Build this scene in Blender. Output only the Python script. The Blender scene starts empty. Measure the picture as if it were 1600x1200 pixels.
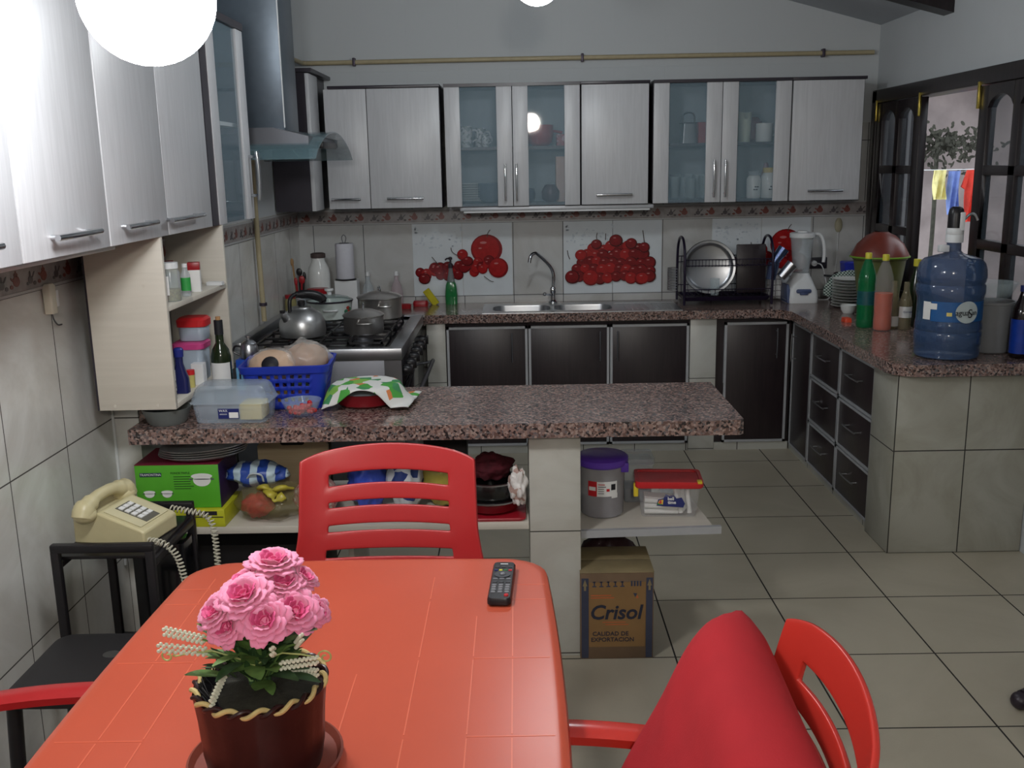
import bpy, bmesh, math, random
from math import sin, cos, pi, radians
from mathutils import Vector, Matrix, noise

SC = bpy.context.scene
COL = SC.collection
random.seed(7)

# ------------------------------------------------------------------ camera
cam_d = bpy.data.cameras.new('camera')
cam = bpy.data.objects.new('camera', cam_d)
COL.objects.link(cam)
cam_d.sensor_width = 36.0
cam_d.lens = 1540.0 / 1600.0 * 36.0
cam_d.clip_start = 0.05
_th, _roll, _yaw = radians(12.45), radians(1.08), radians(-0.45)
_F = Vector((sin(_yaw) * cos(_th), cos(_yaw) * cos(_th), -sin(_th)))
_R = Vector((cos(_yaw), -sin(_yaw), 0.0))
_U = _R.cross(_F)
_R2 = cos(_roll) * _R - sin(_roll) * _U
_U2 = sin(_roll) * _R + cos(_roll) * _U
cam.matrix_world = Matrix(((_R2.x, _U2.x, -_F.x, 0.0), (_R2.y, _U2.y, -_F.y, 0.0),
                           (_R2.z, _U2.z, -_F.z, 1.68), (0, 0, 0, 1)))
SC.camera = cam

# ------------------------------------------------------------------ colour management, world, lamps
SC.view_settings.view_transform = 'Standard'
SC.view_settings.look = 'None'
SC.view_settings.gamma = 1.0
SC.view_settings.use_curve_mapping = False
SC.view_settings.exposure = 0.35

WORLD_STRENGTH = 1.9
LAMP_A, LAMP_B, LAMP_FILL = 66.0, 56.0, 150.0       # emission of the globes: over the table, over the kitchen, added fill behind the camera
w = bpy.data.worlds.new('overcast_sky')
SC.world = w
w.use_nodes = True
_nt = w.node_tree
_nt.nodes['Background'].inputs[0].default_value = (0.86, 0.93, 1.0, 1)
_nt.nodes['Background'].inputs[1].default_value = WORLD_STRENGTH


# ------------------------------------------------------------------ materials
def lin(c):
    out = []
    for v in c[:3]:
        v = v / 255.0
        out.append(v / 12.92 if v <= 0.04045 else ((v + 0.055) / 1.055) ** 2.4)
    return (out[0], out[1], out[2], 1.0)


MATS = {}


def newmat(name):
    m = bpy.data.materials.new(name)
    m.use_nodes = True
    return m, m.node_tree, m.node_tree.nodes['Principled BSDF']


def pm(name, col, rough=0.45, metal=0.0, alpha=1.0, coat=0.0, var=0.06, scale=30.0, bump=0.0, bscale=200.0,
       emis=0.0, trans=0.0, sheen=0.0, ior=1.45):
    """plain procedural material: base colour broken up a little by noise, optional bump"""
    if name in MATS:
        return MATS[name]
    m, nt, b = newmat(name)
    N, L = nt.nodes, nt.links
    tc = N.new('ShaderNodeTexCoord')
    c = lin(col)
    if var > 0:
        nz = N.new('ShaderNodeTexNoise')
        nz.inputs['Scale'].default_value = scale
        nz.inputs['Detail'].default_value = 4
        L.new(tc.outputs['Object'], nz.inputs['Vector'])
        cr = N.new('ShaderNodeValToRGB')
        cr.color_ramp.elements[0].position = 0.3
        cr.color_ramp.elements[1].position = 0.7
        cr.color_ramp.elements[0].color = tuple(v * (1 - var) for v in c[:3]) + (1,)
        cr.color_ramp.elements[1].color = tuple(min(1, v * (1 + var)) for v in c[:3]) + (1,)
        L.new(nz.outputs['Fac'], cr.inputs['Fac'])
        L.new(cr.outputs['Color'], b.inputs['Base Color'])
    else:
        b.inputs['Base Color'].default_value = c
    b.inputs['Roughness'].default_value = rough
    b.inputs['Metallic'].default_value = metal
    b.inputs['Alpha'].default_value = alpha
    b.inputs['Coat Weight'].default_value = coat
    b.inputs['Transmission Weight'].default_value = trans
    b.inputs['Sheen Weight'].default_value = sheen
    b.inputs['IOR'].default_value = ior
    if emis > 0:
        b.inputs['Emission Color'].default_value = c
        b.inputs['Emission Strength'].default_value = emis
    if bump > 0:
        n2 = N.new('ShaderNodeTexNoise')
        n2.inputs['Scale'].default_value = bscale
        n2.inputs['Detail'].default_value = 5
        L.new(tc.outputs['Object'], n2.inputs['Vector'])
        bp = N.new('ShaderNodeBump')
        bp.inputs['Strength'].default_value = bump
        bp.inputs['Distance'].default_value = 0.002
        L.new(n2.outputs['Fac'], bp.inputs['Height'])
        L.new(bp.outputs['Normal'], b.inputs['Normal'])
    MATS[name] = m
    return m


def mathn(nt, op, a, b=None):
    n = nt.nodes.new('ShaderNodeMath')
    n.operation = op
    for i, v in enumerate((a, b)):
        if v is None:
            continue
        if isinstance(v, (int, float)):
            n.inputs[i].default_value = v
        else:
            nt.links.new(v, n.inputs[i])
    return n.outputs[0]


def line_mask(nt, coord, off, sp, wd):
    v = mathn(nt, 'SUBTRACT', coord, off)
    v = mathn(nt, 'DIVIDE', v, sp)
    v = mathn(nt, 'ADD', v, 0.5)
    v = mathn(nt, 'FRACT', v)
    v = mathn(nt, 'SUBTRACT', v, 0.5)
    v = mathn(nt, 'ABSOLUTE', v)
    v = mathn(nt, 'MULTIPLY', v, sp)
    return mathn(nt, 'LESS_THAN', v, wd / 2)


def tile_mat(name, col, col2, grout, u, v, wd=0.004, rough=0.25, above=None, paint=(190, 194, 194), vein=2.2):
    """tiles: u = (axis, offset, spacing), v likewise; above z = above the wall is painted"""
    m, nt, b = newmat(name)
    N, L = nt.nodes, nt.links
    tc = N.new('ShaderNodeTexCoord')
    sx = N.new('ShaderNodeSeparateXYZ')
    L.new(tc.outputs['Object'], sx.inputs[0])
    g = None
    for ax, off, sp in (u, v):
        k = line_mask(nt, sx.outputs['XYZ'.index(ax)], off, sp, wd)
        g = k if g is None else mathn(nt, 'MAXIMUM', g, k)
    nz = N.new('ShaderNodeTexNoise')
    nz.inputs['Scale'].default_value = vein
    nz.inputs['Detail'].default_value = 6
    nz.inputs['Roughness'].default_value = 0.6
    nz.inputs['Distortion'].default_value = 1.2
    L.new(tc.outputs['Object'], nz.inputs['Vector'])
    cr = N.new('ShaderNodeValToRGB')
    cr.color_ramp.elements[0].position = 0.38
    cr.color_ramp.elements[1].position = 0.6
    cr.color_ramp.elements[0].color = lin(col2)
    cr.color_ramp.elements[1].color = lin(col)
    L.new(nz.outputs['Fac'], cr.inputs['Fac'])
    mx = N.new('ShaderNodeMix')
    mx.data_type = 'RGBA'
    L.new(g, mx.inputs['Factor'])
    L.new(cr.outputs['Color'], mx.inputs['A'])
    mx.inputs['B'].default_value = lin(grout)
    col_out = mx.outputs['Result']
    r = mathn(nt, 'MULTIPLY', g, 0.6)
    r = mathn(nt, 'ADD', r, rough)
    if above is not None:
        ab = mathn(nt, 'GREATER_THAN', sx.outputs['Z'], above)
        m2 = N.new('ShaderNodeMix')
        m2.data_type = 'RGBA'
        L.new(ab, m2.inputs['Factor'])
        L.new(col_out, m2.inputs['A'])
        m2.inputs['B'].default_value = lin(paint)
        col_out = m2.outputs['Result']
        r = mathn(nt, 'MAXIMUM', r, mathn(nt, 'MULTIPLY', ab, 0.8))
    L.new(col_out, b.inputs['Base Color'])
    L.new(r, b.inputs['Roughness'])
    bp = N.new('ShaderNodeBump')
    bp.inputs['Strength'].default_value = 0.5
    bp.inputs['Distance'].default_value = 0.002
    bp.invert = True
    L.new(g, bp.inputs['Height'])
    L.new(bp.outputs['Normal'], b.inputs['Normal'])
    MATS[name] = m
    return m


def granite(name='granite', dark=1.0):
    if name in MATS:
        return MATS[name]
    m, nt, b = newmat(name)
    N, L = nt.nodes, nt.links
    tc = N.new('ShaderNodeTexCoord')
    vo = N.new('ShaderNodeTexVoronoi')
    vo.inputs['Scale'].default_value = 140
    L.new(tc.outputs['Object'], vo.inputs['Vector'])
    sp = N.new('ShaderNodeSeparateColor')
    L.new(vo.outputs['Color'], sp.inputs[0])
    cr = N.new('ShaderNodeValToRGB')
    cr.color_ramp.interpolation = 'CONSTANT'
    e = cr.color_ramp.elements
    stops = [(0.0, (48, 42, 42)), (0.14, (98, 76, 70)), (0.36, (136, 110, 102)), (0.58, (116, 98, 94)),
             (0.76, (152, 132, 124)), (0.9, (98, 92, 92))]
    e[0].position, e[0].color = 0.0, tuple(v * dark for v in lin(stops[0][1])[:3]) + (1,)
    e[1].position, e[1].color = stops[1][0], tuple(v * dark for v in lin(stops[1][1])[:3]) + (1,)
    for p, c in stops[2:]:
        x = e.new(p)
        x.color = tuple(v * dark for v in lin(c)[:3]) + (1,)
    L.new(sp.outputs[0], cr.inputs['Fac'])
    L.new(cr.outputs['Color'], b.inputs['Base Color'])
    b.inputs['Roughness'].default_value = 0.16
    MATS[name] = m
    return m


def wood(name, c1, c2, axis='Z', rough=0.35, scale=14.0, bump=0.25, coat=0.0):
    if name in MATS:
        return MATS[name]
    m, nt, b = newmat(name)
    N, L = nt.nodes, nt.links
    tc = N.new('ShaderNodeTexCoord')
    mp = N.new('ShaderNodeMapping')
    s = {'X': (0.06, 1, 1), 'Y': (1, 0.06, 1), 'Z': (1, 1, 0.06)}[axis]
    mp.inputs['Scale'].default_value = tuple(v * scale for v in s)
    L.new(tc.outputs['Object'], mp.inputs['Vector'])
    nz = N.new('ShaderNodeTexNoise')
    nz.inputs['Scale'].default_value = 3.0
    nz.inputs['Detail'].default_value = 8
    nz.inputs['Distortion'].default_value = 1.5
    L.new(mp.outputs[0], nz.inputs['Vector'])
    cr = N.new('ShaderNodeValToRGB')
    cr.color_ramp.elements[0].position = 0.35
    cr.color_ramp.elements[1].position = 0.65
    cr.color_ramp.elements[0].color = lin(c1)
    cr.color_ramp.elements[1].color = lin(c2)
    L.new(nz.outputs['Fac'], cr.inputs['Fac'])
    L.new(cr.outputs['Color'], b.inputs['Base Color'])
    b.inputs['Roughness'].default_value = rough
    b.inputs['Coat Weight'].default_value = coat
    if bump:
        bp = N.new('ShaderNodeBump')
        bp.inputs['Strength'].default_value = bump
        bp.inputs['Distance'].default_value = 0.001
        L.new(nz.outputs['Fac'], bp.inputs['Height'])
        L.new(bp.outputs['Normal'], b.inputs['Normal'])
    MATS[name] = m
    return m


def stripes(name, ca, cb, axis, period, duty=0.5, rough=0.6):
    if name in MATS:
        return MATS[name]
    m, nt, b = newmat(name)
    N, L = nt.nodes, nt.links
    tc = N.new('ShaderNodeTexCoord')
    sx = N.new('ShaderNodeSeparateXYZ')
    L.new(tc.outputs['Object'], sx.inputs[0])
    f = None
    for ax in axis:
        k = line_mask(nt, sx.outputs['XYZ'.index(ax)], 0.0, period, period * duty)
        f = k if f is None else mathn(nt, 'ABSOLUTE', mathn(nt, 'SUBTRACT', f, k))
    mx = N.new('ShaderNodeMix')
    mx.data_type = 'RGBA'
    L.new(f, mx.inputs['Factor'])
    mx.inputs['A'].default_value = lin(ca)
    mx.inputs['B'].default_value = lin(cb)
    L.new(mx.outputs['Result'], b.inputs['Base Color'])
    b.inputs['Roughness'].default_value = rough
    MATS[name] = m
    return m


def spots(name, cols, scale=60.0, rough=0.7, base=None):
    """cells of several colours, for printed cloth and the like"""
    if name in MATS:
        return MATS[name]
    m, nt, b = newmat(name)
    N, L = nt.nodes, nt.links
    tc = N.new('ShaderNodeTexCoord')
    vo = N.new('ShaderNodeTexVoronoi')
    vo.inputs['Scale'].default_value = scale
    L.new(tc.outputs['Object'], vo.inputs['Vector'])
    sp = N.new('ShaderNodeSeparateColor')
    L.new(vo.outputs['Color'], sp.inputs[0])
    cr = N.new('ShaderNodeValToRGB')
    cr.color_ramp.interpolation = 'CONSTANT'
    e = cr.color_ramp.elements
    n = len(cols)
    e[0].position, e[0].color = 0.0, lin(cols[0])
    e[1].position, e[1].color = 1.0 / n, lin(cols[1])
    for i in range(2, n):
        x = e.new(i / n)
        x.color = lin(cols[i])
    L.new(sp.outputs[0], cr.inputs['Fac'])
    if base is not None:
        lt = mathn(nt, 'LESS_THAN', vo.outputs['Distance'], 0.42)
        mx = N.new('ShaderNodeMix')
        mx.data_type = 'RGBA'
        L.new(lt, mx.inputs['Factor'])
        mx.inputs['A'].default_value = lin(base)
        L.new(cr.outputs['Color'], mx.inputs['B'])
        L.new(mx.outputs['Result'], b.inputs['Base Color'])
    else:
        L.new(cr.outputs['Color'], b.inputs['Base Color'])
    b.inputs['Roughness'].default_value = rough
    MATS[name] = m
    return m


# ------------------------------------------------------------------ mesh builder
def rrect(hx, hy, r, n=5):
    r = max(1e-4, min(r, hx - 1e-4, hy - 1e-4))
    pts = []
    for cx, cy, a0 in ((hx - r, hy - r, 0), (-hx + r, hy - r, 90), (-hx + r, -hy + r, 180), (hx - r, -hy + r, 270)):
        for i in range(n + 1):
            a = radians(a0 + 90.0 * i / n)
            pts.append((cx + r * cos(a), cy + r * sin(a)))
    return pts


def smooth_pts(pts, k=6):
    P = [Vector(p) for p in pts]
    if len(P) < 3:
        return P
    out = []
    for i in range(len(P) - 1):
        p0 = P[i - 1] if i > 0 else P[i]
        p1, p2 = P[i], P[i + 1]
        p3 = P[i + 2] if i + 2 < len(P) else P[i + 1]
        for j in range(k):
            t = j / k
            out.append(0.5 * ((2 * p1) + (-p0 + p2) * t + (2 * p0 - 5 * p1 + 4 * p2 - p3) * t * t +
                              (-p0 + 3 * p1 - 3 * p2 + p3) * t ** 3))
    out.append(P[-1])
    return out


class MB:
    def __init__(s):
        s.bm = bmesh.new()
        s.mi = 0
        s.M = None

    def _fin(s, vs, fs):
        if s.M is not None:
            for v in vs:
                v.co = s.M @ v.co
        for f in fs:
            f.material_index = s.mi

    def faces(s, co, faces):
        vs = [s.bm.verts.new(c) for c in co]
        fs = []
        for f in faces:
            try:
                fs.append(s.bm.faces.new([vs[i] for i in f]))
            except ValueError:
                pass
        s._fin(vs, fs)
        return vs

    def box(s, x0, x1, y0, y1, z0, z1, bev=0.0, seg=2):
        if x1 < x0: x0, x1 = x1, x0
        if y1 < y0: y0, y1 = y1, y0
        if z1 < z0: z0, z1 = z1, z0
        t = bmesh.new()
        bmesh.ops.create_cube(t, size=1.0)
        for v in t.verts:
            v.co = Vector((x0 + (v.co.x + .5) * (x1 - x0), y0 + (v.co.y + .5) * (y1 - y0), z0 + (v.co.z + .5) * (z1 - z0)))
        if bev > 0:
            bev = min(bev, 0.45 * min(x1 - x0, y1 - y0, z1 - z0))
            bmesh.ops.bevel(t, geom=t.edges[:], offset=bev, segments=seg, affect='EDGES', profile=0.5)
        s.add(t)
        return s

    def add(s, t, M=None):
        t.verts.ensure_lookup_table()
        vs = [s.bm.verts.new(M @ v.co if M is not None else v.co) for v in t.verts]
        mp = {v.index: vs[i] for i, v in enumerate(t.verts)}
        t.verts.index_update()
        mp = {v.index: vs[i] for i, v in enumerate(t.verts)}
        fs = []
        for f in t.faces:
            try:
                fs.append(s.bm.faces.new([mp[v.index] for v in f.verts]))
            except ValueError:
                pass
        s._fin(vs, fs)
        t.free()
        return s

    def loft(s, rings, cap0=True, cap1=True, close=True):
        """rings: lists of equal-length 3d points"""
        allv = []
        fs = []
        for r in rings:
            allv.append([s.bm.verts.new(p) for p in r])
        n = len(rings[0])
        for a, b in zip(allv[:-1], allv[1:]):
            for i in range(n if close else n - 1):
                j = (i + 1) % n
                try:
                    fs.append(s.bm.faces.new((a[i], a[j], b[j], b[i])))
                except ValueError:
                    pass
        if cap0:
            fs.append(s.bm.faces.new(list(reversed(allv[0]))))
        if cap1:
            fs.append(s.bm.faces.new(allv[-1]))
        s._fin([v for r in allv for v in r], fs)
        return s

    def rr(s, levels, c=(0, 0), n=5, cap0=True, cap1=True):
        """levels: (z, half x, half y, corner radius)"""
        rings = []
        for z, hx, hy, r in levels:
            rings.append([(c[0] + x, c[1] + y, z) for x, y in rrect(hx, hy, r, n)])
        return s.loft(rings, cap0, cap1)

    def lathe(s, prof, seg=32, c=(0, 0, 0), cap0=True, cap1=True, axis='Z'):
        rings = []
        for r, z in prof:
            r = max(r, 1e-5)
            ring = []
            for i in range(seg):
                a = 2 * pi * i / seg
                p = (r * cos(a), r * sin(a), z)
                if axis == 'X':
                    p = (z, p[0], p[1])
                elif axis == 'Y':
                    p = (p[1], z, p[0])
                ring.append((c[0] + p[0], c[1] + p[1], c[2] + p[2]))
            rings.append(ring)
        return s.loft(rings, cap0, cap1)

    def cyl(s, c, r, h, seg=24, axis='Z', bev=0.0):
        if bev > 0:
            return s.lathe([(r - bev, 0), (r, bev), (r, h - bev), (r - bev, h)], seg, c, axis=axis)
        return s.lathe([(r, 0), (r, h)], seg, c, axis=axis)

    def sphere(s, c, rx, ry=None, rz=None, seg=24, rings=12, jit=0.0, seed=0):
        ry = rx if ry is None else ry
        rz = rx if rz is None else rz
        rr_ = []
        for i in range(1, rings):
            ph = pi * i / rings - pi / 2
            ring = []
            for j in range(seg):
                a = 2 * pi * j / seg
                d = Vector((cos(ph) * cos(a), cos(ph) * sin(a), sin(ph)))
                k = 1.0
                if jit:
                    k += jit * noise.noise(d * 2.3 + Vector((seed, 0, 0))) + 0.5 * jit * noise.noise(d * 6 + Vector((0, seed, 0)))
                ring.append((c[0] + d.x * rx * k, c[1] + d.y * ry * k, c[2] + d.z * rz * k))
            rr_.append(ring)
        return s.loft(rr_)

    def tube(s, pts, r, seg=10, sm=6, closed=False, cap=True, flat=None):
        P = smooth_pts(pts, sm) if sm > 1 else [Vector(p) for p in pts]
        rings = []
        up = None
        for i, p in enumerate(P):
            d = (P[min(i + 1, len(P) - 1)] - P[max(i - 1, 0)])
            if d.length < 1e-9:
                d = Vector((0, 0, 1))
            d.normalize()
            if up is None:
                up = Vector((0, 0, 1)) if abs(d.z) < 0.9 else Vector((0, 1, 0))
            side = d.cross(up)
            if side.length < 1e-6:
                side = d.orthogonal()
            side.normalize()
            up = side.cross(d).normalized()
            rad = r[min(len(r) - 1, int(i / max(1, len(P) - 1) * (len(r) - 1) + 0.5))] if isinstance(r, (list, tuple)) else r
            ring = []
            for k in range(seg):
                a = 2 * pi * k / seg
                a1, b1 = cos(a) * rad, sin(a) * rad
                if flat:
                    b1 *= flat
                ring.append(p + side * a1 + up * b1)
            rings.append(ring)
        return s.loft(rings, cap, cap)

    def prism(s, poly, a0, a1, axis='Y'):
        """poly in the plane across axis; Y: (x,z), X: (y,z), Z: (x,y)"""
        def P(u, v, w):
            return {'Y': (u, w, v), 'X': (w, u, v), 'Z': (u, v, w)}[axis]
        r0 = [P(u, v, a0) for u, v in poly]
        r1 = [P(u, v, a1) for u, v in poly]
        return s.loft([r0, r1])

    def disc(s, c, rx, rz, y, th=0.0008, seg=20, rot=0.0, a0=0.0, a1=360.0):
        """thin oval lying in the x-z plane, facing -y"""
        pts = []
        full = abs(a1 - a0) >= 359.9
        n = seg if full else seg + 1
        for i in range(n):
            a = radians(a0 + (a1 - a0) * i / seg)
            u, v = rx * cos(a), rz * sin(a)
            pts.append((c[0] + u * cos(rot) - v * sin(rot), c[1] + u * sin(rot) + v * cos(rot)))
        return s.prism(pts, y, y - th, 'Y')

    def build(s, name, mat, parent=None, loc=None, smooth=True, world=False, angle=40):
        me = bpy.data.meshes.new(name)
        bmesh.ops.remove_doubles(s.bm, verts=s.bm.verts[:], dist=1e-6)
        bmesh.ops.recalc_face_normals(s.bm, faces=s.bm.faces[:])
        if world and parent is not None:
            inv = Matrix.Translation(-Vector(parent_world(parent)))
            s.bm.transform(inv)
        if world and parent is None and loc is not None:
            s.bm.transform(Matrix.Translation(-Vector(loc)))
        if smooth:
            for f in s.bm.faces:
                f.smooth = True
            for e in s.bm.edges:
                if len(e.link_faces) == 2 and e.calc_face_angle(0) > radians(angle):
                    e.smooth = False
        s.bm.to_mesh(me)
        s.bm.free()
        o = bpy.data.objects.new(name, me)
        COL.objects.link(o)
        for m in (mat if isinstance(mat, (list, tuple)) else [mat]):
            me.materials.append(m)
        if parent is not None:
            o.parent = parent
        if loc is not None:
            o.location = loc
        return o


def parent_world(p):
    v = Vector((0, 0, 0))
    while p is not None:
        v = v + p.location
        p = p.parent
    return v


def tag(o, label, cat, group=None):
    o['label'] = label
    o['category'] = cat
    if group:
        o['group'] = group
    return o


def thing(name, label, cat, loc=(0, 0, 0), rotz=0.0, group=None):
    o = bpy.data.objects.new(name, None)
    o.empty_display_size = 0.1
    COL.objects.link(o)
    o.location = loc
    o.rotation_euler = (0, 0, radians(rotz))
    return tag(o, label, cat, group)


def struct(name, mb, mat, **kw):
    o = mb.build(name, mat, **kw)
    o['kind'] = 'structure'
    return o


def dup(root, loc, rotz=None, label=None, group=None, scale=None):
    r = root.copy()
    COL.objects.link(r)
    r.location = loc
    if rotz is not None:
        r.rotation_euler = (0, 0, radians(rotz))
    if scale is not None:
        r.scale = (scale,) * 3 if isinstance(scale, (int, float)) else scale
    if label:
        r['label'] = label
    if group:
        r['group'] = group
    for ch in list(root.children):
        c = ch.copy()
        COL.objects.link(c)
        c.parent = r
        for g in list(ch.children):
            d = g.copy()
            COL.objects.link(d)
            d.parent = c
    return r


def text(name, s, size, mat, parent, loc, rot=(90, 0, 0), shear=0.0, bold=0.0, align='CENTER', stretch=1.0):
    cu = bpy.data.curves.new(name, 'FONT')
    cu.body = s
    cu.size = size
    cu.shear = shear
    cu.offset = bold
    cu.extrude = 0.0004
    cu.align_x = align
    cu.align_y = 'CENTER'
    cu.resolution_u = 3
    tmp = bpy.data.objects.new(name + '_tmp', cu)
    COL.objects.link(tmp)
    dg = bpy.context.evaluated_depsgraph_get()
    me = bpy.data.meshes.new_from_object(tmp.evaluated_get(dg))
    bpy.data.objects.remove(tmp)
    bpy.data.curves.remove(cu)
    me.name = name
    me.materials.clear()
    me.materials.append(mat)
    for v in me.vertices:
        v.co.x *= stretch
    o = bpy.data.objects.new(name, me)
    COL.objects.link(o)
    o.parent = parent
    o.location = loc
    o.rotation_euler = tuple(radians(a) for a in rot)
    return o


def mod(o, kind, **kw):
    m = o.modifiers.new(kind.lower(), kind)
    for k, v in kw.items():
        setattr(m, k, v)
    return m


# shared materials
def lamp_mat(name, strength, col=(1.0, 0.98, 0.95)):
    m, nt, b = newmat(name)
    b.inputs['Base Color'].default_value = (0.9, 0.9, 0.9, 1)
    b.inputs['Emission Color'].default_value = (*col, 1)
    b.inputs['Emission Strength'].default_value = strength
    return m


PAINT = (182, 186, 188)
M_paint = pm('wall_paint', PAINT, 0.85, var=0.03, scale=3)
M_ceil = pm('ceiling_paint', (170, 175, 180), 0.9, var=0.03, scale=2)
M_white_door = wood('white_textured_wood', (184, 185, 188), (193, 194, 197), 'Z', 0.36, 18, 0.07)
M_cream = wood('cream_laminate', (196, 190, 178), (202, 196, 184), 'X', 0.5, 10, 0.1)
M_dark = wood('dark_wood', (34, 26, 29), (44, 34, 37), 'Z', 0.35, 16, 0.15)
M_darkc = pm('dark_carcass', (46, 42, 50), 0.35, var=0.05)
M_frame_wood = wood('window_dark_wood', (24, 18, 20), (36, 28, 30), 'Z', 0.35, 16, 0.2)
M_alu = pm('brushed_aluminium', (170, 172, 176), 0.35, 1.0, var=0.04)
M_alu_w = pm('pale_aluminium', (176, 178, 182), 0.4, 0.3, var=0.03)
M_steel = pm('stainless_steel', (176, 178, 182), 0.3, 1.0, var=0.05, scale=8)
M_steel_d = pm('dull_steel', (112, 114, 120), 0.42, 0.85, var=0.06, scale=6)
M_chrome = pm('chrome', (205, 207, 210), 0.1, 1.0, var=0)
M_glass = pm('clear_glass', (205, 222, 226), 0.04, 0.0, alpha=0.16, var=0)
M_cabglass = pm('cabinet_glass', (150, 176, 190), 0.03, 0.0, alpha=0.22, var=0)
M_black = pm('black_plastic', (26, 24, 27), 0.35, var=0.08)
M_blackgloss = pm('black_enamel', (16, 16, 20), 0.12, var=0)
M_orange = pm('orange_plastic', (190, 84, 60), 0.3, var=0.03, scale=4, bump=0.03, bscale=900)
M_red = pm('red_plastic', (172, 42, 44), 0.28, var=0.03, scale=4)
M_redorange = pm('red_orange_plastic', (190, 52, 42), 0.22, var=0.02, scale=4)
M_white = pm('white_plastic', (215, 217, 218), 0.4, var=0.02)
M_label = pm('label_white', (222, 222, 220), 0.6, var=0.02)
M_ink = pm('ink_black', (24, 24, 30), 0.6, var=0)
M_redink = pm('ink_red', (190, 30, 38), 0.5, var=0)
M_navy = pm('navy_ink', (26, 36, 100), 0.5, var=0)
M_ceramic = pm('white_ceramic', (214, 216, 214), 0.15, var=0.02)
M_clearpl = pm('clear_plastic', (196, 208, 214), 0.15, alpha=0.32, var=0)
M_frostpl = pm('frosted_plastic', (186, 200, 214), 0.35, alpha=0.6, var=0)

# =================================================================== THE SETTING
# world axes: x to the right along the back wall, y away from the camera, z up; metres
XL, XL2, XR, YB = -1.44, -1.35, 2.17, 6.15

M_floor = tile_mat('floor_tiles', (172, 164, 146), (163, 155, 137), (26, 22, 20), ('X', 1.427, 0.45), ('Y', 3.15, 0.459),
                   wd=0.006, rough=0.3, vein=1.5)
M_tile_left = tile_mat('wall_tiles_left', (218, 218, 214), (200, 198, 192), (70, 66, 62), ('Y', 3.008, 0.36), ('Z', 0.33, 0.507),
                       wd=0.0045, rough=0.22, above=1.44, paint=PAINT)
M_tile_back = tile_mat('wall_tiles_back', (190, 191, 190), (176, 175, 172), (60, 60, 62), ('X', -0.025, 0.3085), ('Z', 0.894, 0.451),
                       wd=0.004, rough=0.18, above=1.9, paint=PAINT)
M_tile_pen = tile_mat('pier_tiles_cream', (166, 165, 154), (148, 146, 133), (46, 44, 42), ('X', 1.592, 0.302), ('Z', 0.463, 0.463),
                      wd=0.005, rough=0.3, vein=2.6)
M_tile_penside = tile_mat('pier_tiles_side', (184, 183, 174), (170, 167, 154), (46, 44, 42), ('Y', 4.052, 0.9), ('Z', 0.463, 0.463),
                          wd=0.005, rough=0.3, vein=2.6)
M_tile_pillar = tile_mat('pillar_tiles', (190, 190, 182), (176, 173, 164), (60, 58, 54), ('Y', 9.0, 20), ('Z', 0.012, 0.452),
                         wd=0.004, rough=0.3, vein=2.6)

mb = MB(); mb.box(-1.7, 2.35, -2.6, 6.3, -0.1, 0.0)
struct('floor', mb, M_floor, smooth=False)
mb = MB(); mb.box(XL - 0.15, XL, -2.6, 3.37, 0, 3.6)
struct('wall_left', mb, M_tile_left, smooth=False)
mb = MB(); mb.box(XL - 0.15, XL2, 3.372, 6.3, 0, 3.6)
struct('wall_left_stove', mb, M_tile_left, smooth=False)
mb = MB(); mb.box(XL - 0.15, XR + 0.15, YB, YB + 0.15, 0, 3.6)
struct('wall_back', mb, M_tile_back, smooth=False)
# right wall with one long window opening
WY0, WY1, WZ0, WZ1 = 3.2, 6.12, 0.92, 2.075
mb = MB()
mb.box(XR, XR + 0.15, 1.2, YB, 0, WZ0)
mb.box(XR, XR + 0.15, 1.2, YB, WZ1, 2.75)
mb.box(XR, XR + 0.15, WY1, YB, WZ0, WZ1)
mb.box(XR, XR + 0.15, 1.2, WY0, WZ0, WZ1)
struct('wall_right', mb, M_paint, smooth=False)
mb = MB()
mb.box(XR + 0.002, 5.2, 1.05, 1.2, 0, 3.6)
mb.box(5.05, 5.2, -2.6, 1.05, 0, 3.6)
mb.box(-1.59, 5.2, -2.75, -2.6, 0, 3.6)
struct('wall_front', mb, M_paint, smooth=False)
mb = MB(); mb.box(2.352, 5.2, -2.6, 1.05, -0.1, 0.0)
struct('floor_beyond', mb, M_floor, smooth=False)
# sloped ceiling falling towards the right wall
def ceil_z(x):
    return 2.455 + 0.27 * (XR - x)
mb = MB()
x0, x1 = XL - 0.15, XR + 0.15
mb.faces([(x0, -2.75, ceil_z(x0)), (x1, -2.75, ceil_z(x1)), (x1, 6.3, ceil_z(x1)), (x0, 6.3, ceil_z(x0)),
          (x0, -2.75, ceil_z(x0) + .1), (x1, -2.75, ceil_z(x1) + .1), (x1, 6.3, ceil_z(x1) + .1), (x0, 6.3, ceil_z(x0) + .1)],
         [(0, 1, 2, 3), (7, 6, 5, 4), (0, 4, 5, 1), (1, 5, 6, 2), (2, 6, 7, 3), (3, 7, 4, 0)])
struct('ceiling', mb, M_ceil, smooth=False)
mb = MB(); mb.box(x1, 5.2, -2.75, 1.2, 2.42, 2.52)
struct('ceiling_beyond', mb, M_ceil, smooth=False)
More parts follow.
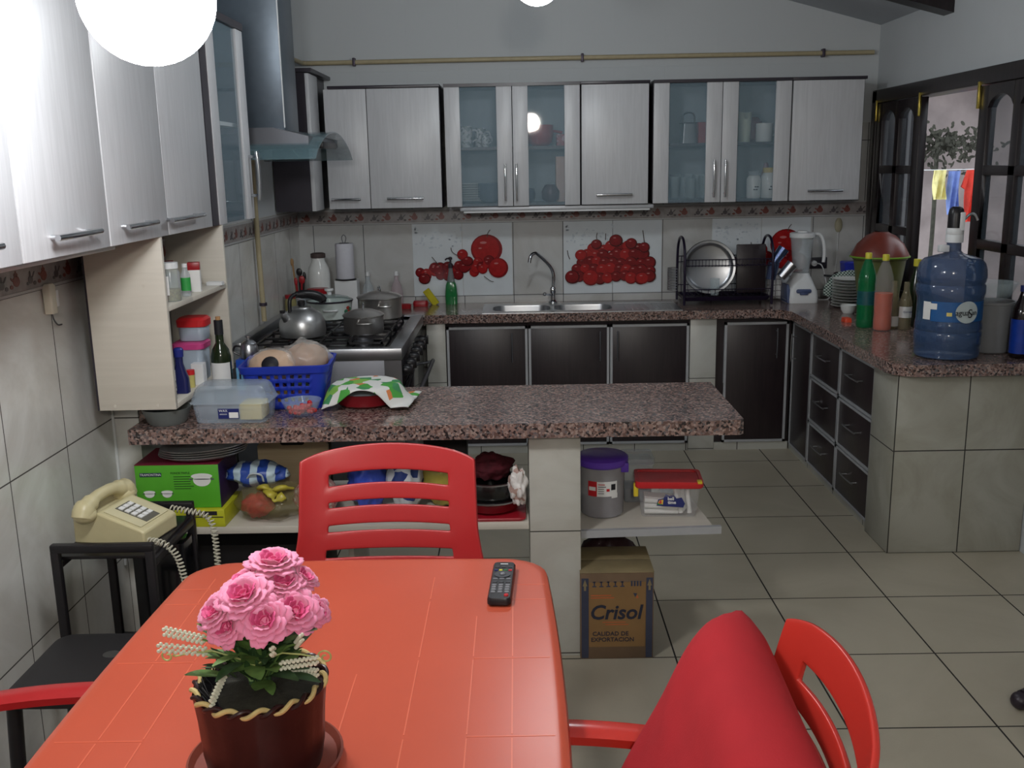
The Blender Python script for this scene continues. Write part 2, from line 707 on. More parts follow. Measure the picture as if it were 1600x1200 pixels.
# dark rafter under the ceiling at the right
mb = MB()
for (xa, xb) in ((0.2, XR),):
    ya, yb, d = 5.14, 5.26, 0.075
    mb.faces([(xa, ya, ceil_z(xa) - d), (xb, ya, ceil_z(xb) - d), (xb, yb, ceil_z(xb) - d), (xa, yb, ceil_z(xa) - d),
              (xa, ya, ceil_z(xa)), (xb, ya, ceil_z(xb)), (xb, yb, ceil_z(xb)), (xa, yb, ceil_z(xa))],
             [(0, 3, 2, 1), (4, 5, 6, 7), (0, 1, 5, 4), (1, 2, 6, 5), (2, 3, 7, 6), (3, 0, 4, 7)])
o = struct('trim_1', mb, M_frame_wood, smooth=False)

# patterned border tiles: pots and jars on pale grey
M_border = pm('border_tile_ground', (142, 136, 134), 0.3, var=0.22, scale=26)
M_bpot = pm('border_pot_red', (118, 64, 56), 0.35, var=0.15, scale=60)
M_bgrey = pm('border_pot_grey', (84, 78, 80), 0.35, var=0.2, scale=60)
M_bline = pm('border_edge_line', (176, 176, 176), 0.3, var=0)


def border(name, length, xf):
    """band of tiles in local x (0..length), facing -y; xf places it"""
    mb = MB()
    mb.mi = 0
    mb.box(0, length, -0.006, 0, 0, 0.09)
    mb.mi = 3
    mb.box(0, length, -0.008, -0.006, 0, 0.008)
    mb.box(0, length, -0.008, -0.006, 0.082, 0.09)
    n = int(length / 0.083)
    for i in range(n):
        cx = 0.05 + i * 0.083
        if i % 2 == 0:
            mb.mi = 1
            mb.disc((cx, 0.04), 0.019, 0.016, -0.0062)
            mb.disc((cx, 0.058), 0.011, 0.006, -0.0062)
            mb.disc((cx, 0.066), 0.003, 0.004, -0.0062)
            mb.disc((cx - 0.024, 0.046), 0.009, 0.004, -0.0062, rot=-0.6)
            mb.disc((cx - 0.03, 0.026), 0.009, 0.006, -0.0064)
        else:
            mb.mi = 2
            mb.disc((cx, 0.036), 0.014, 0.012, -0.0062)
            mb.disc((cx, 0.052), 0.005, 0.009, -0.0062)
            mb.disc((cx + 0.02, 0.05), 0.012, 0.003, -0.0064, rot=0.8)
            mb.disc((cx + 0.024, 0.024), 0.009, 0.006, -0.0064)
            mb.disc((cx - 0.018, 0.026), 0.007, 0.005, -0.0064)
    mb.bm.transform(xf)
    return struct(name, mb, [M_border, M_bpot, M_bgrey, M_bline], smooth=False)


border('trim_2', 3.5, Matrix.Translation((XL2 + 0.007, YB, 1.345)))
border('trim_3', 2.76, Matrix.Translation((XL2, 3.38, 1.345)) @ Matrix.Rotation(radians(90), 4, 'Z'))
border('trim_4', 3.9, Matrix.Translation((XL, -0.56, 1.345)) @ Matrix.Rotation(radians(90), 4, 'Z'))

# ------------------------------------------------------------------ fruit pictures on the backsplash tiles
M_pic = pm('picture_tile_white', (206, 212, 216), 0.12, var=0.03, scale=12)
M_drop = pm('picture_tile_droplets', (190, 198, 205), 0.08, var=0.05, scale=50)
M_ch1 = pm('cherry_dark', (70, 10, 15), 0.15, var=0.2, scale=40)
M_ch2 = pm('cherry_red', (122, 18, 24), 0.15, var=0.2, scale=40)
M_ch3 = pm('cherry_bright', (158, 28, 30), 0.15, var=0.15, scale=40)
M_hl = pm('cherry_glint', (190, 120, 118), 0.15, var=0)
M_stem = pm('cherry_stem', (60, 44, 34), 0.4, var=0.1)
PICM = [M_pic, M_drop, M_ch1, M_ch2, M_ch3, M_hl, M_stem]


def picture(name, label, x0, x1, fruits, stems, group=None):
    """one two-tile picture; fruits are (x, z, rx, rz, tone) in metres from the left-bottom of the picture"""
    z0, z1 = 0.896, 1.343
    mb = MB()
    mb.mi = 0
    xm = (x0 + x1) / 2
    mb.box(x0 + .002, xm - .0015, YB - 0.004, YB, z0, z1)
    mb.box(xm + .0015, x1 - .002, YB - 0.004, YB, z0, z1)
    rnd = random.Random(len(name) + int(x0 * 100))
    mb.mi = 1
    for i in range(46):
        u = rnd.random() ** 1.5
        px = x0 + 0.02 + u * 0.30
        pz = z1 - 0.02 - rnd.random() * 0.13
        mb.disc((px, pz), 0.003 + rnd.random() * 0.008, 0.002 + rnd.random() * 0.006, YB - 0.0042, th=0.0006, seg=8)
    y = YB - 0.0045
    for k, (fx, fz, rx, rz, t) in enumerate(fruits):
        yy = y - 0.0007 * k * 0.4
        mb.mi = 2 if t < 2 else 3
        mb.disc((x0 + fx, z0 + fz), rx, rz, yy, th=0.0005, seg=24)
        mb.mi = (3, 3, 4)[min(t, 2)]
        mb.disc((x0 + fx - rx * 0.06, z0 + fz + rz * 0.05), rx * 0.86, rz * 0.86, yy - 0.0006, th=0.0003, seg=24)
        mb.mi = 5
        mb.disc((x0 + fx - rx * 0.2, z0 + fz + rz * 0.45), rx * 0.22, rz * 0.08, yy - 0.001, th=0.0003, seg=10)
    mb.mi = 6
    for pts in stems:
        P = [(x0 + a, y - 0.012, z0 + b) for a, b in pts]
        mb.tube(P, 0.0022, 6, 4)
    o = mb.build(name, PICM, loc=None, smooth=False)
    return tag(o, label, 'tile picture', group)


# positions read as tile fractions (one tile is .3085 wide)
cher = []
rnd = random.Random(3)
rows = [(0.10, 0.02, 0.56, 10), (0.145, 0.06, 0.55, 10), (0.19, 0.08, 0.54, 9), (0.235, 0.12, 0.50, 8), (0.28, 0.16, 0.48, 6)]
for zz, a, b, n in reversed(rows):
    for i in range(n):
        x = a + (b - a) * (i + rnd.random() * 0.5) / n + 0.02
        r = 0.034 + rnd.random() * 0.008
        cher.append((x, zz + rnd.uniform(-.012, .012), r, r * .95, rnd.choice([0, 1, 1, 2])))
cher += [(0.325, 0.325, 0.042, 0.038, 1), (0.42, 0.305, 0.036, 0.034, 1), (0.5, 0.28, 0.034, 0.032, 1), (0.205, 0.305, 0.034, 0.03, 1),
         (0.11, 0.24, 0.038, 0.034, 2), (0.055, 0.105, 0.046, 0.042, 1), (0.17, 0.1, 0.052, 0.05, 2), (0.49, 0.09, 0.042, 0.036, 2)]
cstem = [((0.5, .31), (0.495, .35), (0.49, .385)), ((0.21, .33), (0.205, .35), (0.21, .375)), ((0.26, .33), (0.262, .37)),
         ((0.04, .215), (0.03, .24), (0.025, .27))]
picture('cherry_tile_picture', 'heap of dark red cherries printed on two white tiles right of the tap', 0.285, 0.896, cher, cstem)

apple = []
for i in range(26):
    t = i / 25
    x = 0.05 + t * 0.42 + rnd.uniform(-.02, .02)
    zc = 0.10 + t * 0.07 + rnd.uniform(-.01, .06)
    r = 0.030 + rnd.random() * 0.01
    apple.append((x, zc, r, r, rnd.choice([0, 1, 1, 2])))
apple = [(0.46, 0.285, 0.098, 0.092, 2), (0.43, 0.27, 0.05, 0.05, 2)] + apple + [(0.31, 0.255, 0.034, 0.034, 2), (0.34, 0.215, 0.036, 0.03, 1), (0.53, 0.17, 0.062, 0.062, 2), (0.07, 0.11, 0.038, 0.034, 1)]
astem = [((0.465, .36), (0.47, .385), (0.485, .405)), ((0.17, .18), (0.14, .22), (0.12, .245)), ((0.3, .24), (0.25, .27), (0.24, .3)),
         ((0.44, .12), (0.48, .09), (0.5, .085))]
picture('apple_tile_picture', 'large red apple with strawberry and cherries printed on two tiles behind the green bottle', -0.65, -0.03, apple, astem)
ap2 = [(a, b, c, d, e) for a, b, c, d, e in apple]
picture('apple_tile_picture', 'printed apple and berry tiles half hidden by the blender and dish rack', 1.203, 1.813, ap2, astem)

# ------------------------------------------------------------------ window on the right wall: dark wooden leaves
M_pane = pm('window_pane_dark', (84, 92, 100), 0.03, alpha=0.35, var=0)
M_brass = pm('brass', (214, 190, 96), 0.25, 1.0, var=0.05)
mb = MB()
fx0, fx1 = XR - 0.035, XR + 0.10
mb.box(fx0, fx1, WY0, WY1, WZ1 - 0.07, WZ1 + 0.005, 0.004)
mb.box(fx0, fx1, WY0, WY1, WZ0, WZ0 + 0.04, 0.004)
mb.box(fx0, fx1, WY1 - 0.07, WY1, WZ0, WZ1, 0.004)
mb.box(fx0, fx1, WY0, WY0 + 0.05, WZ0, WZ1, 0.004)
W1 = struct('window_1', mb, M_frame_wood)


def leaf(y0, y1):
    z0, z1 = WZ0 + 0.045, WZ1 - 0.075
    xa, xb = XR - 0.03, XR + 0.012
    mb = MB()
    sw = 0.085
    mb.box(xa, xb, y0, y0 + sw, z0, z1, 0.003)
    mb.box(xa, xb, y1 - sw, y1, z0, z1, 0.003)
    mb.box(xa, xb, y0 + sw, y1 - sw, z0, z0 + 0.08, 0.003)
    for zz in (1.265, 1.60):
        mb.box(xa, xb, y0 + sw, y1 - sw, zz, zz + 0.045, 0.003)
    ym = (y0 + y1) / 2
    mb.box(xa, xb, ym - 0.03, ym + 0.03, z0, z1, 0.003)
    # arched heads
    for a, b in ((y0 + sw, ym - 0.03), (ym + 0.03, y1 - sw)):
        pts = [(a, z1), (b, z1)]
        n = 10
        for i in range(n + 1):
            t = i / n
            yy = b + (a - b) * t
            pts.append((yy, z1 - 0.10 + 0.055 * sin(pi * t) ** 0.6))
        mb.prism(pts, xa, xb, 'X')
    lf = mb.build('window_leaf', M_frame_wood, W1, world=True)
    mb = MB()
    for a, b in ((y0 + sw, ym - 0.03), (ym + 0.03, y1 - sw)):
        for c, d in ((z0 + 0.08, 1.265), (1.31, 1.60), (1.645, z1 - 0.05)):
            mb.box(XR - 0.012, XR - 0.008, a - .004, b + .004, c - .004, d + .004)
    p = mb.build('pane', M_pane, lf)
    mb = MB()
    mb.box(xa - 0.012, xa, y1 - 0.012, y1 + 0.008, z1 - 0.10, z1 + 0.02, 0.002)
    mb.box(xa - 0.012, xa, y0 - 0.008, y0 + 0.012, z1 - 0.10, z1 + 0.02, 0.002)
    mb.build('hinge', M_brass, lf)
    return lf


leaf(5.40, 6.04)
leaf(4.02, 4.72)
leaf(3.27, 3.97)

# ------------------------------------------------------------------ patio seen through the open middle of the window
M_plaster = pm('patio_plaster', (160, 148, 146), 0.9, var=0.22, scale=4, bump=0.4, bscale=60)
mb = MB(); mb.box(2.3, 9.0, 9.3, 9.45, 0, 3.4)
mb.box(8.85, 9.0, 1.5, 9.3, 0, 3.4)
o = struct('wall_patio', mb, M_plaster, smooth=False)
mb = MB(); mb.box(2.352, 9.0, 1.25, 9.45, -0.12, -0.02)
struct('floor_patio', mb, pm('patio_concrete', (140, 136, 132), 0.9, var=0.1), smooth=False)
mb = MB(); mb.box(2.33, 8.8, 8.6, 9.295, 2.45, 2.52)
tag(mb.build('awning_board', M_plaster), 'pale lean-to roof board on the far patio wall outside', 'awning')
mb = MB(); mb.tube([(2.4, 8.0, 1.62), (3.6, 8.0, 1.59), (6.0, 8.0, 1.66)], 0.004, 6, 6)
tag(mb.build('clothes_line', M_white), 'thin washing line with garments outside the open window', 'clothes line')


def garment(name, label, x0, x1, z0, z1, col, kind, cat):
    mb = MB()
    n, mrows = 14, 10
    rings = []
    for j in range(mrows + 1):
        z = z1 + (z0 - z1) * j / mrows
        top, bot = [], []
        for i in range(n + 1):
            t = i / n
            x = x0 + (x1 - x0) * t
            y = 8.0 + 0.03 * sin(t * 13 + j * 0.4) * (j / mrows + 0.2)
            top.append((x, y - 0.008, z))
            bot.append((x, y + 0.008, z))
        rings.append(top + bot[::-1])
    mb.loft(rings)
    if kind == 'shirt':
        mb.prism([(x0, z1), (x0 - 0.04, z1 - 0.13), (x0 - 0.01, z1 - 0.15), (x0, z1 - 0.1)], 7.99, 8.01, 'Y')
        mb.prism([(x1, z1), (x1 + 0.05, z1 - 0.13), (x1 + 0.02, z1 - 0.15), (x1, z1 - 0.1)], 7.99, 8.01, 'Y')
    o = mb.build(name, pm(name + '_cloth', col, 0.9, var=0.15, scale=20))
    return tag(o, label, cat)


garment('yellow_towel', 'pale yellow cloth hanging on the washing line outside', 3.315, 3.41, 1.36, 1.59, (226, 216, 150), 'towel', 'towel')
garment('blue_trousers', 'light blue trousers on the washing line between yellow and red cloths', 3.43, 3.52, 1.24, 1.58, (120, 140, 200), 'towel', 'trousers')
garment('red_shirt', 'bright red shirt at the right end of the washing line outside', 3.575, 3.70, 1.18, 1.585, (214, 66, 52), 'shirt', 'shirt')
mb = MB()
rnd = random.Random(5)
for i in range(420):
    c = (3.78 + rnd.gauss(-.05, .22), 8.9 + rnd.uniform(-.12, .12), 1.82 + rnd.gauss(0, .07) - 0.25 * (rnd.random() < .3) * rnd.random())
    a = rnd.uniform(0, pi)
    mb.disc((c[0], c[2]), 0.016 + rnd.random() * .018, 0.007 + rnd.random() * .008, c[1], th=0.003, seg=8, rot=a)
mb.tube([(3.7, 8.95, -0.02), (3.72, 8.93, 1.0), (3.7, 8.92, 1.9)], 0.02, 6, 4)
tag(mb.build('climbing_plant', pm('dark_leaves', (58, 58, 48), 0.7, var=0.3)), 'dark leafy climber against the patio wall', 'plant')
# dark boards added outside to make the window panes look dark
for i, (a, b, lab) in enumerate(((6.75, 7.6, 'dark shutter added outside to darken the far window leaf'), (3.6, 5.25, 'dark shutter added outside to darken the near window leaf'))):
    mb = MB()
    mb.box(2.62 + 0.2 * i, 2.66 + 0.2 * i, a, b, 0.0, 2.2, 0.004)
    mb.mi = 0
    for k in range(5):
        yy = a + (b - a) * (k + 0.5) / 5
        mb.box(2.605 + 0.2 * i, 2.62 + 0.2 * i, yy - 0.01, yy + 0.01, 0.0, 2.2)
    tag(mb.build('backdrop', M_frame_wood, loc=(0, 0, -0.02)), lab, 'backdrop')

# ------------------------------------------------------------------ hanging lamps, the two visible globes swollen to cover the bulbs' glare
M_cord = pm('lamp_cord', (60, 60, 62), 0.6, var=0)


def globe(label, c, r, strength, tint=(1.0, 0.98, 0.95)):
    t = thing('pendant_lamp', label, 'lamp', (c[0], c[1], c[2]))
    mb = MB(); mb.sphere((0, 0, 0), r, seg=32, rings=20)
    mb.build('globe', lamp_mat('lamp_glow_%d' % int(strength * 10), strength, tint), t)
    mb = MB(); mb.lathe([(0.02, r * 0.93), (0.03, r * 0.98), (0.03, r + 0.05), (0.015, r + 0.07)], 20)
    mb.build('socket', M_white, t)
    h = ceil_z(c[0]) - c[2]
    mb = MB(); mb.cyl((0, 0, r + 0.06), 0.004, h - r - 0.06, 8)
    mb.build('cord', M_cord, t)
    mb = MB(); mb.lathe([(0.05, h - 0.035), (0.05, h - 0.012), (0.02, h - 0.04)][::-1], 20)
    mb.build('ceiling_rose', M_white, t)
    return t


globe('blinding white lamp with a glare-sized globe hanging in front of the left wall cabinets', (-0.655, 1.87, 1.99), 0.12, LAMP_A, (0.97, 0.985, 1.0))
globe('small bright lamp hanging near the ceiling above the kitchen aisle', (0.095, 4.1, 2.388), 0.095, LAMP_B, (0.92, 0.97, 1.0))
globe('added fill lamp hanging unseen behind the viewer', (0.2, -0.9, 2.2), 0.11, LAMP_FILL, (1.0, 0.93, 0.84))  # unseen fill lamp added to even out the light on the fronts

# =================================================================== CABINETS, WORKTOPS, STOVE
def bar_handle(mb, p0, p1, out, r=0.006, stand=0.028):
    """bar from p0 to p1 standing off the door along vector out"""
    p0, p1, out = Vector(p0), Vector(p1), Vector(out)
    d = (p1 - p0)
    a, b = p0 + out * stand, p1 + out * stand
    m = (a + b) / 2 + out * 0.004
    mb.tube([a, a + d * .25 + out * .003, m, b - d * .25 + out * .003, b], r, 10, 4)
    for k in (0.1, 0.9):
        q = p0 + d * k
        mb.tube([q, q + out * stand], r * 0.8, 8, 1)


# ---- left wall cabinets (fronts face +x at x = -1.12)
ZL0, ZL1, XF = 1.484, 2.262, -1.12


def left_unit(label, y0, y1, doors):
    t = thing('wall_cabinet', label, 'cabinet', (XL + 0.001, (y0 + y1) / 2, ZL0), 0, 'white cabinets on the left wall')
    xb = XL + 0.002 if y1 < 3.37 else XL2 + 0.002
    mb = MB()
    if y1 > 3.37 and y0 < 3.37:
        mb.box(XL + 0.002, XF - 0.022, y0, 3.365, ZL0 + 0.004, ZL1, 0.001)
        mb.box(XL2 + 0.002, XF - 0.022, 3.364, y1, ZL0 + 0.004, ZL1, 0.001)
    else:
        mb.box(xb, XF - 0.022, y0, y1, ZL0 + 0.004, ZL1, 0.001)
    mb.box(xb, XF + 0.004, y0, y1, ZL1, ZL1 + 0.018, 0.001)
    mb.build('body', M_darkc, t, world=True)
    for (a, b, ha, hb) in doors:
        mb = MB(); mb.box(XF - 0.02, XF, a + 0.002, b - 0.002, ZL0, ZL1 - 0.002, 0.002)
        d = mb.build('door', M_white_door, t, world=True)
        if ha is not None:
            mb = MB(); bar_handle(mb, (XF, ha, 1.533), (XF, hb, 1.535), (1, 0, 0), 0.008)
            mb.build('handle', M_chrome, d, world=True)
    return t


left_unit('white left wall cabinet nearest the viewer, cut by the left edge of the picture', 1.72, 2.236, [(1.72, 2.236, 1.86, 2.10)])
left_unit('white left wall cabinet with one door in front of the bright lamp', 2.24, 2.732, [(2.24, 2.732, 2.36, 2.61)])
left_unit('two-door white left wall cabinet above the open shelf unit', 2.736, 3.67, [(2.736, 3.2, 2.80, 3.03), (3.2, 3.67, 3.16, 3.49)])

# glass-fronted left cabinet
t = thing('wall_cabinet', 'glass-fronted left wall cabinet beside the range hood', 'cabinet', (XL2 + 0.001, 3.98, ZL0), 0)
y0, y1 = 3.69, 4.275
mb = MB()
mb.box(XL2 + .002, XF - .022, y0, y0 + .018, ZL0, ZL1); mb.box(XF - .03, XF - .004, y0, y0 + .075, ZL0, ZL1)
mb.box(XL2 + .002, XF - .022, y1 - .018, y1, ZL0, ZL1)
mb.box(XL2 + .002, XL2 + .012, y0, y1, ZL0, ZL1)
mb.box(XL2 + .002, XF - .022, y0, y1, ZL0, ZL0 + .018)
mb.box(XL2 + .002, XF + .004, y0, y1, ZL1 - .018, ZL1 + .01)
mb.build('body', M_darkc, t, world=True)
mb = MB(); mb.box(XL2 + .012, XF - .04, y0 + .018, y1 - .018, 1.86, 1.875)
mb.build('shelf', M_white, t, world=True)
mb = MB(); mb.box(XF - 0.014, XF - 0.010, y0 + .17, y1 - .10, ZL0 + .002, ZL1 - .02)
pn = mb.build('glass_door', M_cabglass, t, world=True)
for a_, b_ in ((y0 + .075, y0 + .17), (y1 - .10, y1 - .002)):
    mb = MB(); mb.box(XF - 0.02, XF, a_, b_, ZL0, ZL1 - .02, 0.002)
    mb.build('door_strip', M_white_door, pn, world=True)
mb = MB(); bar_handle(mb, (XF, 4.235, 1.56), (XF, 4.235, 1.76), (1, 0, 0), 0.008, 0.035)
mb.build('handle', M_chrome, pn, world=True)

# ---- back wall cabinets (fronts face -y at y = 5.82)
ZB0, ZB1, YF = 1.455, 2.125, 5.82


def solid_unit(label, x0, x1, doors):
    t = thing('wall_cabinet', label, 'cabinet', ((x0 + x1) / 2, YB - 0.001, ZB0), 0, 'white cabinets on the back wall')
    mb = MB()
    mb.box(x0, x1, YF + .022, YB - .012, ZB0 - .004, ZB1 + .002, 0.001)
    mb.box(x0 - .004, x1 + .004, YF - .006, YB - .002, ZB1 + .002, ZB1 + .018, 0.001)
    mb.build('body', M_darkc, t, world=True)
    for (a, b, ha, hb) in doors:
        mb = MB(); mb.box(a + .002, b - .002, YF, YF + .02, ZB0, ZB1, 0.002)
        d = mb.build('door', M_white_door, t, world=True)
        mb = MB(); bar_handle(mb, (ha, YF, 1.51), (hb, YF, 1.51), (0, -1, 0), 0.0075)
        mb.build('handle', M_chrome, d, world=True)
    return t


M_inside = pm('cabinet_inside_grey', (150, 160, 168), 0.6, var=0.04)


def glass_unit(label, x0, x1):
    t = thing('wall_cabinet', label, 'cabinet', ((x0 + x1) / 2, YB - 0.001, ZB0), 0, 'glass-door cabinets on the back wall')
    yb = YB - .012
    mb = MB()
    mb.box(x0, x0 + .018, YF + .022, yb, ZB0, ZB1)
    mb.box(x1 - .018, x1, YF + .022, yb, ZB0, ZB1)
    mb.box(x0, x1, YF + .022, yb, ZB0 - .004, ZB0 + .016)
    mb.box(x0, x1, YF - .006, yb, ZB1, ZB1 + .018)
    mb.build('body', M_darkc, t, world=True)
    mb = MB(); mb.box(x0 + .018, x1 - .018, yb - .012, yb, ZB0 + .016, ZB1)
    mb.build('back_panel', M_inside, t, world=True)
    mb = MB(); mb.box(x0 + .018, x1 - .018, YF + .04, yb - .012, 1.775, 1.792)
    mb.build('shelf', M_darkc, t, world=True)
    xm = (x0 + x1) / 2
    for a, b, hx in ((x0, xm, xm - .045), (xm, x1, xm + .02)):
        mb = MB(); mb.box(a + .088, b - .088, YF + .008, YF + .012, ZB0 + .001, ZB1 - .002)
        g = mb.build('glass_door', M_cabglass, t, world=True)
        for p_, q_ in ((a + .002, a + .09), (b - .09, b - .002)):
            mb = MB(); mb.box(p_, q_, YF, YF + .02, ZB0, ZB1, 0.002)
            mb.build('door_strip', M_white_door, g, world=True)
        mb = MB(); bar_handle(mb, (hx, YF, 1.485), (hx, YF, 1.695), (0, -1, 0), 0.006)
        mb.build('handle', M_chrome, g, world=True)
    return t


solid_unit('two-door white back wall cabinet between the range hood and the first glass doors', -1.06, -0.43, [(-1.09, -.846, -1.07, -.90), (-.846, -.43, -.747, -.535)])
glass_unit('back wall glass-door cabinet left of the single white door, holding cups and a red pot', -0.405, 0.372)
solid_unit('single-door white back wall cabinet between the two glass-door cabinets', 0.378, 0.765, [(0.378, 0.765, .462, .669)])
glass_unit('back wall glass-door cabinet with drinking glasses, mug and grater', 0.79, 1.575)
solid_unit('single-door white back wall cabinet at the right end of the row', 1.58, 1.992, [(1.58, 1.985, 1.679, 1.881)])
# corner unit on the left wall beyond the hood
t = thing('wall_cabinet', 'dark-sided corner cabinet behind the hood glass, its narrow white door facing right', 'cabinet', (XL2 + .001, 5.7, 1.465), 0)
mb = MB()
mb.box(XL2 + .009, -1.14, 5.58, YB - .012, 1.455, 2.20)
mb.box(XL2 + .009, -1.10, 5.56, YB - .012, 2.20, 2.22)
mb.build('body', M_darkc, t, world=True)
mb = MB(); mb.box(-1.14, -1.118, 5.58, 5.815, 1.455, 2.195, 0.002)
d = mb.build('door', M_white_door, t, world=True)

# fluorescent strip lights (switched off) under the cabinets
def strip_lamp(label, x0, x1, y0, y1, z, tilt=0):
    t = thing('strip_light', label, 'light', ((x0 + x1) / 2, (y0 + y1) / 2, z))
    mb = MB(); mb.box(x0, x1, y0, y1, z - .022, z, .003)
    mb.build('housing', M_alu_w, t, world=True)
    mb = MB()
    if x1 - x0 > y1 - y0:
        mb.box(x0 + .02, x1 - .02, y0 + .006, y1 - .006, z - .034, z - .022, .004)
    else:
        mb.box(x0 + .02, x1 - .02, y0 + .02, y1 - .02, z - .034, z - .022, .004)
    mb.build('tube', M_white, t, world=True)
    return t


strip_lamp('slim white strip light under the middle back wall cabinets', -0.33, 0.80, 5.84, 5.87, 1.450)
strip_lamp('flat grey lamp fitting under the nearest left wall cabinets', XL + .004, -1.22, 1.9, 3.08, 1.486)

# ---- open shelf unit under the left cabinets
t = thing('shelf_unit', 'cream open shelf unit hanging under the left cabinets, full of jars', 'shelf', (XL2, 3.45, 0.925))
sx0, sx1, sy0, sy1, sz0, sz1 = XL2 + .002, -1.122, 3.12, 3.80, 0.925, 1.483
mb = MB()
mb.box(-1.372, sx1, sy0, sy0 + .018, sz0, sz1, .001)
for (px_, pz_) in ((-1.33, 1.33), (-1.19, 1.33), (-1.32, .94), (-1.18, .94)):
    mb.cyl((px_, sy0 - .0015, pz_), .0055, .002, 12, axis='Y')
mb.build('side_panel', M_cream, t, world=True)
mb = MB(); mb.box(sx0, sx1, sy1 - .018, sy1, sz0, sz1, .001)
mb.build('side_panel', M_cream, t, world=True)
mb = MB(); mb.box(sx0, sx1, sy0 + .26, sy1 - .018, sz0, sz0 + .018, .001); mb.box(-1.372, sx1, sy0 + .018, sy0 + .26, sz0, sz0 + .018, .001)
mb.build('bottom_board', M_cream, t, world=True)
mb = MB(); mb.box(sx0, sx1, sy0 + .26, sy1 - .018, 1.245, 1.262, .001); mb.box(-1.372, sx1, sy0 + .018, sy0 + .26, 1.245, 1.262, .001)
mb.build('shelf_board', M_cream, t, world=True)
mb = MB(); mb.box(-1.378, -1.372, sy0, sy0 + .255, sz0, sz1)
mb.build('back_panel', M_darkc, t, world=True)

# ---- base cabinets under the back worktop
YD = 5.68


def alu_door(mb, hb, a, b, z0, z1, hx=None, hz=(.56, .74)):
    mb.box(a, a + .014, YD - .006, YD + .014, z0, z1)
    mb.box(b - .014, b, YD - .006, YD + .014, z0, z1)
    mb.box(a, b, YD - .006, YD + .014, z0, z0 + .014)
    mb.box(a, b, YD - .006, YD + .014, z1 - .014, z1)


def base_unit(label, x0, x1, doors, group=None):
    t = thing('base_cabinet', label, 'cabinet', ((x0 + x1) / 2, 5.9, 0), 0, group)
    mb = MB()
    if x0 < 0:
        mb.box(x0, x1, YD + .016, YB - .012, .048, .68)
        mb.box(x0, x1, YD + .016, YD + .03, .68, .795)
    else:
        mb.box(x0, x1, YD + .016, YB - .012, .048, .795)
    mb.build('body', M_dark, t, world=True)
    for a, b, hx in doors:
        mb = MB(); mb.box(a + .012, b - .012, YD, YD + .014, .062, .758, .001)
        d = mb.build('door', M_dark, t, world=True)
        mb = MB(); alu_door(mb, None, a + .002, b - .002, .05, .77)
        mb.build('door_edging', M_alu_w, d, world=True)
        mb = MB(); bar_handle(mb, (hx, YD, .56), (hx, YD, .735), (0, -1, 0), .004, .026)
        mb.build('handle', M_steel_d, d, world=True)
    return t


base_unit('dark base cabinet under the sink with three aluminium-edged doors', -.425, .997, [(-.423, .053, -.04), (.055, .530, .474), (.532, .995, .575)])
base_unit('dark base cabinet with a tall single door in the far right corner', 1.155, 1.594, [(1.198, 1.575, 1.503)])
for nm, lab, a, b in (('tiled_pier', 'narrow pale tiled pier between the stove and the sink cabinet', -.538, -.428), ('tiled_pier', 'pale tiled pier between the sink cabinet and the corner cabinet', 1.0, 1.152)):
    mb = MB(); mb.box(a, b, YD - .004, YB - .012, 0, .795, .001)
    tag(mb.build(nm, tile_mat('pier_%d' % int(a * 100), (184, 184, 178), (168, 166, 158), (60, 58, 54), ('Z', .012, .43), ('Z', .012, .43), wd=.004, rough=.3)), lab, 'pier')
mb = MB()
mb.box(-.425, .998, YD + .004, YD + .03, 0, .046)
mb.box(1.154, 1.594, YD + .004, YD + .03, 0, .046)
mb.box(1.604, 1.63, 4.335, 5.70, 0, .046)
M_kick = tile_mat('kick_tiles', (176, 176, 168), (166, 164, 156), (56, 54, 50), ('X', .07, .306), ('Y', 4.4, .45), wd=.005, rough=.3)
struct('baseboard_back', mb, M_kick, smooth=False)

# ---- drawer bank on the right (fronts face -x at x = 1.60)
XD = 1.60
t = thing('drawer_cabinet', 'dark cabinet with six aluminium-edged drawers below the right worktop', 'cabinet', (1.9, 5.0, 0))
mb = MB(); mb.box(XD + .016, XR - .005, 4.33, 5.69, .048, .795)
mb.build('body', M_dark, t, world=True)


def side_front(name, a, b, z0, z1, hp):
    mb = MB(); mb.box(XD, XD + .014, a + .011, b - .011, z0 + .011, z1 - .011, .001)
    d = mb.build(name, M_dark, t, world=True)
    mb = MB()
    for (p, q, r, s) in ((a, a + .011, z0, z1), (b - .011, b, z0, z1), (a, b, z0, z0 + .011), (a, b, z1 - .011, z1)):
        mb.box(XD - .006, XD + .014, p, q, r, s)
    mb.build('edging', M_alu_w, d, world=True)
    mb = MB(); bar_handle(mb, hp[0], hp[1], (-1, 0, 0), .004, .028)
    mb.build('handle', M_steel, d, world=True)


side_front('door', 5.305, 5.67, .035, .77, ((XD, 5.60, .55), (XD, 5.60, .71)))
for a, b in ((4.818, 5.30), (4.333, 4.814)):
    for z0, z1 in ((.035, .272), (.28, .522), (.53, .772)):
        zc = (z0 + z1) / 2 + .02
        ym = (a + b) / 2
        side_front('drawer', a, b, z0, z1, ((XD, ym - .09, zc), (XD, ym + .09, zc)))
mb = MB(); mb.box(1.588, XR - .003, 4.05, 4.326, 0, .795, .002)
tag(mb.build('tiled_end_block', M_tile_pen), 'big cream tiled end block under the right worktop, beside the drawers', 'pier')

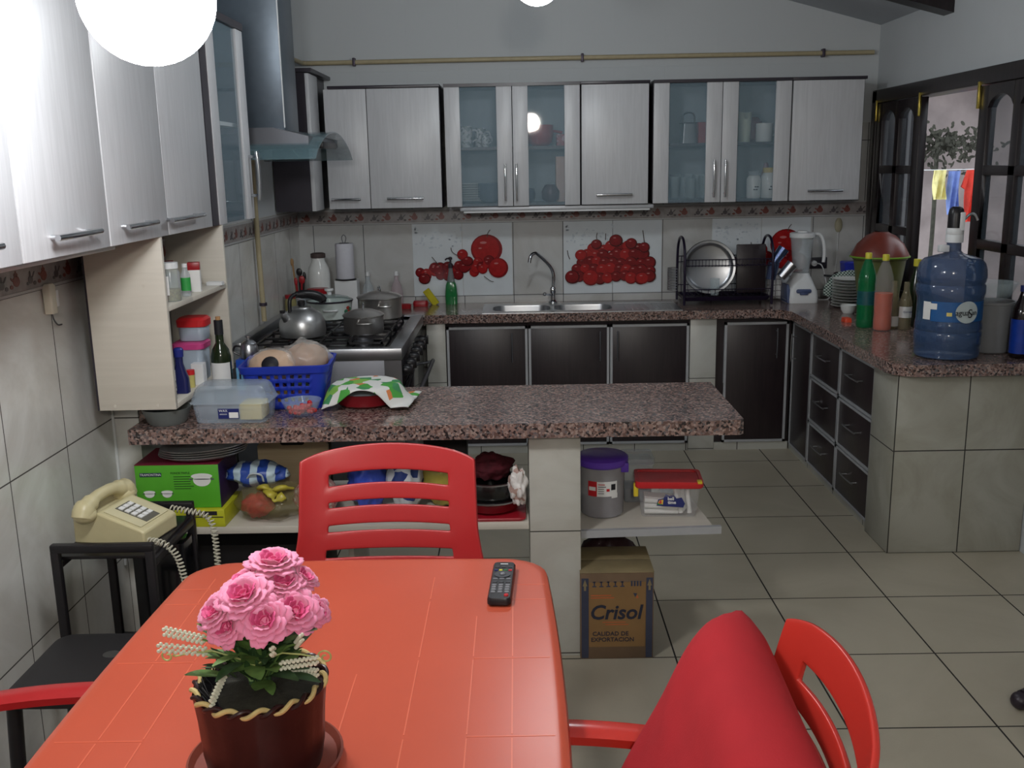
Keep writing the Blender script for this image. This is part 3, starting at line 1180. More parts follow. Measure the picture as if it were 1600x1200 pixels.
# ---- worktop: one L-shaped granite slab with rounded corner
gr = granite()
mb = MB()
def arc(cx, cy, r, a0, a1, n=8):
    return [(cx + r * cos(radians(a0 + (a1 - a0) * i / n)), cy + r * sin(radians(a0 + (a1 - a0) * i / n))) for i in range(n + 1)]
sk = [(-.535, 5.632), (1.44, 5.632)] + [(1.49, 5.60), (1.535, 5.55)] + [(1.545, 4.10)] + arc(1.665, 4.102, .12, 180, 270) + [(XR - .002, 3.982), (XR - .002, YB - .009), (XL2 + .009, YB - .009), (XL2 + .009, 5.55), (-.535, 5.55)]
# cut the sink opening by building the slab in pieces around it
def slab(mb, poly, z0, z1, r=0.006):
    mb.prism(poly, z0, z1, 'Z')
SX0, SX1, SY0, SY1 = -.19, .93, 5.675, 6.03
mb.prism([(-.535, 5.632), (SX0, 5.632), (SX0, YB - .009), (XL2 + .009, YB - .009), (XL2 + .009, 5.56), (-.535, 5.56)], .80, .85, 'Z')
mb.box(SX0, SX1, 5.632, SY0, .80, .85)
mb.box(SX0, SX1, SY1, YB - .009, .80, .85)
mb.prism([(SX1, 5.632), (1.44, 5.632), (1.50, 5.60), (1.545, 5.53), (1.545, 4.10)] + arc(1.665, 4.102, .12, 180, 270)[1:] + [(XR - .002, 3.982), (XR - .002, YB - .009), (SX1, YB - .009)], .80, .85, 'Z')
tag(mb.build('granite_worktop', gr, smooth=False), 'speckled brown granite worktop running along the back wall and the window', 'worktop')

# ---- steel double sink with drainboard
t = thing('kitchen_sink', 'stainless steel double-bowl sink let into the back worktop', 'sink', (.37, 5.85, .85))
mb = MB()
bowls = [(.02, 5.835, .165, .125), (.385, 5.835, .165, .125)]
# rim sheet made of quads around two oval-cornered bowls
N_ = 10
def rim(mb, cx, cy, hx, hy, X0, X1, Y0, Y1, z):
    inner = [(cx + x, cy + y) for x, y in rrect(hx, hy, .07, 5)]
    outer = []
    for (x, y) in inner:
        dx, dy = (x - cx) / hx, (y - cy) / hy
        k = max(abs(dx), abs(dy))
        ox = cx + dx / k * hx
        oy = cy + dy / k * hy
        outer.append((X0 + (ox - (cx - hx)) / (2 * hx) * (X1 - X0), Y0 + (oy - (cy - hy)) / (2 * hy) * (Y1 - Y0)))
    mb.loft([[(a, b, z) for a, b in outer], [(a, b, z) for a, b in inner]], False, False)
    lv = [(0, 1.0), (-.012, .985), (-.10, .94), (-.14, .85), (-.145, .4)]
    mb.loft([[(cx + x * k, cy + y * k, z + dz) for x, y in rrect(hx, hy, .07, 5)] for dz, k in lv], False, True)
zr = .854
rim(mb, .02, 5.83, .17, .12, SX0 - .02, .2025, SY0 - .015, SY1 - .04, zr)
rim(mb, .385, 5.83, .17, .12, .2025, .58, SY0 - .015, SY1 - .04, zr)
mb.box(SX0 - .02, .95, SY1 - .04, SY1 + .02, .850, zr)
mb.box(.58, .95, SY0 - .015, SY1 - .04, .848, zr - .002)
mb.box(SX0 - .02, .95, SY0 - .021, SY0 - .015, .848, zr)
mb.build('basin', M_steel, t, world=True)
mb = MB()
for i in range(9):
    mb.box(.63 + i * .034, .638 + i * .034, SY0 + .03, SY1 - .07, zr - .003, zr + .001)
mb.build('drainboard', M_steel, t, world=True)
for cx in (.02, .385):
    mb = MB(); mb.lathe([(.036, .0), (.034, .004), (.02, .003), (.018, -.002)], 20, (cx, 5.83, zr - .1445))
    mb.build('drain', M_chrome, t, world=True)
t = thing('kitchen_tap', 'chrome swan-neck tap behind the sink', 'tap', (.215, 6.04, .854))
mb = MB()
mb.lathe([(.026, 0), (.026, .01), (.016, .02), (.014, .06), (.018, .065), (.018, .09), (.012, .1)], 20)
mb.tube([(0, 0, .09), (.004, 0, .17), (-.02, -.02, .23), (-.09, -.09, .305), (-.115, -.115, .315), (-.135, -.135, .300), (-.145, -.145, .262)], .0105, 12, 6)
mb.build('spout', M_chrome, t)
mb = MB(); mb.tube([(0, -.02, .05), (-.02, -.035, .055), (-.05, -.04, .06)], .006, 8, 3); mb.sphere((-.052, -.04, .06), .012, seg=12, rings=8)
mb.build('lever', M_chrome, t)

# ---- peninsula slab and its pillar and shelves
mb = MB()
poly = [(-1.285, 3.11), (.715, 3.11)] + [(.731, 3.125), (.731, 3.69), (XL2 + .003, 3.69), (XL2 + .003, 3.375), (-1.285, 3.375)]
mb.prism(poly, .81, .86, 'Z')
tag(mb.build('granite_slab', gr, smooth=False), 'pinkish brown speckled granite breakfast slab sticking out from the left wall', 'worktop')
mb = MB(); mb.box(.027, .20, 3.17, 3.60, 0, .808, .003)
tag(mb.build('slab_pillar', M_tile_pillar), 'pale tiled pillar holding up the granite breakfast slab', 'pillar')
mb = MB(); mb.box(XL2 + .002, .024, 3.165, 3.66, .475, .50, .002)
tag(mb.build('storage_shelf', M_cream), 'cream shelf board under the left half of the granite slab', 'shelf')
mb = MB(); mb.box(XL2 + .002, XL2 + .022, 3.38, 3.64, .0, .474, .002)
tag(mb.build('shelf_support', M_cream), 'cream upright board against the left wall carrying the lower shelf', 'shelf support')
mb = MB(); mb.box(-.62, -.60, 3.30, 3.64, 0, .474, .002)
tag(mb.build('shelf_support', M_cream), 'cream upright board under the middle of the lower shelf, behind the red chair', 'shelf support')
# right shelf: slightly skewed board with a metal front edge
t = thing('side_shelf', 'pale board with metal front edge fixed to the right side of the pillar', 'shelf', (.203, 3.4, .44))
mb = MB()
mb.prism([(.203, 3.22), (.665, 3.245), (.625, 3.70), (.203, 3.70)], .432, .446, 'Z')
mb.build('board', M_cream, t, world=True)
mb = MB()
mb.prism([(.203, 3.203), (.69, 3.225), (.69, 3.243), (.203, 3.221)], .424, .450, 'Z')
mb.build('front_edge', M_alu_w, t, world=True)

# ---- range hood with arched glass canopy
t = thing('range_hood', 'steel range hood with chimney and arched glass canopy over the stove', 'range hood', (XL2, 4.93, 1.72))
mb = MB(); mb.box(XL2 + .002, -1.068, 4.72, 5.02, 1.86, 3.28, .004)
mb.build('chimney', pm('chimney_steel', (92, 102, 112), .35, .6, var=.05), t, world=True)
mb = MB(); mb.box(-1.071, -1.066, 4.716, 4.721, 1.875, 3.28)  # white strip added for the bright line along the chimney's near edge
mb.build('bright_edge', M_white, t, world=True)
mb = MB()
mb.prism([(XL2 + .002, 1.79), (-.93, 1.79), (-.93, 1.83), (-1.09, 1.87), (XL2 + .002, 1.87)], 4.56, 5.30, 'Y')
mb.build('body', M_steel_d, t, world=True)
mb = MB()
ringsA = []
for i in range(17):
    tt = i / 16
    y = 4.42 + (5.42 - 4.42) * tt
    z = 1.728 + .125 * sin(pi * tt) ** .75
    ringsA.append([(XL2 + .002, y, z), (-.875 + .0 * sin(pi * tt), y, z), (-.875, y, z + .006), (XL2 + .002, y, z + .006)])
mb.loft(ringsA)
mb.build('glass_canopy', pm('hood_glass', (120, 150, 158), .04, alpha=.38, var=0), t, world=True)
mb = MB(); mb.box(-.93, -.90, 4.75, 5.08, 1.78, 1.81, .004)
mb.build('control_panel', M_black, t, world=True)

# ---- stove
SXa, SXb, SYa, SYb, SZ = XL2 + .012, -.54, 4.47, 5.535, .87
t = thing('gas_stove', 'wide stainless steel gas stove with black hob standing at the left wall', 'stove', ((SXa + SXb) / 2, 5.0, 0))
mb = MB()
mb.box(SXa, SXb - .03, SYa + .012, SYb - .01, .06, SZ - .05, .003)
for fx_ in (SXa + .04, SXb - .07):
    for fy_ in (SYa + .05, SYb - .05):
        mb.cyl((fx_, fy_, 0), .018, .062, 12)
mb.build('body', M_steel_d, t, world=True)
mb = MB()
mb.box(SXa, SXb, SYa, SYa + .055, SZ - .055, SZ, .003)
mb.box(SXa, SXb, SYb - .05, SYb, SZ - .055, SZ, .003)
mb.box(SXb - .065, SXb, SYa + .055, SYb - .05, SZ - .055, SZ, .003)
mb.box(SXa, SXa + .04, SYa + .055, SYb - .05, SZ - .055, SZ + .03, .003)
mb.box(SXb - .085, SXb - .005, SYa + .004, SYa + .013, .06, SZ - .057)
mb.build('rim', M_steel, t, world=True)
mb = MB(); mb.box(SXa + .04, SXb - .065, SYa + .055, SYb - .05, SZ - .03, SZ - .012)
hob = mb.build('hob', M_blackgloss, t, world=True)
burn = [(-.76, 4.75, .05), (-1.08, 4.75, .042), (-.92, 5.01, .06), (-.76, 5.28, .042), (-1.08, 5.28, .05)]
for bx, by, br in burn:
    mb = MB()
    mb.lathe([(br, 0), (br, .008), (br * .8, .012), (br * .8, .02), (br * .55, .024)], 24, (bx, by, SZ - .012))
    mb.build('burner', M_steel_d, hob, world=True)
mb_ = None
for gx0, gx1, gy0, gy1 in ((-1.24, -.64, 4.56, 4.89), (-1.24, -.64, 4.90, 5.14), (-1.24, -.64, 5.15, 5.46)):
    mb = MB()
    zt = SZ + .016
    mb.box(gx0, gx1, gy0, gy0 + .01, zt - .01, zt); mb.box(gx0, gx1, gy1 - .01, gy1, zt - .01, zt)
    mb.box(gx0, gx0 + .01, gy0, gy1, zt - .01, zt); mb.box(gx1 - .01, gx1, gy0, gy1, zt - .01, zt)
    ym = (gy0 + gy1) / 2
    mb.box(gx0, gx1, ym - .005, ym + .005, zt - .01, zt)
    for k in (.27, .5, .73):
        xx = gx0 + (gx1 - gx0) * k
        mb.box(xx - .005, xx + .005, gy0, gy1, zt - .01, zt)
    for xx in (gx0 + .005, gx1 - .005):
        for yy in (gy0 + .005, gy1 - .005):
            mb.cyl((xx, yy, SZ - .014), .005, .022, 8)
    mb.build('pan_grate', M_black, t, world=True)
mb = MB(); mb.box(SXb - .03, SXb - .006, SYa + .012, SYb - .01, SZ - .19, SZ - .056, .003)
mb.build('control_panel', M_blackgloss, t, world=True)
for k in range(6):
    yy = SYa + .12 + k * .165
    mb = MB(); mb.lathe([(.026, 0), (.026, .012), (.02, .034), (.016, .037)], 20, (SXb - .006, yy, SZ - .125), axis='X')
    mb.box(SXb + .02, SXb + .036, yy - .004, yy + .004, SZ - .150, SZ - .100, .002)
    mb.build('knob', M_black, t, world=True)
mb = MB(); mb.box(SXb - .03, SXb - .004, SYa + .015, SYb - .012, .16, SZ - .20, .004)
od = mb.build('oven_door', M_blackgloss, t, world=True)
mb = MB(); mb.tube([(SXb - .004, SYa + .06, .60), (SXb + .05, SYa + .06, .61)], .008, 8, 1)
mb.tube([(SXb - .004, SYb - .06, .60), (SXb + .05, SYb - .06, .61)], .008, 8, 1)
mb.tube([(SXb + .05, SYa + .03, .61), (SXb + .05, SYb - .03, .61)], .011, 10, 1)
mb.build('handle', M_steel_d, od, world=True)

# ---- yellow gas pipes
M_pipe = pm('gas_pipe_yellow', (164, 152, 122), .45, var=.06)
M_clamp = pm('pipe_clamp', (66, 58, 70), .4, .4)
t = thing('gas_pipe', 'long pale yellow pipe running above the back wall cabinets', 'pipe', (.4, 6.12, 2.30))
mb = MB(); mb.tube([(-1.27, 5.6, 2.30), (-1.26, 6.02, 2.30), (-1.24, 6.112, 2.30), (-1.1, 6.125, 2.30), (0, 6.125, 2.302), (2.13, 6.125, 2.30)], .0135, 12, 3)
mb.build('pipe', M_pipe, t, world=True)
for x in (-.95, .405, 1.83):
    mb = MB(); mb.box(x - .008, x + .008, 6.105, 6.148, 2.278, 2.325, .003)
    mb.build('clamp', M_clamp, t, world=True)
t = thing('gas_pipe', 'upright pale yellow pipe on the left wall coming down to the stove', 'pipe', (-1.325, 4.40, .88))
mb = MB(); mb.tube([(-1.322, 5.06, 1.78), (-1.322, 5.06, 1.3), (-1.318, 5.06, .92)], .0135, 12, 3)
mb.build('pipe', M_pipe, t, world=True)
mb = MB(); mb.cyl((-1.318, 5.06, 1.00), .020, .016, 16)
mb.build('clamp', M_clamp, t, world=True)

# =================================================================== DINING FURNITURE
# ---- orange plastic table (top at 0.74)
TX, TY = -.375, 1.60
t = thing('dining_table', 'orange plastic dining table with a flower pot and a remote control on it', 'table', (TX, TY, 0))


def barrel(hx, hy, bx, by, r, n=10):
    """outline with bowed sides"""
    pts = []
    corners = [(hx, hy, 0), (-hx, hy, 90), (-hx, -hy, 180), (hx, -hy, 270)]
    raw = []
    for cx, cy, a0 in corners:
        sx_, sy_ = (1 if cx > 0 else -1), (1 if cy > 0 else -1)
        for i in range(7):
            a = radians(a0 + 90 * i / 6)
            raw.append((cx - sx_ * r + r * cos(a), cy - sy_ * r + r * sin(a)))
        nx, ny = corners[(corners.index((cx, cy, a0)) + 1) % 4][:2]
        sx2, sy2 = (1 if nx > 0 else -1), (1 if ny > 0 else -1)
        ax_, ay_ = raw[-1]
        a1 = radians(a0 + 90)
        bx_, by_ = nx - sx2 * r + r * cos(a1), ny - sy2 * r + r * sin(a1)
        for i in range(1, n):
            tt = i / n
            raw.append((ax_ + (bx_ - ax_) * tt, ay_ + (by_ - ay_) * tt))
    for x, y in raw:
        k = max(0.0, 1 - (y / hy) ** 2)
        q = max(0.0, 1 - (x / hx) ** 2)
        pts.append((x + bx * k * (x / hx), y + by * q * (y / hy)))
    return pts


mb = MB()
O = barrel(.43, .68, .022, .012, .085)
def sc(p, d):
    return [(x - d * (1 if x > 0 else -1) * min(1, abs(x) / .3), y - d * (1 if y > 0 else -1) * min(1, abs(y) / .4)) for x, y in p]
rings = [[(x, y, .700) for x, y in sc(O, .002)], [(x, y, .722) for x, y in O], [(x, y, .734) for x, y in sc(O, .004)], [(x, y, .7395) for x, y in sc(O, .013)],
         [(x, y, .7405) for x, y in sc(O, .02)], [(x, y, .740) for x, y in sc(O, .03)]]
mb.loft(rings, False, True)
mb.loft([[(x, y, .700) for x, y in sc(O, .002)], [(x, y, .700) for x, y in sc(O, .01)], [(x, y, .734) for x, y in sc(O, .014)]], False, True)
# moulded seams a hair proud of the top, coloured lighter to paint their highlights
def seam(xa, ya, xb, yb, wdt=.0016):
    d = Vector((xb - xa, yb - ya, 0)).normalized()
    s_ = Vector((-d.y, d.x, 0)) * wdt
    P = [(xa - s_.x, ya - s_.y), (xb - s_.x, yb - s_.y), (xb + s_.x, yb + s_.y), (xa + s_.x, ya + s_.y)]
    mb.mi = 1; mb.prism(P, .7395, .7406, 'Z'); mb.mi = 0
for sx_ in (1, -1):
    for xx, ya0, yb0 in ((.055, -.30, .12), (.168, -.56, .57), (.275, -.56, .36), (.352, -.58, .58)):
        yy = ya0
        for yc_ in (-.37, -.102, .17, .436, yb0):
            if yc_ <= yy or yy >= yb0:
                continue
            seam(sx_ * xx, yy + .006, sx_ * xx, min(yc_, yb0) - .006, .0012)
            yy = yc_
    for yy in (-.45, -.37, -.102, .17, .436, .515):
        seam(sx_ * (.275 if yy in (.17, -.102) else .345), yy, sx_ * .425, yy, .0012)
mb.build('tabletop', [M_orange, pm('seam_highlight', (212, 106, 78), .35, var=0)], t, angle=35)
for sx_ in (1, -1):
    mb = MB(); mb.box(sx_ * .36 - .008, sx_ * .36 + .008, -.58, .58, .655, .7335, .002)
    mb.build('apron', M_orange, t)
for sy_ in (1, -1):
    mb = MB(); mb.box(-.33, .33, sy_ * .60 - .008, sy_ * .60 + .008, .655, .7335, .002)
    mb.build('apron', M_orange, t)
for sx_ in (1, -1):
    for sy_ in (1, -1):
        mb = MB()
        mb.rr([(0, .022, .022, .01), (.3, .026, .026, .012), (.72, .034, .034, .014)], (0, 0))
        for v in mb.bm.verts:
            k = 1 - v.co.z / .72
            v.co.x += sx_ * (.352 + .03 * k)
            v.co.y += sy_ * (.585 + .03 * k)
        mb.build('leg', M_orange, t)


# ---- plastic armchairs: back, seat, two arms, four legs. Faces -y.
def chair_back(mat, t):
    us = [-1, -.93, -.80, -.68, -.45, -.22, 0, .22, .45, .68, .80, .93, 1]
    # (z centre line, slot?) rows
    zrow = [.455, .52, .60, .670, .690, .735, .752, .796, .810, .851, .881, .920, .946]
    slots = {(3, 4), (5, 6), (7, 8), (9, 10)}
    V = []
    mb = MB()

    def pt(u, z):
        f = (z - .455) / (.946 - .455)
        hw = .245 - .012 * f + .050 * max(0, (.76 - z) / .25) ** 1.4
        if z < .62:
            hw = .245 - .012 * f + .035 * min(1, max(0, (.76 - z) / .2)) ** 1.4
        arch = .027 * (1 - u * u) * max(0, (z - .66) / .286) ** 1.0 - .010 * abs(u) ** 8 * max(0, (z - .9) / .046)
        sag = -.012
        y = .225 + .105 * f + .035 * (1 - u * u) * (.35 + .65 * f) - .012 * abs(u) ** 6
        return Vector((u * hw, y, z + arch + sag * f))
    for z in zrow:
        V.append([mb.bm.verts.new(pt(u, z)) for u in us])
    for j in range(len(zrow) - 1):
        for i in range(len(us) - 1):
            if (j, j + 1) in slots and 3 <= i <= 8:
                continue
            mb.bm.faces.new((V[j][i], V[j][i + 1], V[j + 1][i + 1], V[j + 1][i]))
    o = mb.build('backrest', mat, t)
    mod(o, 'SOLIDIFY', thickness=.011, offset=0)
    b = mod(o, 'BEVEL', width=.004, segments=3)
    b.limit_method = 'ANGLE'
    b.angle_limit = radians(50)
    s_ = mod(o, 'SUBSURF', levels=1, render_levels=1)
    for p in o.data.polygons:
        p.use_smooth = True
    # raised rim down both sides and over the top
    mb = MB()
    for sg in (-1, 1):
        pts = [pt(sg * .985, z) + Vector((0, -.008, 0)) for z in (.455, .52, .60, .68, .76, .84, .90, .955)]
        mb.tube(pts, .0085, 8, 3)
    return o


def make_chair(label, loc, rotz, mat, group='red plastic armchairs around the orange table', mat2=None):
    t = thing('plastic_armchair', label, 'chair', loc, rotz, group)
    chair_back(mat, t)
    mb = MB()
    rows_ = []
    n, m_ = 12, 12
    for j in range(m_ + 1):
        v = j / m_
        y = -.235 + .47 * v
        row = []
        for i in range(n + 1):
            u = -1 + 2 * i / n
            hw = .255 - .02 * v
            z = .440 - .018 * (1 - u * u) * (1 - (2 * v - 1) ** 2) - (.03 * (1 - v / .12) ** 2 if v < .12 else 0) + (.02 * ((v - .9) / .1) ** 2 if v > .9 else 0)
            row.append((u * hw, y, z))
        rows_.append(row)
    mb.loft([r for r in rows_], False, False, close=False)
    o = mb.build('seat', mat, t)
    mod(o, 'SOLIDIFY', thickness=.012, offset=-1)
    for sg in (-1, 1):
        mb = MB()
        pts = [(sg * .262, .262, .640), (sg * .285, .18, .655), (sg * .305, .05, .662), (sg * .312, -.10, .662), (sg * .300, -.19, .650), (sg * .285, -.225, .62)]
        P = smooth_pts(pts, 5)
        rings = []
        for p in P:
            w_ = .027
            rings.append([(p.x - w_, p.y, p.z - .016), (p.x + w_, p.y, p.z - .018), (p.x + w_ + .003, p.y, p.z), (p.x + w_ * .6, p.y, p.z + .008),
                          (p.x - w_ * .6, p.y, p.z + .008), (p.x - w_ - .003, p.y, p.z)])
        mb.loft(rings)
        mb.build('armrest', mat, t, angle=60)
        mb = MB()
        rings = []
        for z, x, y, w_ in ((.0, .275, -.26, .020), (.2, .272, -.25, .023), (.44, .262, -.232, .028), (.55, .275, -.228, .026), (.632, .288, -.222, .026)):
            rings.append([(sg * x + a, y + b, z) for a, b in rrect(w_, .018, .008, 3)])
        mb.loft(rings)
        mb.build('leg', mat, t)
        mb = MB()
        rings = []
        for z, x, y, w_ in ((.0, .255, .32, .020), (.2, .248, .285, .023), (.44, .240, .24, .028), (.52, .245, .236, .022)):
            rings.append([(sg * x + a, y + b, z) for a, b in rrect(w_, .018, .008, 3)])
        mb.loft(rings)
        mb.build('leg', mat, t)
    return t


make_chair('red plastic armchair with slotted back behind the far end of the orange table', (-.355, 2.19, 0), 0, M_red)
make_chair('red orange plastic armchair at the right of the table, carrying the red cushion', (.118, 1.33, 0), -93, M_redorange)
make_chair('red plastic armchair at the left of the table with only one arm in view', (-.905, 1.50, 0), 90, M_red)

# ---- red cushion leaning on the right chair
M_cushion = pm('red_cushion_cloth', (170, 30, 38), .9, var=.06, scale=12, bump=.25, bscale=300)
mb = MB()
n = 22
top, bot = [], []
for side in (1, -1):
    rows_ = []
    for j in range(n + 1):
        v = -1 + 2 * j / n
        row = []
        for i in range(n + 1):
            u = -1 + 2 * i / n
            e = max(0.0, (1 - u ** 8)) * max(0.0, (1 - v ** 6))
            th = .078 * e ** .45
            wr = .006 * noise.noise(Vector((u * 2.2, v * 2.2, 3.1 * side))) * e + .004 * sin(9 * (u + v * .6)) * e * max(0, u)
            k = 1 - .05 * (abs(u * v)) ** 2
            pin = 1.0
            row.append((u * .25 * pin, side * (th + wr), v * .235 * (1 - .03 * (1 - u * u))))
        rows_.append(row)
    mb.loft(rows_, False, False, close=False)
bmesh.ops.remove_doubles(mb.bm, verts=mb.bm.verts[:], dist=.0015)
o = mb.build('red_cushion', M_cushion, loc=(.286, 1.365, .695), angle=80)
o.rotation_euler = (radians(-24), radians(5), radians(-90))
tag(o, 'plain red cushion leaning against the backrest of the right chair', 'cushion')
mod(o, 'SUBSURF', levels=1, render_levels=1)

# ---- black plastic step stool and the telephone stand by the left wall
M_blackseat = pm('black_seat_plastic', (34, 32, 34), .5, var=.08, bump=.1, bscale=500)
t = thing('step_stool', 'black plastic stool with small oval badge on its seat', 'stool', (-1.06, 2.30, 0))
mb = MB()
mb.rr([(.43, .195, .165, .04), (.452, .20, .17, .045), (.460, .196, .166, .043), (.4615, .185, .155, .036)], (0, 0))
mb.build('seat', M_blackseat, t)
mb = MB(); mb.lathe([(.022, 0), (.022, .0012)], 28, (0, 0, 0))
for v in mb.bm.verts:
    v.co.x *= 1.0; v.co.y *= .85
mb.build('badge', M_alu, t, loc=(-.012, .045, .4615))
for sx_ in (-1, 1):
    for sy_ in (-1, 1):
        mb = MB(); mb.tube([(sx_ * .175, sy_ * .145, .435), (sx_ * .19, sy_ * .165, 0)], .018, 10, 1)
        mb.build('leg', M_black, t)
    mb = MB(); mb.box(sx_ * .183 - .008, sx_ * .183 + .008, -.14, .14, .20, .225)
    mb.build('stretcher', M_black, t)

t = thing('telephone_stand', 'black open-framed stand holding the cream telephone by the tiled wall', 'stand', (-1.18, 2.76, 0))
x0, x1, y0, y1, zt = -1.325, -1.035, 2.60, 2.95, .668
for nm, (a, b, c, d) in (('near', (x0, x1, y0 - .012, y0 + .012)), ('far', (x0, x1, y1 - .012, y1 + .012))):
    mb = MB()
    mb.box(a, b, c, d, zt - .026, zt, .005)
    mb.box(a, a + .024, c, d, 0, zt - .02, .004)
    mb.box(b - .024, b, c, d, 0, zt - .02, .004)
    mb.box(a + .02, b - .02, c, d, .20, .222, .003)
    mb.build('end_frame', M_black, t, world=True)
for xx in (x0, x1 - .024):
    mb = MB(); mb.box(xx, xx + .024, y0 + .01, y1 - .01, zt - .075, zt - .050, .004)
    mb.build('side_rail', M_black, t, world=True)
mb = MB(); mb.box(x0 + .01, x1 - .01, y0 + .012, y1 - .012, zt - .052, zt - .042, .002)
mb.build('tray', M_black, t, world=True)
mb = MB(); mb.box(-1.20, x1 - .004, y1 - .11, y1 - .02, .02, .57, .004)
mb.build('back_box', M_blackgloss, t, world=True)

# ---- cream desk telephone
M_phone = pm('phone_cream', (196, 186, 146), .35, var=.03)
M_phone2 = pm('phone_face', (202, 194, 158), .4, var=.03)
t = thing('telephone', 'cream push-button desk telephone with coiled cord', 'telephone', (-1.18, 2.775, zt - .0415), 78)
mb = MB()
prof = [(-.115, 0), (-.115, .045), (-.105, .052), (.03, .098), (.05, .085), (.075, .085), (.10, .098), (.112, .092), (.115, .0)]
for a, b in ((-.088, .088),):
    mb.prism(prof, a, b, 'X')
o = mb.build('body', M_phone, t)
b_ = mod(o, 'BEVEL', width=.006, segments=3)
b_.limit_method = 'ANGLE'
def on_face(u, v, h=0.0):
    """u across (x), v up the sloped face (0..1)"""
    y = -.105 + .135 * v
    z = .052 + .046 * v
    return Vector((u, y, z)) + Vector((0, -.32, .947)) * h
mb = MB()
P = [on_face(-.072, .06, .001), on_face(.072, .06, .001), on_face(.072, .92, .001), on_face(-.072, .92, .001)]
Q = [p + Vector((0, -.32, .947)) * .0015 for p in P]
mb.loft([P, Q])
fp = mb.build('faceplate', M_phone2, t)
mb = MB()
P = [on_face(-.034, .10, .0028), on_face(.036, .10, .0028), on_face(.036, .84, .0028), on_face(-.034, .84, .0028)]
mb.loft([P, [p + Vector((0, -.32, .947)) * .001 for p in P]])
mb.build('key_field', pm('phone_key_field', (96, 94, 84), .5, var=.05), fp)
for r_ in range(4):
    for c_ in range(3):
        mb = MB()
        u0, v0 = -.030 + c_ * .022, .24 + r_ * .15
        P = [on_face(u0, v0, .003), on_face(u0 + .017, v0, .003), on_face(u0 + .017, v0 + .10, .003), on_face(u0, v0 + .10, .003)]
        mb.loft([P, [p + Vector((0, -.32, .947)) * .004 for p in P]])
        mb.build('key', M_label, fp)
# handset lying across the back
mb = MB()
rings = []
hp = [(-.112, .062, .088, .030), (-.10, .062, .108, .031), (-.075, .062, .118, .025), (-.04, .062, .128, .0185), (0, .062, .131, .0175), (.04, .062, .128, .0185), (.075, .062, .118, .025), (.10, .062, .108, .031), (.112, .062, .088, .030)]
mb.tube([(a, b, c) for a, b, c, d in hp], [d for a, b, c, d in hp], 16, 3)
mb.sphere((-.098, .062, .094), .034, .034, .026, 18, 10)
mb.sphere((.098, .062, .094), .034, .034, .026, 18, 10)
mb.build('handset', M_phone, t)
M_cordp = pm('phone_cord', (190, 186, 168), .4, var=.04)


def coil(path, r=.0085, wr=.0024, turns=38):
    P = smooth_pts(path, 16)
    L_ = [0.0]
    for a, b in zip(P[:-1], P[1:]):
        L_.append(L_[-1] + (b - a).length)
    out = []
    N2 = turns * 10
    j = 0
    up = Vector((0.3, 1, .2)).normalized()
    for i in range(N2 + 1):
        s_ = L_[-1] * i / N2
        while j < len(P) - 2 and L_[j + 1] < s_:
            j += 1
        f = (s_ - L_[j]) / max(1e-9, L_[j + 1] - L_[j])
        p = P[j].lerp(P[j + 1], f)
        d = (P[j + 1] - P[j]).normalized()
        sd = d.cross(up).normalized()
        u2 = sd.cross(d)
        a = 2 * pi * turns * i / N2
        out.append(p + sd * cos(a) * r + u2 * sin(a) * r)
    return out


inv = Matrix.Rotation(radians(-78), 3, 'Z')
base = Vector((-1.18, 2.775, zt - .0415))
path = [(-1.09, 2.69, .640), (-1.03, 2.67, .635), (-1.00, 2.68, .59), (-.985, 2.69, .50), (-.955, 2.71, .40), (-.93, 2.73, .36), (-.93, 2.80, .40), (-.945, 2.86, .50), (-.955, 2.88, .60), (-.975, 2.88, .645), (-1.03, 2.87, .665), (-1.08, 2.87, .675)]
mb = MB(); mb.tube([inv @ (p - base) for p in coil(path, turns=72)], .0026, 5, 1)
mb.build('coiled_cord', M_cordp, t)

# ---- flower pot with pink roses on a saucer
mb = MB(); mb.lathe([(.098, 0), (.118, .004), (.124, .02), (.120, .022), (.113, .010), (.10, .006), (.05, .006), (.001, .006)], 48, (0, 0, 0))
PX, PY = -.420, 1.425
tag(mb.build('plant_saucer', pm('saucer_brown', (128, 60, 46), .5, var=.08), loc=(PX, PY, .7402)), 'round terracotta brown saucer under the flower pot', 'saucer')
t = thing('potted_roses', 'dark woven pot of pink artificial roses on the orange table', 'potted flowers', (PX, PY, .7475))
M_pot = pm('pot_dark_wrap', (44, 17, 17), .38, var=.25, scale=14, bump=.5, bscale=28)
mb = MB()
rings = []
for z, r in ((0, .088), (.035, .094), (.095, .098), (.136, .1025), (.142, .103), (.142, .096), (.123, .093)):
    rings.append([(cos(2 * pi * i / 48) * r * (1 + .012 * sin(i * 1.9)), sin(2 * pi * i / 48) * r * (1 + .012 * sin(i * 1.9)), z) for i in range(48)])
mb.loft(rings)
mb.build('pot', M_pot, t)
# braided straw rim
mb = MB()
for k in range(2):
    mb.mi = k
    P = []
    for i in range(241):
        a = 2 * pi * i / 240
        ph = a * 13 + k * pi
        P.append(((.100 + .0045 * cos(ph)) * cos(a), (.100 + .0045 * cos(ph)) * sin(a), .142 + .005 * sin(ph)))
    mb.tube(P, .0040 if k == 0 else .0034, 8, 1)
mb.build('straw_rim', [pm('straw', (198, 176, 118), .7, var=.15, scale=60), M_pot], t)
mb = MB()
rings = []
for r, z in ((.095, .122), (.085, .128), (.06, .134), (.03, .138), (.004, .139)):
    rings.append([(r * cos(2 * pi * i / 32), r * sin(2 * pi * i / 32), z + .004 * noise.noise(Vector((i, r * 50, 0)))) for i in range(32)])
mb.loft(rings)
mb.build('soil', pm('floral_foam', (44, 42, 34), .95, var=.3, scale=60, bump=.8, bscale=200), t)
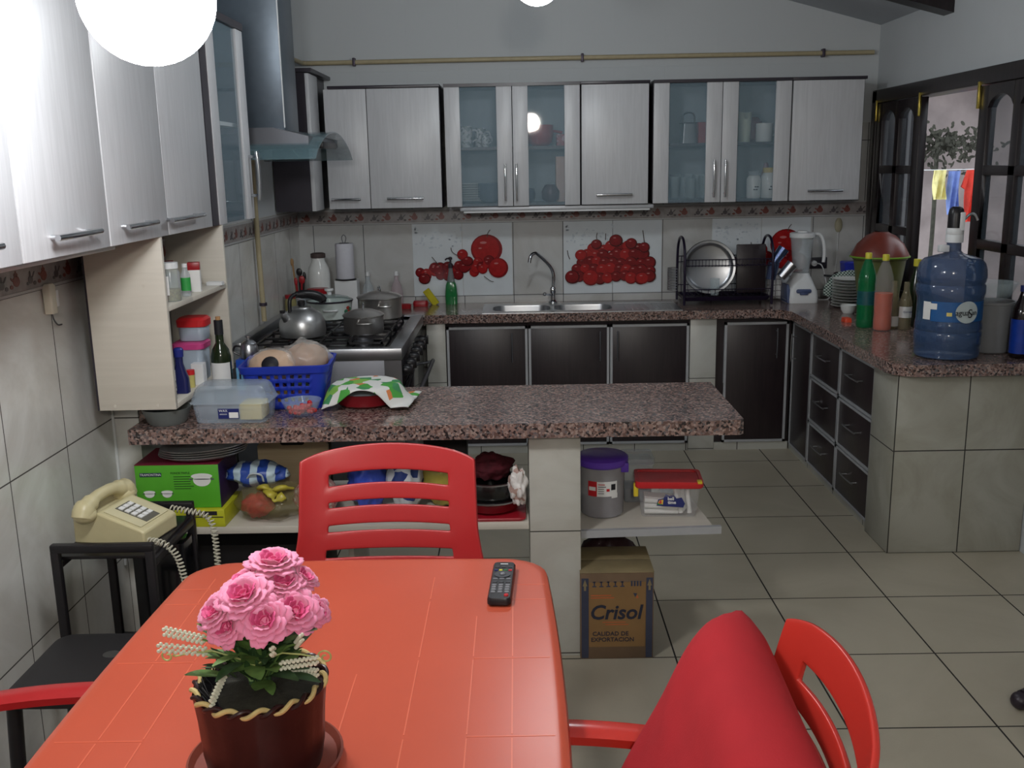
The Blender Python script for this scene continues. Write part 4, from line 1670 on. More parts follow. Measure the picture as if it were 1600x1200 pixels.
# crumpled black liner
mb = MB()
rnd = random.Random(4)
for i in range(16):
    a = radians(150 + i * 5)
    p = Vector((.088 * cos(a), .088 * sin(a), .128))
    q = p + Vector((rnd.uniform(-.012, .01), rnd.uniform(-.01, .01), .022 + rnd.random() * .012))
    s_ = p + Vector((rnd.uniform(.005, .02), rnd.uniform(-.015, .0), .004))
    mb.loft([[p, q, s_], [p + Vector((.002, .001, -.001)), q + Vector((.002, .001, 0)), s_ + Vector((.002, .001, -.001))]])
mb.build('liner', pm('liner_black', (30, 30, 34), .25, var=.1), t, smooth=False)
M_leaf = pm('leaf_green', (98, 128, 66), .55, var=.3, scale=50)
M_leafd = pm('leaf_dark_green', (52, 80, 44), .6, var=.3, scale=50)


def leaf_mesh(mb, p, d, L_, W_, curl=.3, up=Vector((0, 0, 1))):
    d = d.normalized()
    s_ = d.cross(up)
    if s_.length < .01:
        s_ = Vector((1, 0, 0))
    s_.normalize()
    nrm = s_.cross(d)
    prev = []
    rows_ = []
    for i in range(8):
        tt = i / 7
        wv = W_ * sin(pi * min(1, tt * .93 + .05)) ** .8
        c = p + d * L_ * tt + nrm * (-curl * L_ * tt * tt)
        rows_.append([c - s_ * wv, c + nrm * -.12 * wv, c + s_ * wv])
    A = [[v for v in r] for r in rows_]
    mb.loft(A, False, False, close=False)


mb = MB()
rnd = random.Random(11)
for i in range(95):
    a = rnd.uniform(0, 2 * pi)
    el = rnd.uniform(.35, 1.35)
    p = Vector((rnd.uniform(-.02, .02), rnd.uniform(-.02, .02), .135 + rnd.random() * .06))
    d = Vector((cos(a) * cos(el), sin(a) * cos(el), sin(el)))
    p = p + d * rnd.uniform(0, .05)
    mb.mi = 0 if rnd.random() < .5 else 1
    leaf_mesh(mb, p, d, rnd.uniform(.045, .09), rnd.uniform(.008, .016), rnd.uniform(.0, .5))
for i in range(9):
    a = i * .7
    mb.mi = 1
    mb.tube([(0.01 * cos(a), .01 * sin(a), .11), (.02 * cos(a), .02 * sin(a), .17), (.045 * cos(a), .045 * sin(a), .23)], .003, 6, 3)
mb.build('foliage', [M_leaf, M_leafd], t)

# one rose, then copies
M_rose = pm('rose_pink', (238, 140, 176), .6, var=.1, scale=40, sheen=.3)
M_rose_d = pm('rose_pink_deep', (218, 84, 134), .6, var=.1, scale=40)


def rose_mesh():
    mb = MB()
    rnd = random.Random(2)
    spec = [(3, .10, .40, 1.45, .55), (3, .22, .52, 1.25, .62), (4, .38, .62, 1.02, .70), (5, .56, .66, .78, .74), (6, .74, .66, .50, .74), (6, .90, .62, .22, .70)]
    for k, (n, r0, ln, el, wd) in enumerate(spec):
        for i in range(n):
            a = 2 * pi * i / n + k * .7 + rnd.uniform(-.15, .15)
            rad = Vector((cos(a), sin(a), 0))
            tan = Vector((-sin(a), cos(a), 0))
            grid = []
            for v in range(7):
                tv = v / 6
                row = []
                # petal rises from the centre base, then bends outwards
                e2 = el - .75 * tv ** 2 * (1.1 if k > 1 else .3)
                rr_ = .10 + (r0 - .10) * tv ** .8 + .25 * tv ** 2 * cos(el) * 1.1
                zz = -.25 + ln * (tv ** .85) * (.35 + .65 * sin(el)) * 1.15 - (.10 * tv ** 3 if k > 2 else 0)
                for u in range(7):
                    tu = -1 + 2 * u / 6
                    w_ = wd * .62 * (sin(pi * (.12 + .70 * tv)) ** .7)
                    cup = .20 * tu * tu * (1 - .4 * tv)
                    ruff = .035 * sin(tu * 7 + i * 2 + k) * tv ** 2
                    edge = -.06 * tu ** 4 * tv
                    p = rad * (rr_ - cup * .6 + ruff) + tan * tu * w_ + Vector((0, 0, zz + edge + cup * .25 * (1 - tv)))
                    row.append(p)
                grid.append(row)
            mb.mi = 1 if k < 2 or (k == 2 and i % 2) else 0
            mb.loft(grid, False, False, close=False)
    mb.sphere((0, 0, -.18), .3, .3, .22, 12, 8)
    return mb


proto = rose_mesh().build('rose', [M_rose, M_rose_d], t, angle=80)
mod(proto, 'SOLIDIFY', thickness=.02, offset=0)
roses = [(.020, -.058, .248, .041, 48, 0), (-.018, -.030, .276, .045, 25, -8), (-.066, -.030, .250, .036, 30, -35), (-.046, -.045, .232, .034, 55, -25),
         (.060, -.022, .245, .043, 30, 22), (.012, .045, .298, .045, 6, 5), (.090, .005, .232, .026, 30, 55), (.035, .015, .275, .034, 15, 10), (-.035, .03, .275, .034, 5, -20), (.062, .045, .272, .028, 5, 40)]
for i, (x, y, z, s_, tilt, side) in enumerate(roses):
    o = proto if i == 0 else proto.copy()
    if i:
        COL.objects.link(o)
        o.parent = t
    o.location = (x * .95 + .012, y, z + .026)
    o.scale = (s_ * .9, s_ * .9, s_ * .9)
    o.rotation_euler = (radians(tilt), radians(side), radians(i * 47) * 0)
# small white sprigs and curls
M_sprig = pm('sprig_white', (214, 216, 196), .6, var=.05)
sprs = [(-.075, -.03, .20, -.125, -.045, .222), (-.07, -.04, .185, -.130, -.06, .203), (.07, -.03, .19, .085, -.06, .215), (.05, -.05, .165, .105, -.06, .178), (-.04, -.05, .15, -.05, -.085, .125), (.05, .0, .13, .095, -.02, .135), (.04, -.055, .19, .045, -.08, .205)]
for i, (a, b, c, d, e, f) in enumerate(sprs):
    p, q = Vector((a, b, c + .03)), Vector((d, e, f + .03))
    mb = MB()
    mb.mi = 1
    mb.tube([(0, 0, .13), p * .6 + Vector((0, 0, .07)), p], .0018, 5, 3)
    mb.mi = 0
    for k in range(9):
        c_ = p.lerp(q, k / 8)
        for s_ in (-1, 1):
            for w_ in (-1, 1):
                mb.sphere(c_ + Vector((.001 * w_, .003 * w_, s_ * .0045)), .0032, .0022, .0030, 6, 5)
    mb.build('sprig', [M_sprig, M_leaf], t)
for (a, b, c, dx) in ((-.115, -.04, .178, -1), (.105, -.05, .178, 1)):
    mb = MB()
    c += .03
    P = [(0, -.02, .18), (a * .5, b, c + .008)]
    for i in range(26):
        an = i / 25 * 4.2 * pi / 1.6
        rr_ = .012 * (1 - i / 32)
        P.append((a + dx * (.012 - rr_ * cos(an)) - dx * .0, b, c + rr_ * sin(an)))
    mb.tube(P, .0014, 6, 2)
    mb.build('tendril', pm('tendril_green', (168, 176, 110), .5, var=.05), t)

# ---- remote control
t = thing('remote_control', 'black remote control with many buttons lying on the orange table', 'remote control', (-.048, 2.10, .7412), -3)
t.scale = (1.12, 1.12, 1)
mb = MB()
mb.rr([(0, .020, .088, .008), (.004, .0235, .092, .010), (.014, .0235, .092, .010), (.019, .021, .090, .009)], (0, 0))
mb.build('body', M_black, t, angle=30)
M_btn = pm('button_grey', (120, 120, 124), .4, var=0)
M_btnd = pm('button_dark', (58, 58, 62), .4, var=0)


def btn(x, y, hx, hy, mat, h=.0022):
    mb = MB(); mb.rr([(.0188, hx, hy, min(hx, hy) * .6), (.0188 + h, hx * .9, hy * .85, min(hx, hy) * .5)], (x, y), n=3)
    return mb.build('button', mat, t)


for r_ in range(4):
    for c_ in range(3):
        btn(-.0135 + c_ * .0135, -.028 - r_ * .011, .0048, .0032, M_btn if True else M_btnd)
for c_ in range(3):
    btn(-.0135 + c_ * .0135, -.013, .0048, .0042, M_btnd)
    btn(-.0135 + c_ * .0135, .002, .005, .002, M_btn)
    btn(-.0135 + c_ * .0135, .062, .0045, .0032, M_btnd)
for c_, m_ in enumerate((M_navy, pm('button_yellow', (206, 200, 60), .4, var=0), pm('button_green', (40, 110, 60), .4, var=0), pm('button_red', (190, 40, 50), .4, var=0))):
    btn(-.0148 + c_ * .0098, .046, .0038, .0026, m_)
mb = MB(); mb.lathe([(.0165, 0), (.0165, .002), (.007, .002), (.007, .003)], 28, (0, .024, .0188))
mb.build('dial', M_btnd, t)
mb = MB(); mb.lathe([(.005, 0), (.0035, .002)], 16, (0, .024, .0215))
mb.build('button', M_btn, t)
mb = MB(); mb.lathe([(.0048, 0), (.0040, .003)], 16, (.0135, -.076, .0188))
mb.build('button', M_redink, t)
mb = MB(); mb.box(-.008, .008, .078, .081, .0186, .0195)
mb.build('printing', M_label, t)
# ---- dark castor foot of something at the right edge
mb = MB()
mb.tube([(1.55, 2.79, .035), (1.68, 2.86, .05), (1.76, 2.95, .075)], .026, 10, 3)
mb.tube([(1.525, 2.66, .022), (1.66, 2.72, .03), (1.76, 2.90, .07)], .018, 10, 3)
mb.sphere((1.54, 2.785, .030), .030, .03, .028, 14, 8)
mb.sphere((1.515, 2.655, .024), .026, .024, .022, 14, 8)
tag(mb.build('office_chair_foot', pm('dark_purple_plastic', (40, 32, 40), .4, var=.05)), 'dark forked castor foot poking in at the right edge on the floor', 'chair foot')

# =================================================================== THINGS ON THE BACK AND RIGHT WORKTOP (top at z = .85)
ZW = .8505
M_greenb = pm('green_bottle_plastic', (20, 120, 60), .12, alpha=.75, var=.05)
M_glassdark = pm('dark_green_glass', (30, 40, 22), .08, var=.05)
M_redpl = pm('red_plastic_dark', (150, 26, 34), .35, var=.04)


def bottle(name, label, loc, prof, mat, cap=None, cap_mat=None, cat='bottle', group=None, lab=None, liquid=None, seg=28):
    """prof for the body; cap profile; lab=(r,z0,z1,mat,a0,a1); liquid=(profile, mat)"""
    t = thing(name, label, cat, loc, 0, group)
    mb = MB(); mb.lathe(prof, seg)
    mb.build('body', mat, t)
    if cap:
        mb = MB(); mb.lathe(cap, seg)
        mb.build('cap', cap_mat, t)
    if lab:
        r, z0, z1, lm, a0, a1 = lab
        mb = MB()
        rings = []
        for z in (z0, z1):
            rings.append([(r * cos(radians(a0 + (a1 - a0) * i / 16)), r * sin(radians(a0 + (a1 - a0) * i / 16)), z) for i in range(17)])
        mb.loft(rings, False, False, close=False)
        mb.build('label', lm, t)
    if liquid:
        mb = MB(); mb.lathe(liquid[0], seg)
        mb.build('liquid', liquid[1], t)
    return t


t = thing('dish_soap_bottle', 'green soap bottle with dark pump top standing left of the sink', 'bottle', (-.413, 6.085, ZW))
mb = MB(); mb.rr([(0, .036, .026, .014), (.06, .038, .027, .015), (.12, .032, .024, .014), (.14, .024, .020, .012)])
mb.build('body', M_greenb, t)
mb = MB(); mb.rr([(.14, .024, .020, .012), (.20, .015, .013, .009), (.225, .012, .012, .008)])
mb.build('neck', pm('clear_grey_plastic', (120, 130, 132), .1, alpha=.6, var=0), t)
mb = MB(); mb.lathe([(.014, .225), (.014, .25), (.006, .255), (.006, .275), (.012, .277), (.012, .29), (.004, .294)], 16); mb.tube([(0, 0, .284), (-.02, -.015, .284), (-.03, -.022, .276)], .005, 8, 3)
mb.build('pump', M_darkc, t)
mb = MB(); mb.rr([(0, .045, .03, .02), (.022, .047, .032, .02), (.034, .04, .026, .018)])
tag(mb.build('scouring_pad', M_redpl, loc=(-.60, 6.03, ZW)), 'red scouring pad on the worktop between the big pot and the sponge', 'sponge')
mb = MB(); mb.rr([(0, .030, .022, .015), (.026, .032, .024, .015), (.030, .024, .018, .012)])
tag(mb.build('scouring_pad', M_redpl, loc=(-.68, 5.93, ZW)), 'red scouring pad nearer the big steel pot', 'sponge')
mb = MB(); mb.rr([(-.055, .022, .014, .008), (.055, .022, .014, .008)])
o = tag(mb.build('sponge', pm('sponge_yellow', (186, 176, 40), .9, var=.1, bump=.5, bscale=400), loc=(-.540, 6.09, ZW + .046)), 'yellow sponge leaning near the green soap bottle', 'sponge')
o.rotation_euler = (0, radians(-35), 0)

# dish rack
M_rack = pm('rack_dark_purple', (34, 26, 48), .3, .3, var=.05)
rx0, rx1, ry0, ry1 = .955, 1.515, 5.79, 6.06
t = thing('dish_rack', 'dark purple wire dish rack with a big round tray, right of the sink', 'dish rack', ((rx0 + rx1) / 2, 5.92, ZW))
for x in (rx0 + .025, rx1 - .02):
    mb = MB()
    mb.tube([(x, ry0, ZW + .008), (x, ry0, ZW + .28), (x, ry0 + .05, ZW + .375), (x, (ry0 + ry1) / 2, ZW + .40), (x, ry1 - .05, ZW + .375), (x, ry1, ZW + .28), (x, ry1, ZW + .008)], .008, 10, 5)
    mb.build('end_frame', M_rack, t, world=True)
mb = MB()
mb.rr([(ZW + .03, .245, .115, .02), (ZW + .036, .25, .12, .02), (ZW + .055, .26, .125, .02), (ZW + .055, .254, .119, .02), (ZW + .038, .245, .114, .02)], (1.235, 5.925))
mb.build('drip_tray', M_rack, t, world=True)
mb = MB()
for z in (ZW + .10, ZW + .24, ZW + .275):
    mb.tube([(rx0 + .02, ry0, z), (rx1 - .015, ry0, z)], .003, 6, 1)
    mb.tube([(rx0 + .02, ry1, z), (rx1 - .015, ry1, z)], .003, 6, 1)
for i in range(26):
    x = rx0 + .05 + i * .0195
    mb.tube([(x, ry0, ZW + .275), (x, ry0, ZW + .235), (x, ry1, ZW + .235), (x, ry1, ZW + .275)], .0018, 5, 1)
    if i % 2 == 0:
        mb.tube([(x, ry0, ZW + .10), (x, ry0 + .01, ZW + .06), (x, ry1 - .01, ZW + .06), (x, ry1, ZW + .10)], .0018, 5, 1)
mb.build('wire_shelves', M_rack, t, world=True)
mb = MB()
for k in range(9):
    z = ZW + .09 + k * .016
    mb.tube([(.948 - .05 * abs(cos(a_)) * 1.0, 5.90 + .045 * sin(a_), z) for a_ in [radians(90 + 180 * q / 8) for q in range(9)]], .002, 5, 2)
for q in range(7):
    a_ = radians(90 + 30 * q)
    mb.tube([(.948 - .05 * abs(cos(a_)), 5.90 + .045 * sin(a_), ZW + .088), (.948 - .05 * abs(cos(a_)), 5.90 + .045 * sin(a_), ZW + .222)], .002, 5, 1)
mb.build('cutlery_basket', M_steel, t, world=True)
mb = MB(); mb.lathe([(.001, .006), (.120, .006), (.135, .0), (.142, -.012), (.155, -.014), (.158, -.010), (.146, -.006), (.138, .006), (.122, .012), (.001, .012)], 56, axis='Y')
o = tag(mb.build('round_tray', M_steel, loc=(1.135, 5.86, ZW + .225)), 'large round steel tray standing upright in the dish rack', 'tray')
o.rotation_euler = (radians(-6), 0, 0)
t2 = thing('drinking_glass', 'clear drinking glass standing in front of the round tray in the rack', 'glass', (1.165, 5.825, ZW + .062))
mb = MB(); mb.lathe([(.024, 0), (.030, .10), (.0285, .10), (.0225, .006), (.001, .006)], 20)
mb.build('tumbler', M_glass, t2)
mb = MB(); mb.box(-.088, .088, -.008, .008, -.145, .145, .006)
o = tag(mb.build('cutting_board', M_dark, loc=(1.40, 5.93, ZW + .205)), 'dark rectangular board standing in the dish rack beside the round tray', 'cutting board')
o.rotation_euler = (radians(-5), 0, 0)
for i, (x, z, tl, mt, lb) in enumerate(((1.535, ZW + .29, 35, pm('steel_blue_cup', (90, 104, 140), .2, .8, var=0), 'blue steel cup hanging topmost at the right end of the dish rack'),
                                        (1.50, ZW + .20, 10, pm('steel_blue_cup', (90, 104, 140), .2, .8, var=0), 'blue steel cup hanging lower behind the rack frame'),
                                        (1.585, ZW + .20, 40, M_steel, 'silver cup hanging sideways nearest the blender'))):
    mb = MB(); mb.lathe([(.028, -.05), (.034, .05), (.032, .05), (.026, -.044), (.001, -.044)], 20)
    o = tag(mb.build('metal_cup', mt, loc=(x, 5.82, z)), lb, 'cup')
    o.rotation_euler = (0, radians(tl), 0)
# checked cloth hanging at the right end of the rack
mb = MB()
rings = []
for j in range(9):
    v = j / 8
    w_ = .02 + .05 * v
    rings.append([(1.50 + (.02 + .03 * v) + (u - .5) * 2 * w_, 6.0 + .01 * sin(u * 9 + v * 3), ZW + .20 - .19 * v) for u in [k / 10 for k in range(11)]])
mb.loft(rings, False, False, close=False)
o = tag(mb.build('checked_cloth', stripes('checked_cloth_mat', (196, 196, 196), (60, 40, 52), 'XZ', .035, .1), loc=(.03, 0, 0)), 'white cloth with thin dark lines hanging between the rack and the blender', 'cloth')
mod(o, 'SOLIDIFY', thickness=.003)

# blender
t = thing('blender', 'white and blue kitchen blender with clear jar on the back worktop', 'blender', (1.70, 5.93, ZW))
mb = MB(); mb.rr([(0, .093, .085, .035), (.02, .095, .087, .035), (.07, .088, .08, .035), (.13, .065, .06, .04), (.165, .05, .05, .045), (.175, .045, .045, .042)])
mb.build('motor_base', M_white, t)
mb = MB(); mb.rr([(.002, .006, .08, .005), (.08, .010, .07, .005), (.11, .006, .05, .004)], (-.088, 0))
mb.build('side_panel', pm('blender_blue', (70, 82, 116), .4, var=0), t)
mb = MB(); mb.box(-.045, .045, -.094, -.070, .060, .085, .010); mb.box(-.025, .025, -.094, -.070, .050, .066, .006)
mb.build('button_panel', pm('blender_blue', (70, 82, 116), .4, var=0), t)
mb = MB(); mb.lathe([(.046, .175), (.05, .20), (.066, .37), (.070, .385), (.068, .385), (.063, .37), (.047, .20), (.001, .19)], 32)
mb.build('jar', pm('blender_jar', (200, 208, 212), .1, alpha=.35, var=0), t)
mb = MB(); mb.lathe([(.070, .382), (.074, .386), (.074, .41), (.066, .414), (.03, .415), (.03, .424), (.001, .425)], 32)
mb.build('lid', M_white, t)
mb = MB(); mb.tube([(.062, 0, .40), (.10, 0, .40), (.125, 0, .36), (.135, 0, .29), (.132, 0, .235)], .010, 10, 5)
mb.build('handle', M_white, t)
t = thing('wall_socket', 'dark wall socket with white plug behind the blender', 'socket', (1.86, YB - .001, 1.06))
mb = MB(); mb.box(-.06, .06, -.010, .0, -.035, .035, .003)
mb.build('plate', M_darkc, t)
mb = MB(); mb.cyl((-.025, -.035, .0), .017, .03, 16, axis='Y')
mb.build('plug', M_white, t)
mb = MB(); mb.tube([(1.835, 6.11, 1.06), (1.87, 6.08, 1.05), (1.90, 6.08, .95), (1.90, 6.0, .858), (1.80, 5.99, .857), (1.74, 6.02, .88)], .004, 8, 5)
tag(mb.build('power_cord', M_white), 'white cord from the wall socket to the blender', 'cord')
t = thing('wall_hook', 'beige cap with thin cord hanging on the back wall above the mitt', 'hook', (1.98, YB - .001, 1.29))
mb = MB(); mb.sphere((0, -.006, 0), .024, .012, .045, 16, 10)
mb.build('cap', pm('beige_plastic', (158, 152, 128), .5, var=.05), t)
mb = MB(); mb.tube([(0, -.008, -.04), (-.002, -.006, -.2), (-.01, -.006, -.33)], .002, 6, 3)
mb.build('cord', M_white, t)
# mitt, dark pan, blue box
mb = MB(); mb.tube([(0, 0, -.05), (.02, 0, .0), (.06, 0, .045), (.12, -.01, .065), (.17, -.01, .06)], [.035, .045, .047, .042, .03], 14, 4, flat=.6)
tag(mb.build('oven_mitt', stripes('mitt_check', (176, 190, 180), (44, 60, 56), 'XZ', .018, .5), loc=(1.85, 5.86, ZW + .088)), 'green and white checked oven mitt between the blender and the plates', 'oven mitt')
t = thing('frying_pan', 'dark pan with red rim resting in the corner behind the plates', 'pan', (2.02, 5.99, ZW + .115))
mb = MB(); mb.lathe([(.07, 0), (.095, .02), (.10, .045), (.096, .045), (.09, .022), (.001, .006)], 32)
mb.build('bowl', pm('pan_plum', (60, 34, 46), .4, var=.05), t)
mb = MB(); mb.tube([(-.09, -.02, .03), (-.17, -.04, .038)], .011, 8, 1, flat=.6)
mb.build('handle', M_black, t)
mb = MB(); mb.rr([(0, .105, .09, .02), (.112, .11, .095, .02)])
tag(mb.build('storage_box', pm('dark_box', (44, 42, 48), .5, var=.05), loc=(2.03, 6.0, ZW)), 'dark box in the corner carrying the pan', 'box')
mb = MB(); mb.rr([(0, .06, .05, .012), (.055, .064, .053, .014), (.062, .066, .056, .014), (.068, .060, .05, .012)])
tag(mb.build('lunch_box', pm('box_blue', (44, 56, 170), .4, var=.03), loc=(2.03, 5.99, ZW + .163)), 'bright blue plastic box on top of the dark pan in the corner', 'box')

# plates stacked on edge slightly tilted
M_plate = pm('plate_white', (206, 206, 200), .2, var=.02)
base = thing('stacked_plate', 'white plate in the stack behind the green soda bottle', 'plate', (1.905, 5.66, ZW), 0, 'white plates stacked beside the window')
mb = MB(); mb.lathe([(.04, 0), (.07, .004), (.098, .014), (.1, .0155), (.098, .017), (.068, .007), (.001, .004)], 40)
mb.build('dish', M_plate, base)
mb = MB(); mb.lathe([(.0985, .0125), (.1005, .0145), (.0985, .0150)], 40, cap0=False, cap1=False)
mb.build('rim_line', M_ink, base)
for i in range(1, 10):
    dup(base, (1.905 + .001 * (i % 3), 5.66, ZW + .0168 * i))
mb = MB(); mb.lathe([(.028, 0), (.04, .02), (.045, .045), (.043, .045), (.036, .02), (.001, .006)], 24)
tag(mb.build('small_cup', M_ceramic, loc=(1.832, 5.44, ZW)), 'small white cup in front of the plate stack', 'cup')
mb = MB(); mb.rr([(0, .02, .035, .01), (.02, .018, .032, .01)])
o = tag(mb.build('clothes_peg', pm('orange_red', (206, 70, 40), .4, var=0), loc=(1.725, 5.14, ZW)), 'orange red plastic piece left of the green soda bottle', 'plastic piece')

# green bucket with brown bowl upside down
t = thing('tall_bucket', 'olive green bucket standing by the window behind the soda bottles', 'bucket', (1.96, 5.36, ZW))
mb = MB(); mb.lathe([(.09, 0), (.095, .01), (.135, .30), (.142, .305), (.142, .315), (.132, .315), (.09, .012), (.001, .01)], 40)
mb.build('bucket', pm('olive_green', (92, 96, 52), .5, var=.08), t)
t = thing('upturned_bowl', 'dark reddish brown bowl upside down with a bright green rim', 'bowl', (1.955, 5.35, ZW + .3165))
mb = MB(); mb.lathe([(.152, 0), (.150, .012), (.12, .07), (.075, .115), (.045, .128), (.04, .132), (.001, .132)], 44)
mb.build('bowl', pm('bowl_brown', (104, 44, 34), .35, var=.08), t)
mb = MB(); mb.lathe([(.148, -.001), (.156, 0), (.156, .006), (.150, .008)], 44, cap0=False, cap1=False)
mb.build('rim', pm('lime_rim', (110, 150, 40), .4, var=0), t)
mb = MB(); mb.lathe([(.03, 0), (.034, .12), (.02, .15), (.017, .20), (.02, .205), (.02, .23), (.001, .23)], 20)
tag(mb.build('sauce_bottle', pm('sauce_red', (150, 24, 34), .3, var=.03), loc=(2.09, 5.12, ZW)), 'dark red sauce bottle behind the orange soda bottle', 'bottle')

M_capy = pm('yellow_cap', (206, 196, 60), .4, var=0)
soda = [(.040, 0), (.044, .006), (.045, .05), (.043, .08), (.045, .11), (.045, .19), (.043, .21), (.045, .23), (.040, .27), (.026, .315), (.014, .345), (.0135, .365), (.001, .366)]
capp = [(.0165, .345), (.0165, .372), (.014, .375), (.001, .375)]
bottle('soda_bottle', 'green plastic soda bottle with yellow cap on the right worktop', (1.760, 4.965, ZW), soda, pm('green_pet', (16, 110, 64), .08, alpha=.8, var=0), capp, M_capy, lab=(.0458, .115, .185, pm('soda_label', (20, 80, 84), .4, var=.2, scale=30), 150, 390))
bottle('soda_bottle', 'clear plastic bottle half full of orange drink with yellow cap', (1.808, 4.86, ZW), [(a, b) for a, b in soda], pm('clear_pet', (190, 186, 188), .06, alpha=.2, var=0), capp, M_capy,
       liquid=([(.038, .003), (.042, .01), (.0425, .05), (.041, .08), (.0425, .11), (.0425, .185), (.001, .185)], pm('orange_drink', (196, 78, 34), .3, var=.03)))
M_beer = pm('clear_beer_glass', (150, 140, 110), .06, alpha=.5, var=0)
beer = [(.028, 0), (.030, .005), (.030, .13), (.022, .165), (.0135, .195), (.0125, .235), (.001, .236)]
b1 = bottle('beer_bottle', 'small clear glass bottle with white label right of the orange drink', (1.925, 4.875, ZW), beer, M_beer, lab=(.0306, .06, .115, M_label, 180, 360))
text('lettering', 'Corona', .014, M_navy, b1, (0, -.0312, .09))
bottle('beer_bottle', 'small clear glass bottle directly beside the orange drink, label low down', (1.885, 4.93, ZW), beer, M_beer, lab=(.0306, .01, .06, M_label, 200, 330))
bottle('tall_bottle', 'tall dark bottle with yellow cap by the window behind the small bottles', (2.02, 5.00, ZW), [(.036, 0), (.038, .01), (.038, .2), (.016, .27), (.015, .32), (.001, .32)], M_glassdark, [(.018, .30), (.018, .335), (.001, .336)], M_capy)
bottle('oil_bottle', 'dark green bottle with bright green label left of the water jug', (1.99, 4.80, ZW), [(.038, 0), (.04, .01), (.04, .15), (.03, .19), (.016, .22), (.015, .24), (.001, .24)], pm('dark_green_pet', (22, 66, 36), .1, var=0), [(.018, .235), (.018, .262), (.001, .262)], M_black,
       lab=(.0406, .06, .16, pm('bright_green_label', (70, 150, 40), .4, var=.15, scale=30), 180, 360))
bottle('oil_bottle', 'pale narrow bottle with yellow drops tucked beside the water jug', (1.955, 4.62, ZW), [(.022, 0), (.024, .01), (.024, .11), (.014, .13), (.001, .132)], pm('pale_yellow_pet', (150, 146, 100), .1, alpha=.7, var=.2), [(.012, .13), (.012, .15), (.001, .15)], M_white)
mb = MB(); mb.rr([(0, .028, .02, .004), (.14, .028, .02, .004)])
tag(mb.build('carton', M_label, loc=(2.0, 4.52, ZW)), 'slim white carton peeping out left of the water jug', 'carton')

# water jug with pump
M_jug = pm('jug_blue', (56, 78, 112), .12, alpha=.78, var=.04, scale=8)
JX, JY = 1.832, 4.17
t = thing('water_jug', 'big blue water jug with a hand pump on the right worktop', 'water jug', (JX, JY, ZW))
t.scale = (.93, .93, 1)
mb = MB()
mb.lathe([(.125, 0), (.138, .008), (.140, .03), (.139, .05), (.144, .06), (.145, .11), (.141, .118), (.145, .126), (.143, .15), (.140, .16), (.140, .25), (.143, .262), (.148, .275), (.148, .305), (.141, .315), (.146, .325),
          (.149, .345), (.146, .375), (.138, .40), (.12, .418), (.08, .43), (.045, .438), (.032, .45), (.030, .50), (.001, .50)], 56)
mb.build('bottle', M_jug, t)
def wrap(r, z0, z1, a0, a1, mat, name, par, n=14):
    mb = MB()
    rings = []
    for z in (z0, z1):
        rings.append([(r * cos(radians(a0 + (a1 - a0) * i / n)), r * sin(radians(a0 + (a1 - a0) * i / n)), z) for i in range(n + 1)])
    mb.loft(rings, False, False, close=False)
    return mb.build(name, mat, par)
lb = wrap(.1415, .165, .248, 215, 335, pm('jug_label_blue', (30, 84, 140), .4, var=.15, scale=14), 'label', t)
mb = MB()
pts = []
for i in range(28):
    a = 2 * pi * i / 28
    th = radians(278) + .052 / .143 * cos(a)
    pts.append((.1462 * cos(th), .1462 * sin(th), .207 + .046 * sin(a)))
c_ = (.1462 * cos(radians(278)), .1462 * sin(radians(278)), .207)
mb.faces([c_] + pts, [(0, i + 1, (i + 1) % 28 + 1) for i in range(28)])
mb.build('label_oval', pm('label_oval_grey', (170, 180, 180), .5, var=.05), lb)
for ch, dth, sz in (('agua', -9.5, .034), ('S', 4.5, .052), ('an', 12.5, .03)):
    th = radians(278 + dth)
    text('lettering', ch, sz, M_ink, lb, (.1485 * cos(th), .1485 * sin(th), .205 if ch != 'S' else .2), rot=(90, 0, 278 + dth + 90))
wrap(.1422, .17, .245, 198, 214, M_label, 'sticker', t, 5)
wrap(.1428, .215, .24, 214, 226, M_label, 'sticker', t, 4)
wrap(.1428, .19, .205, 243, 252, pm('sticker_yellow', (214, 196, 110), .5, var=.1), 'sticker', t, 4)
mb = MB(); mb.lathe([(.038, .485), (.038, .515), (.034, .52)], 24); mb.box(-.075, -.03, -.03, .0, .447, .475, .004)
mb.build('collar', M_white, t)
mb = MB(); mb.lathe([(.034, .53), (.034, .60), (.030, .622), (.018, .632), (.001, .633)], 28)
mb.lathe([(.030, .515), (.036, .52), (.036, .535), (.034, .545)], 28)
pu = mb.build('pump_head', M_black, t)
mb = MB(); mb.lathe([(.0365, .518), (.0375, .52), (.0375, .538), (.0345, .545), (.0365, .545)], 28, cap0=False, cap1=False)
mb.box(.004, .028, -.036, -.024, .535, .61, .004)
mb.build('white_band', M_white, pu)
mb = MB(); mb.tube([(.03, -.01, .575), (.055, -.015, .60), (.075, -.018, .598), (.088, -.02, .575)], .006, 8, 4)
mb.build('spout', M_steel, pu)

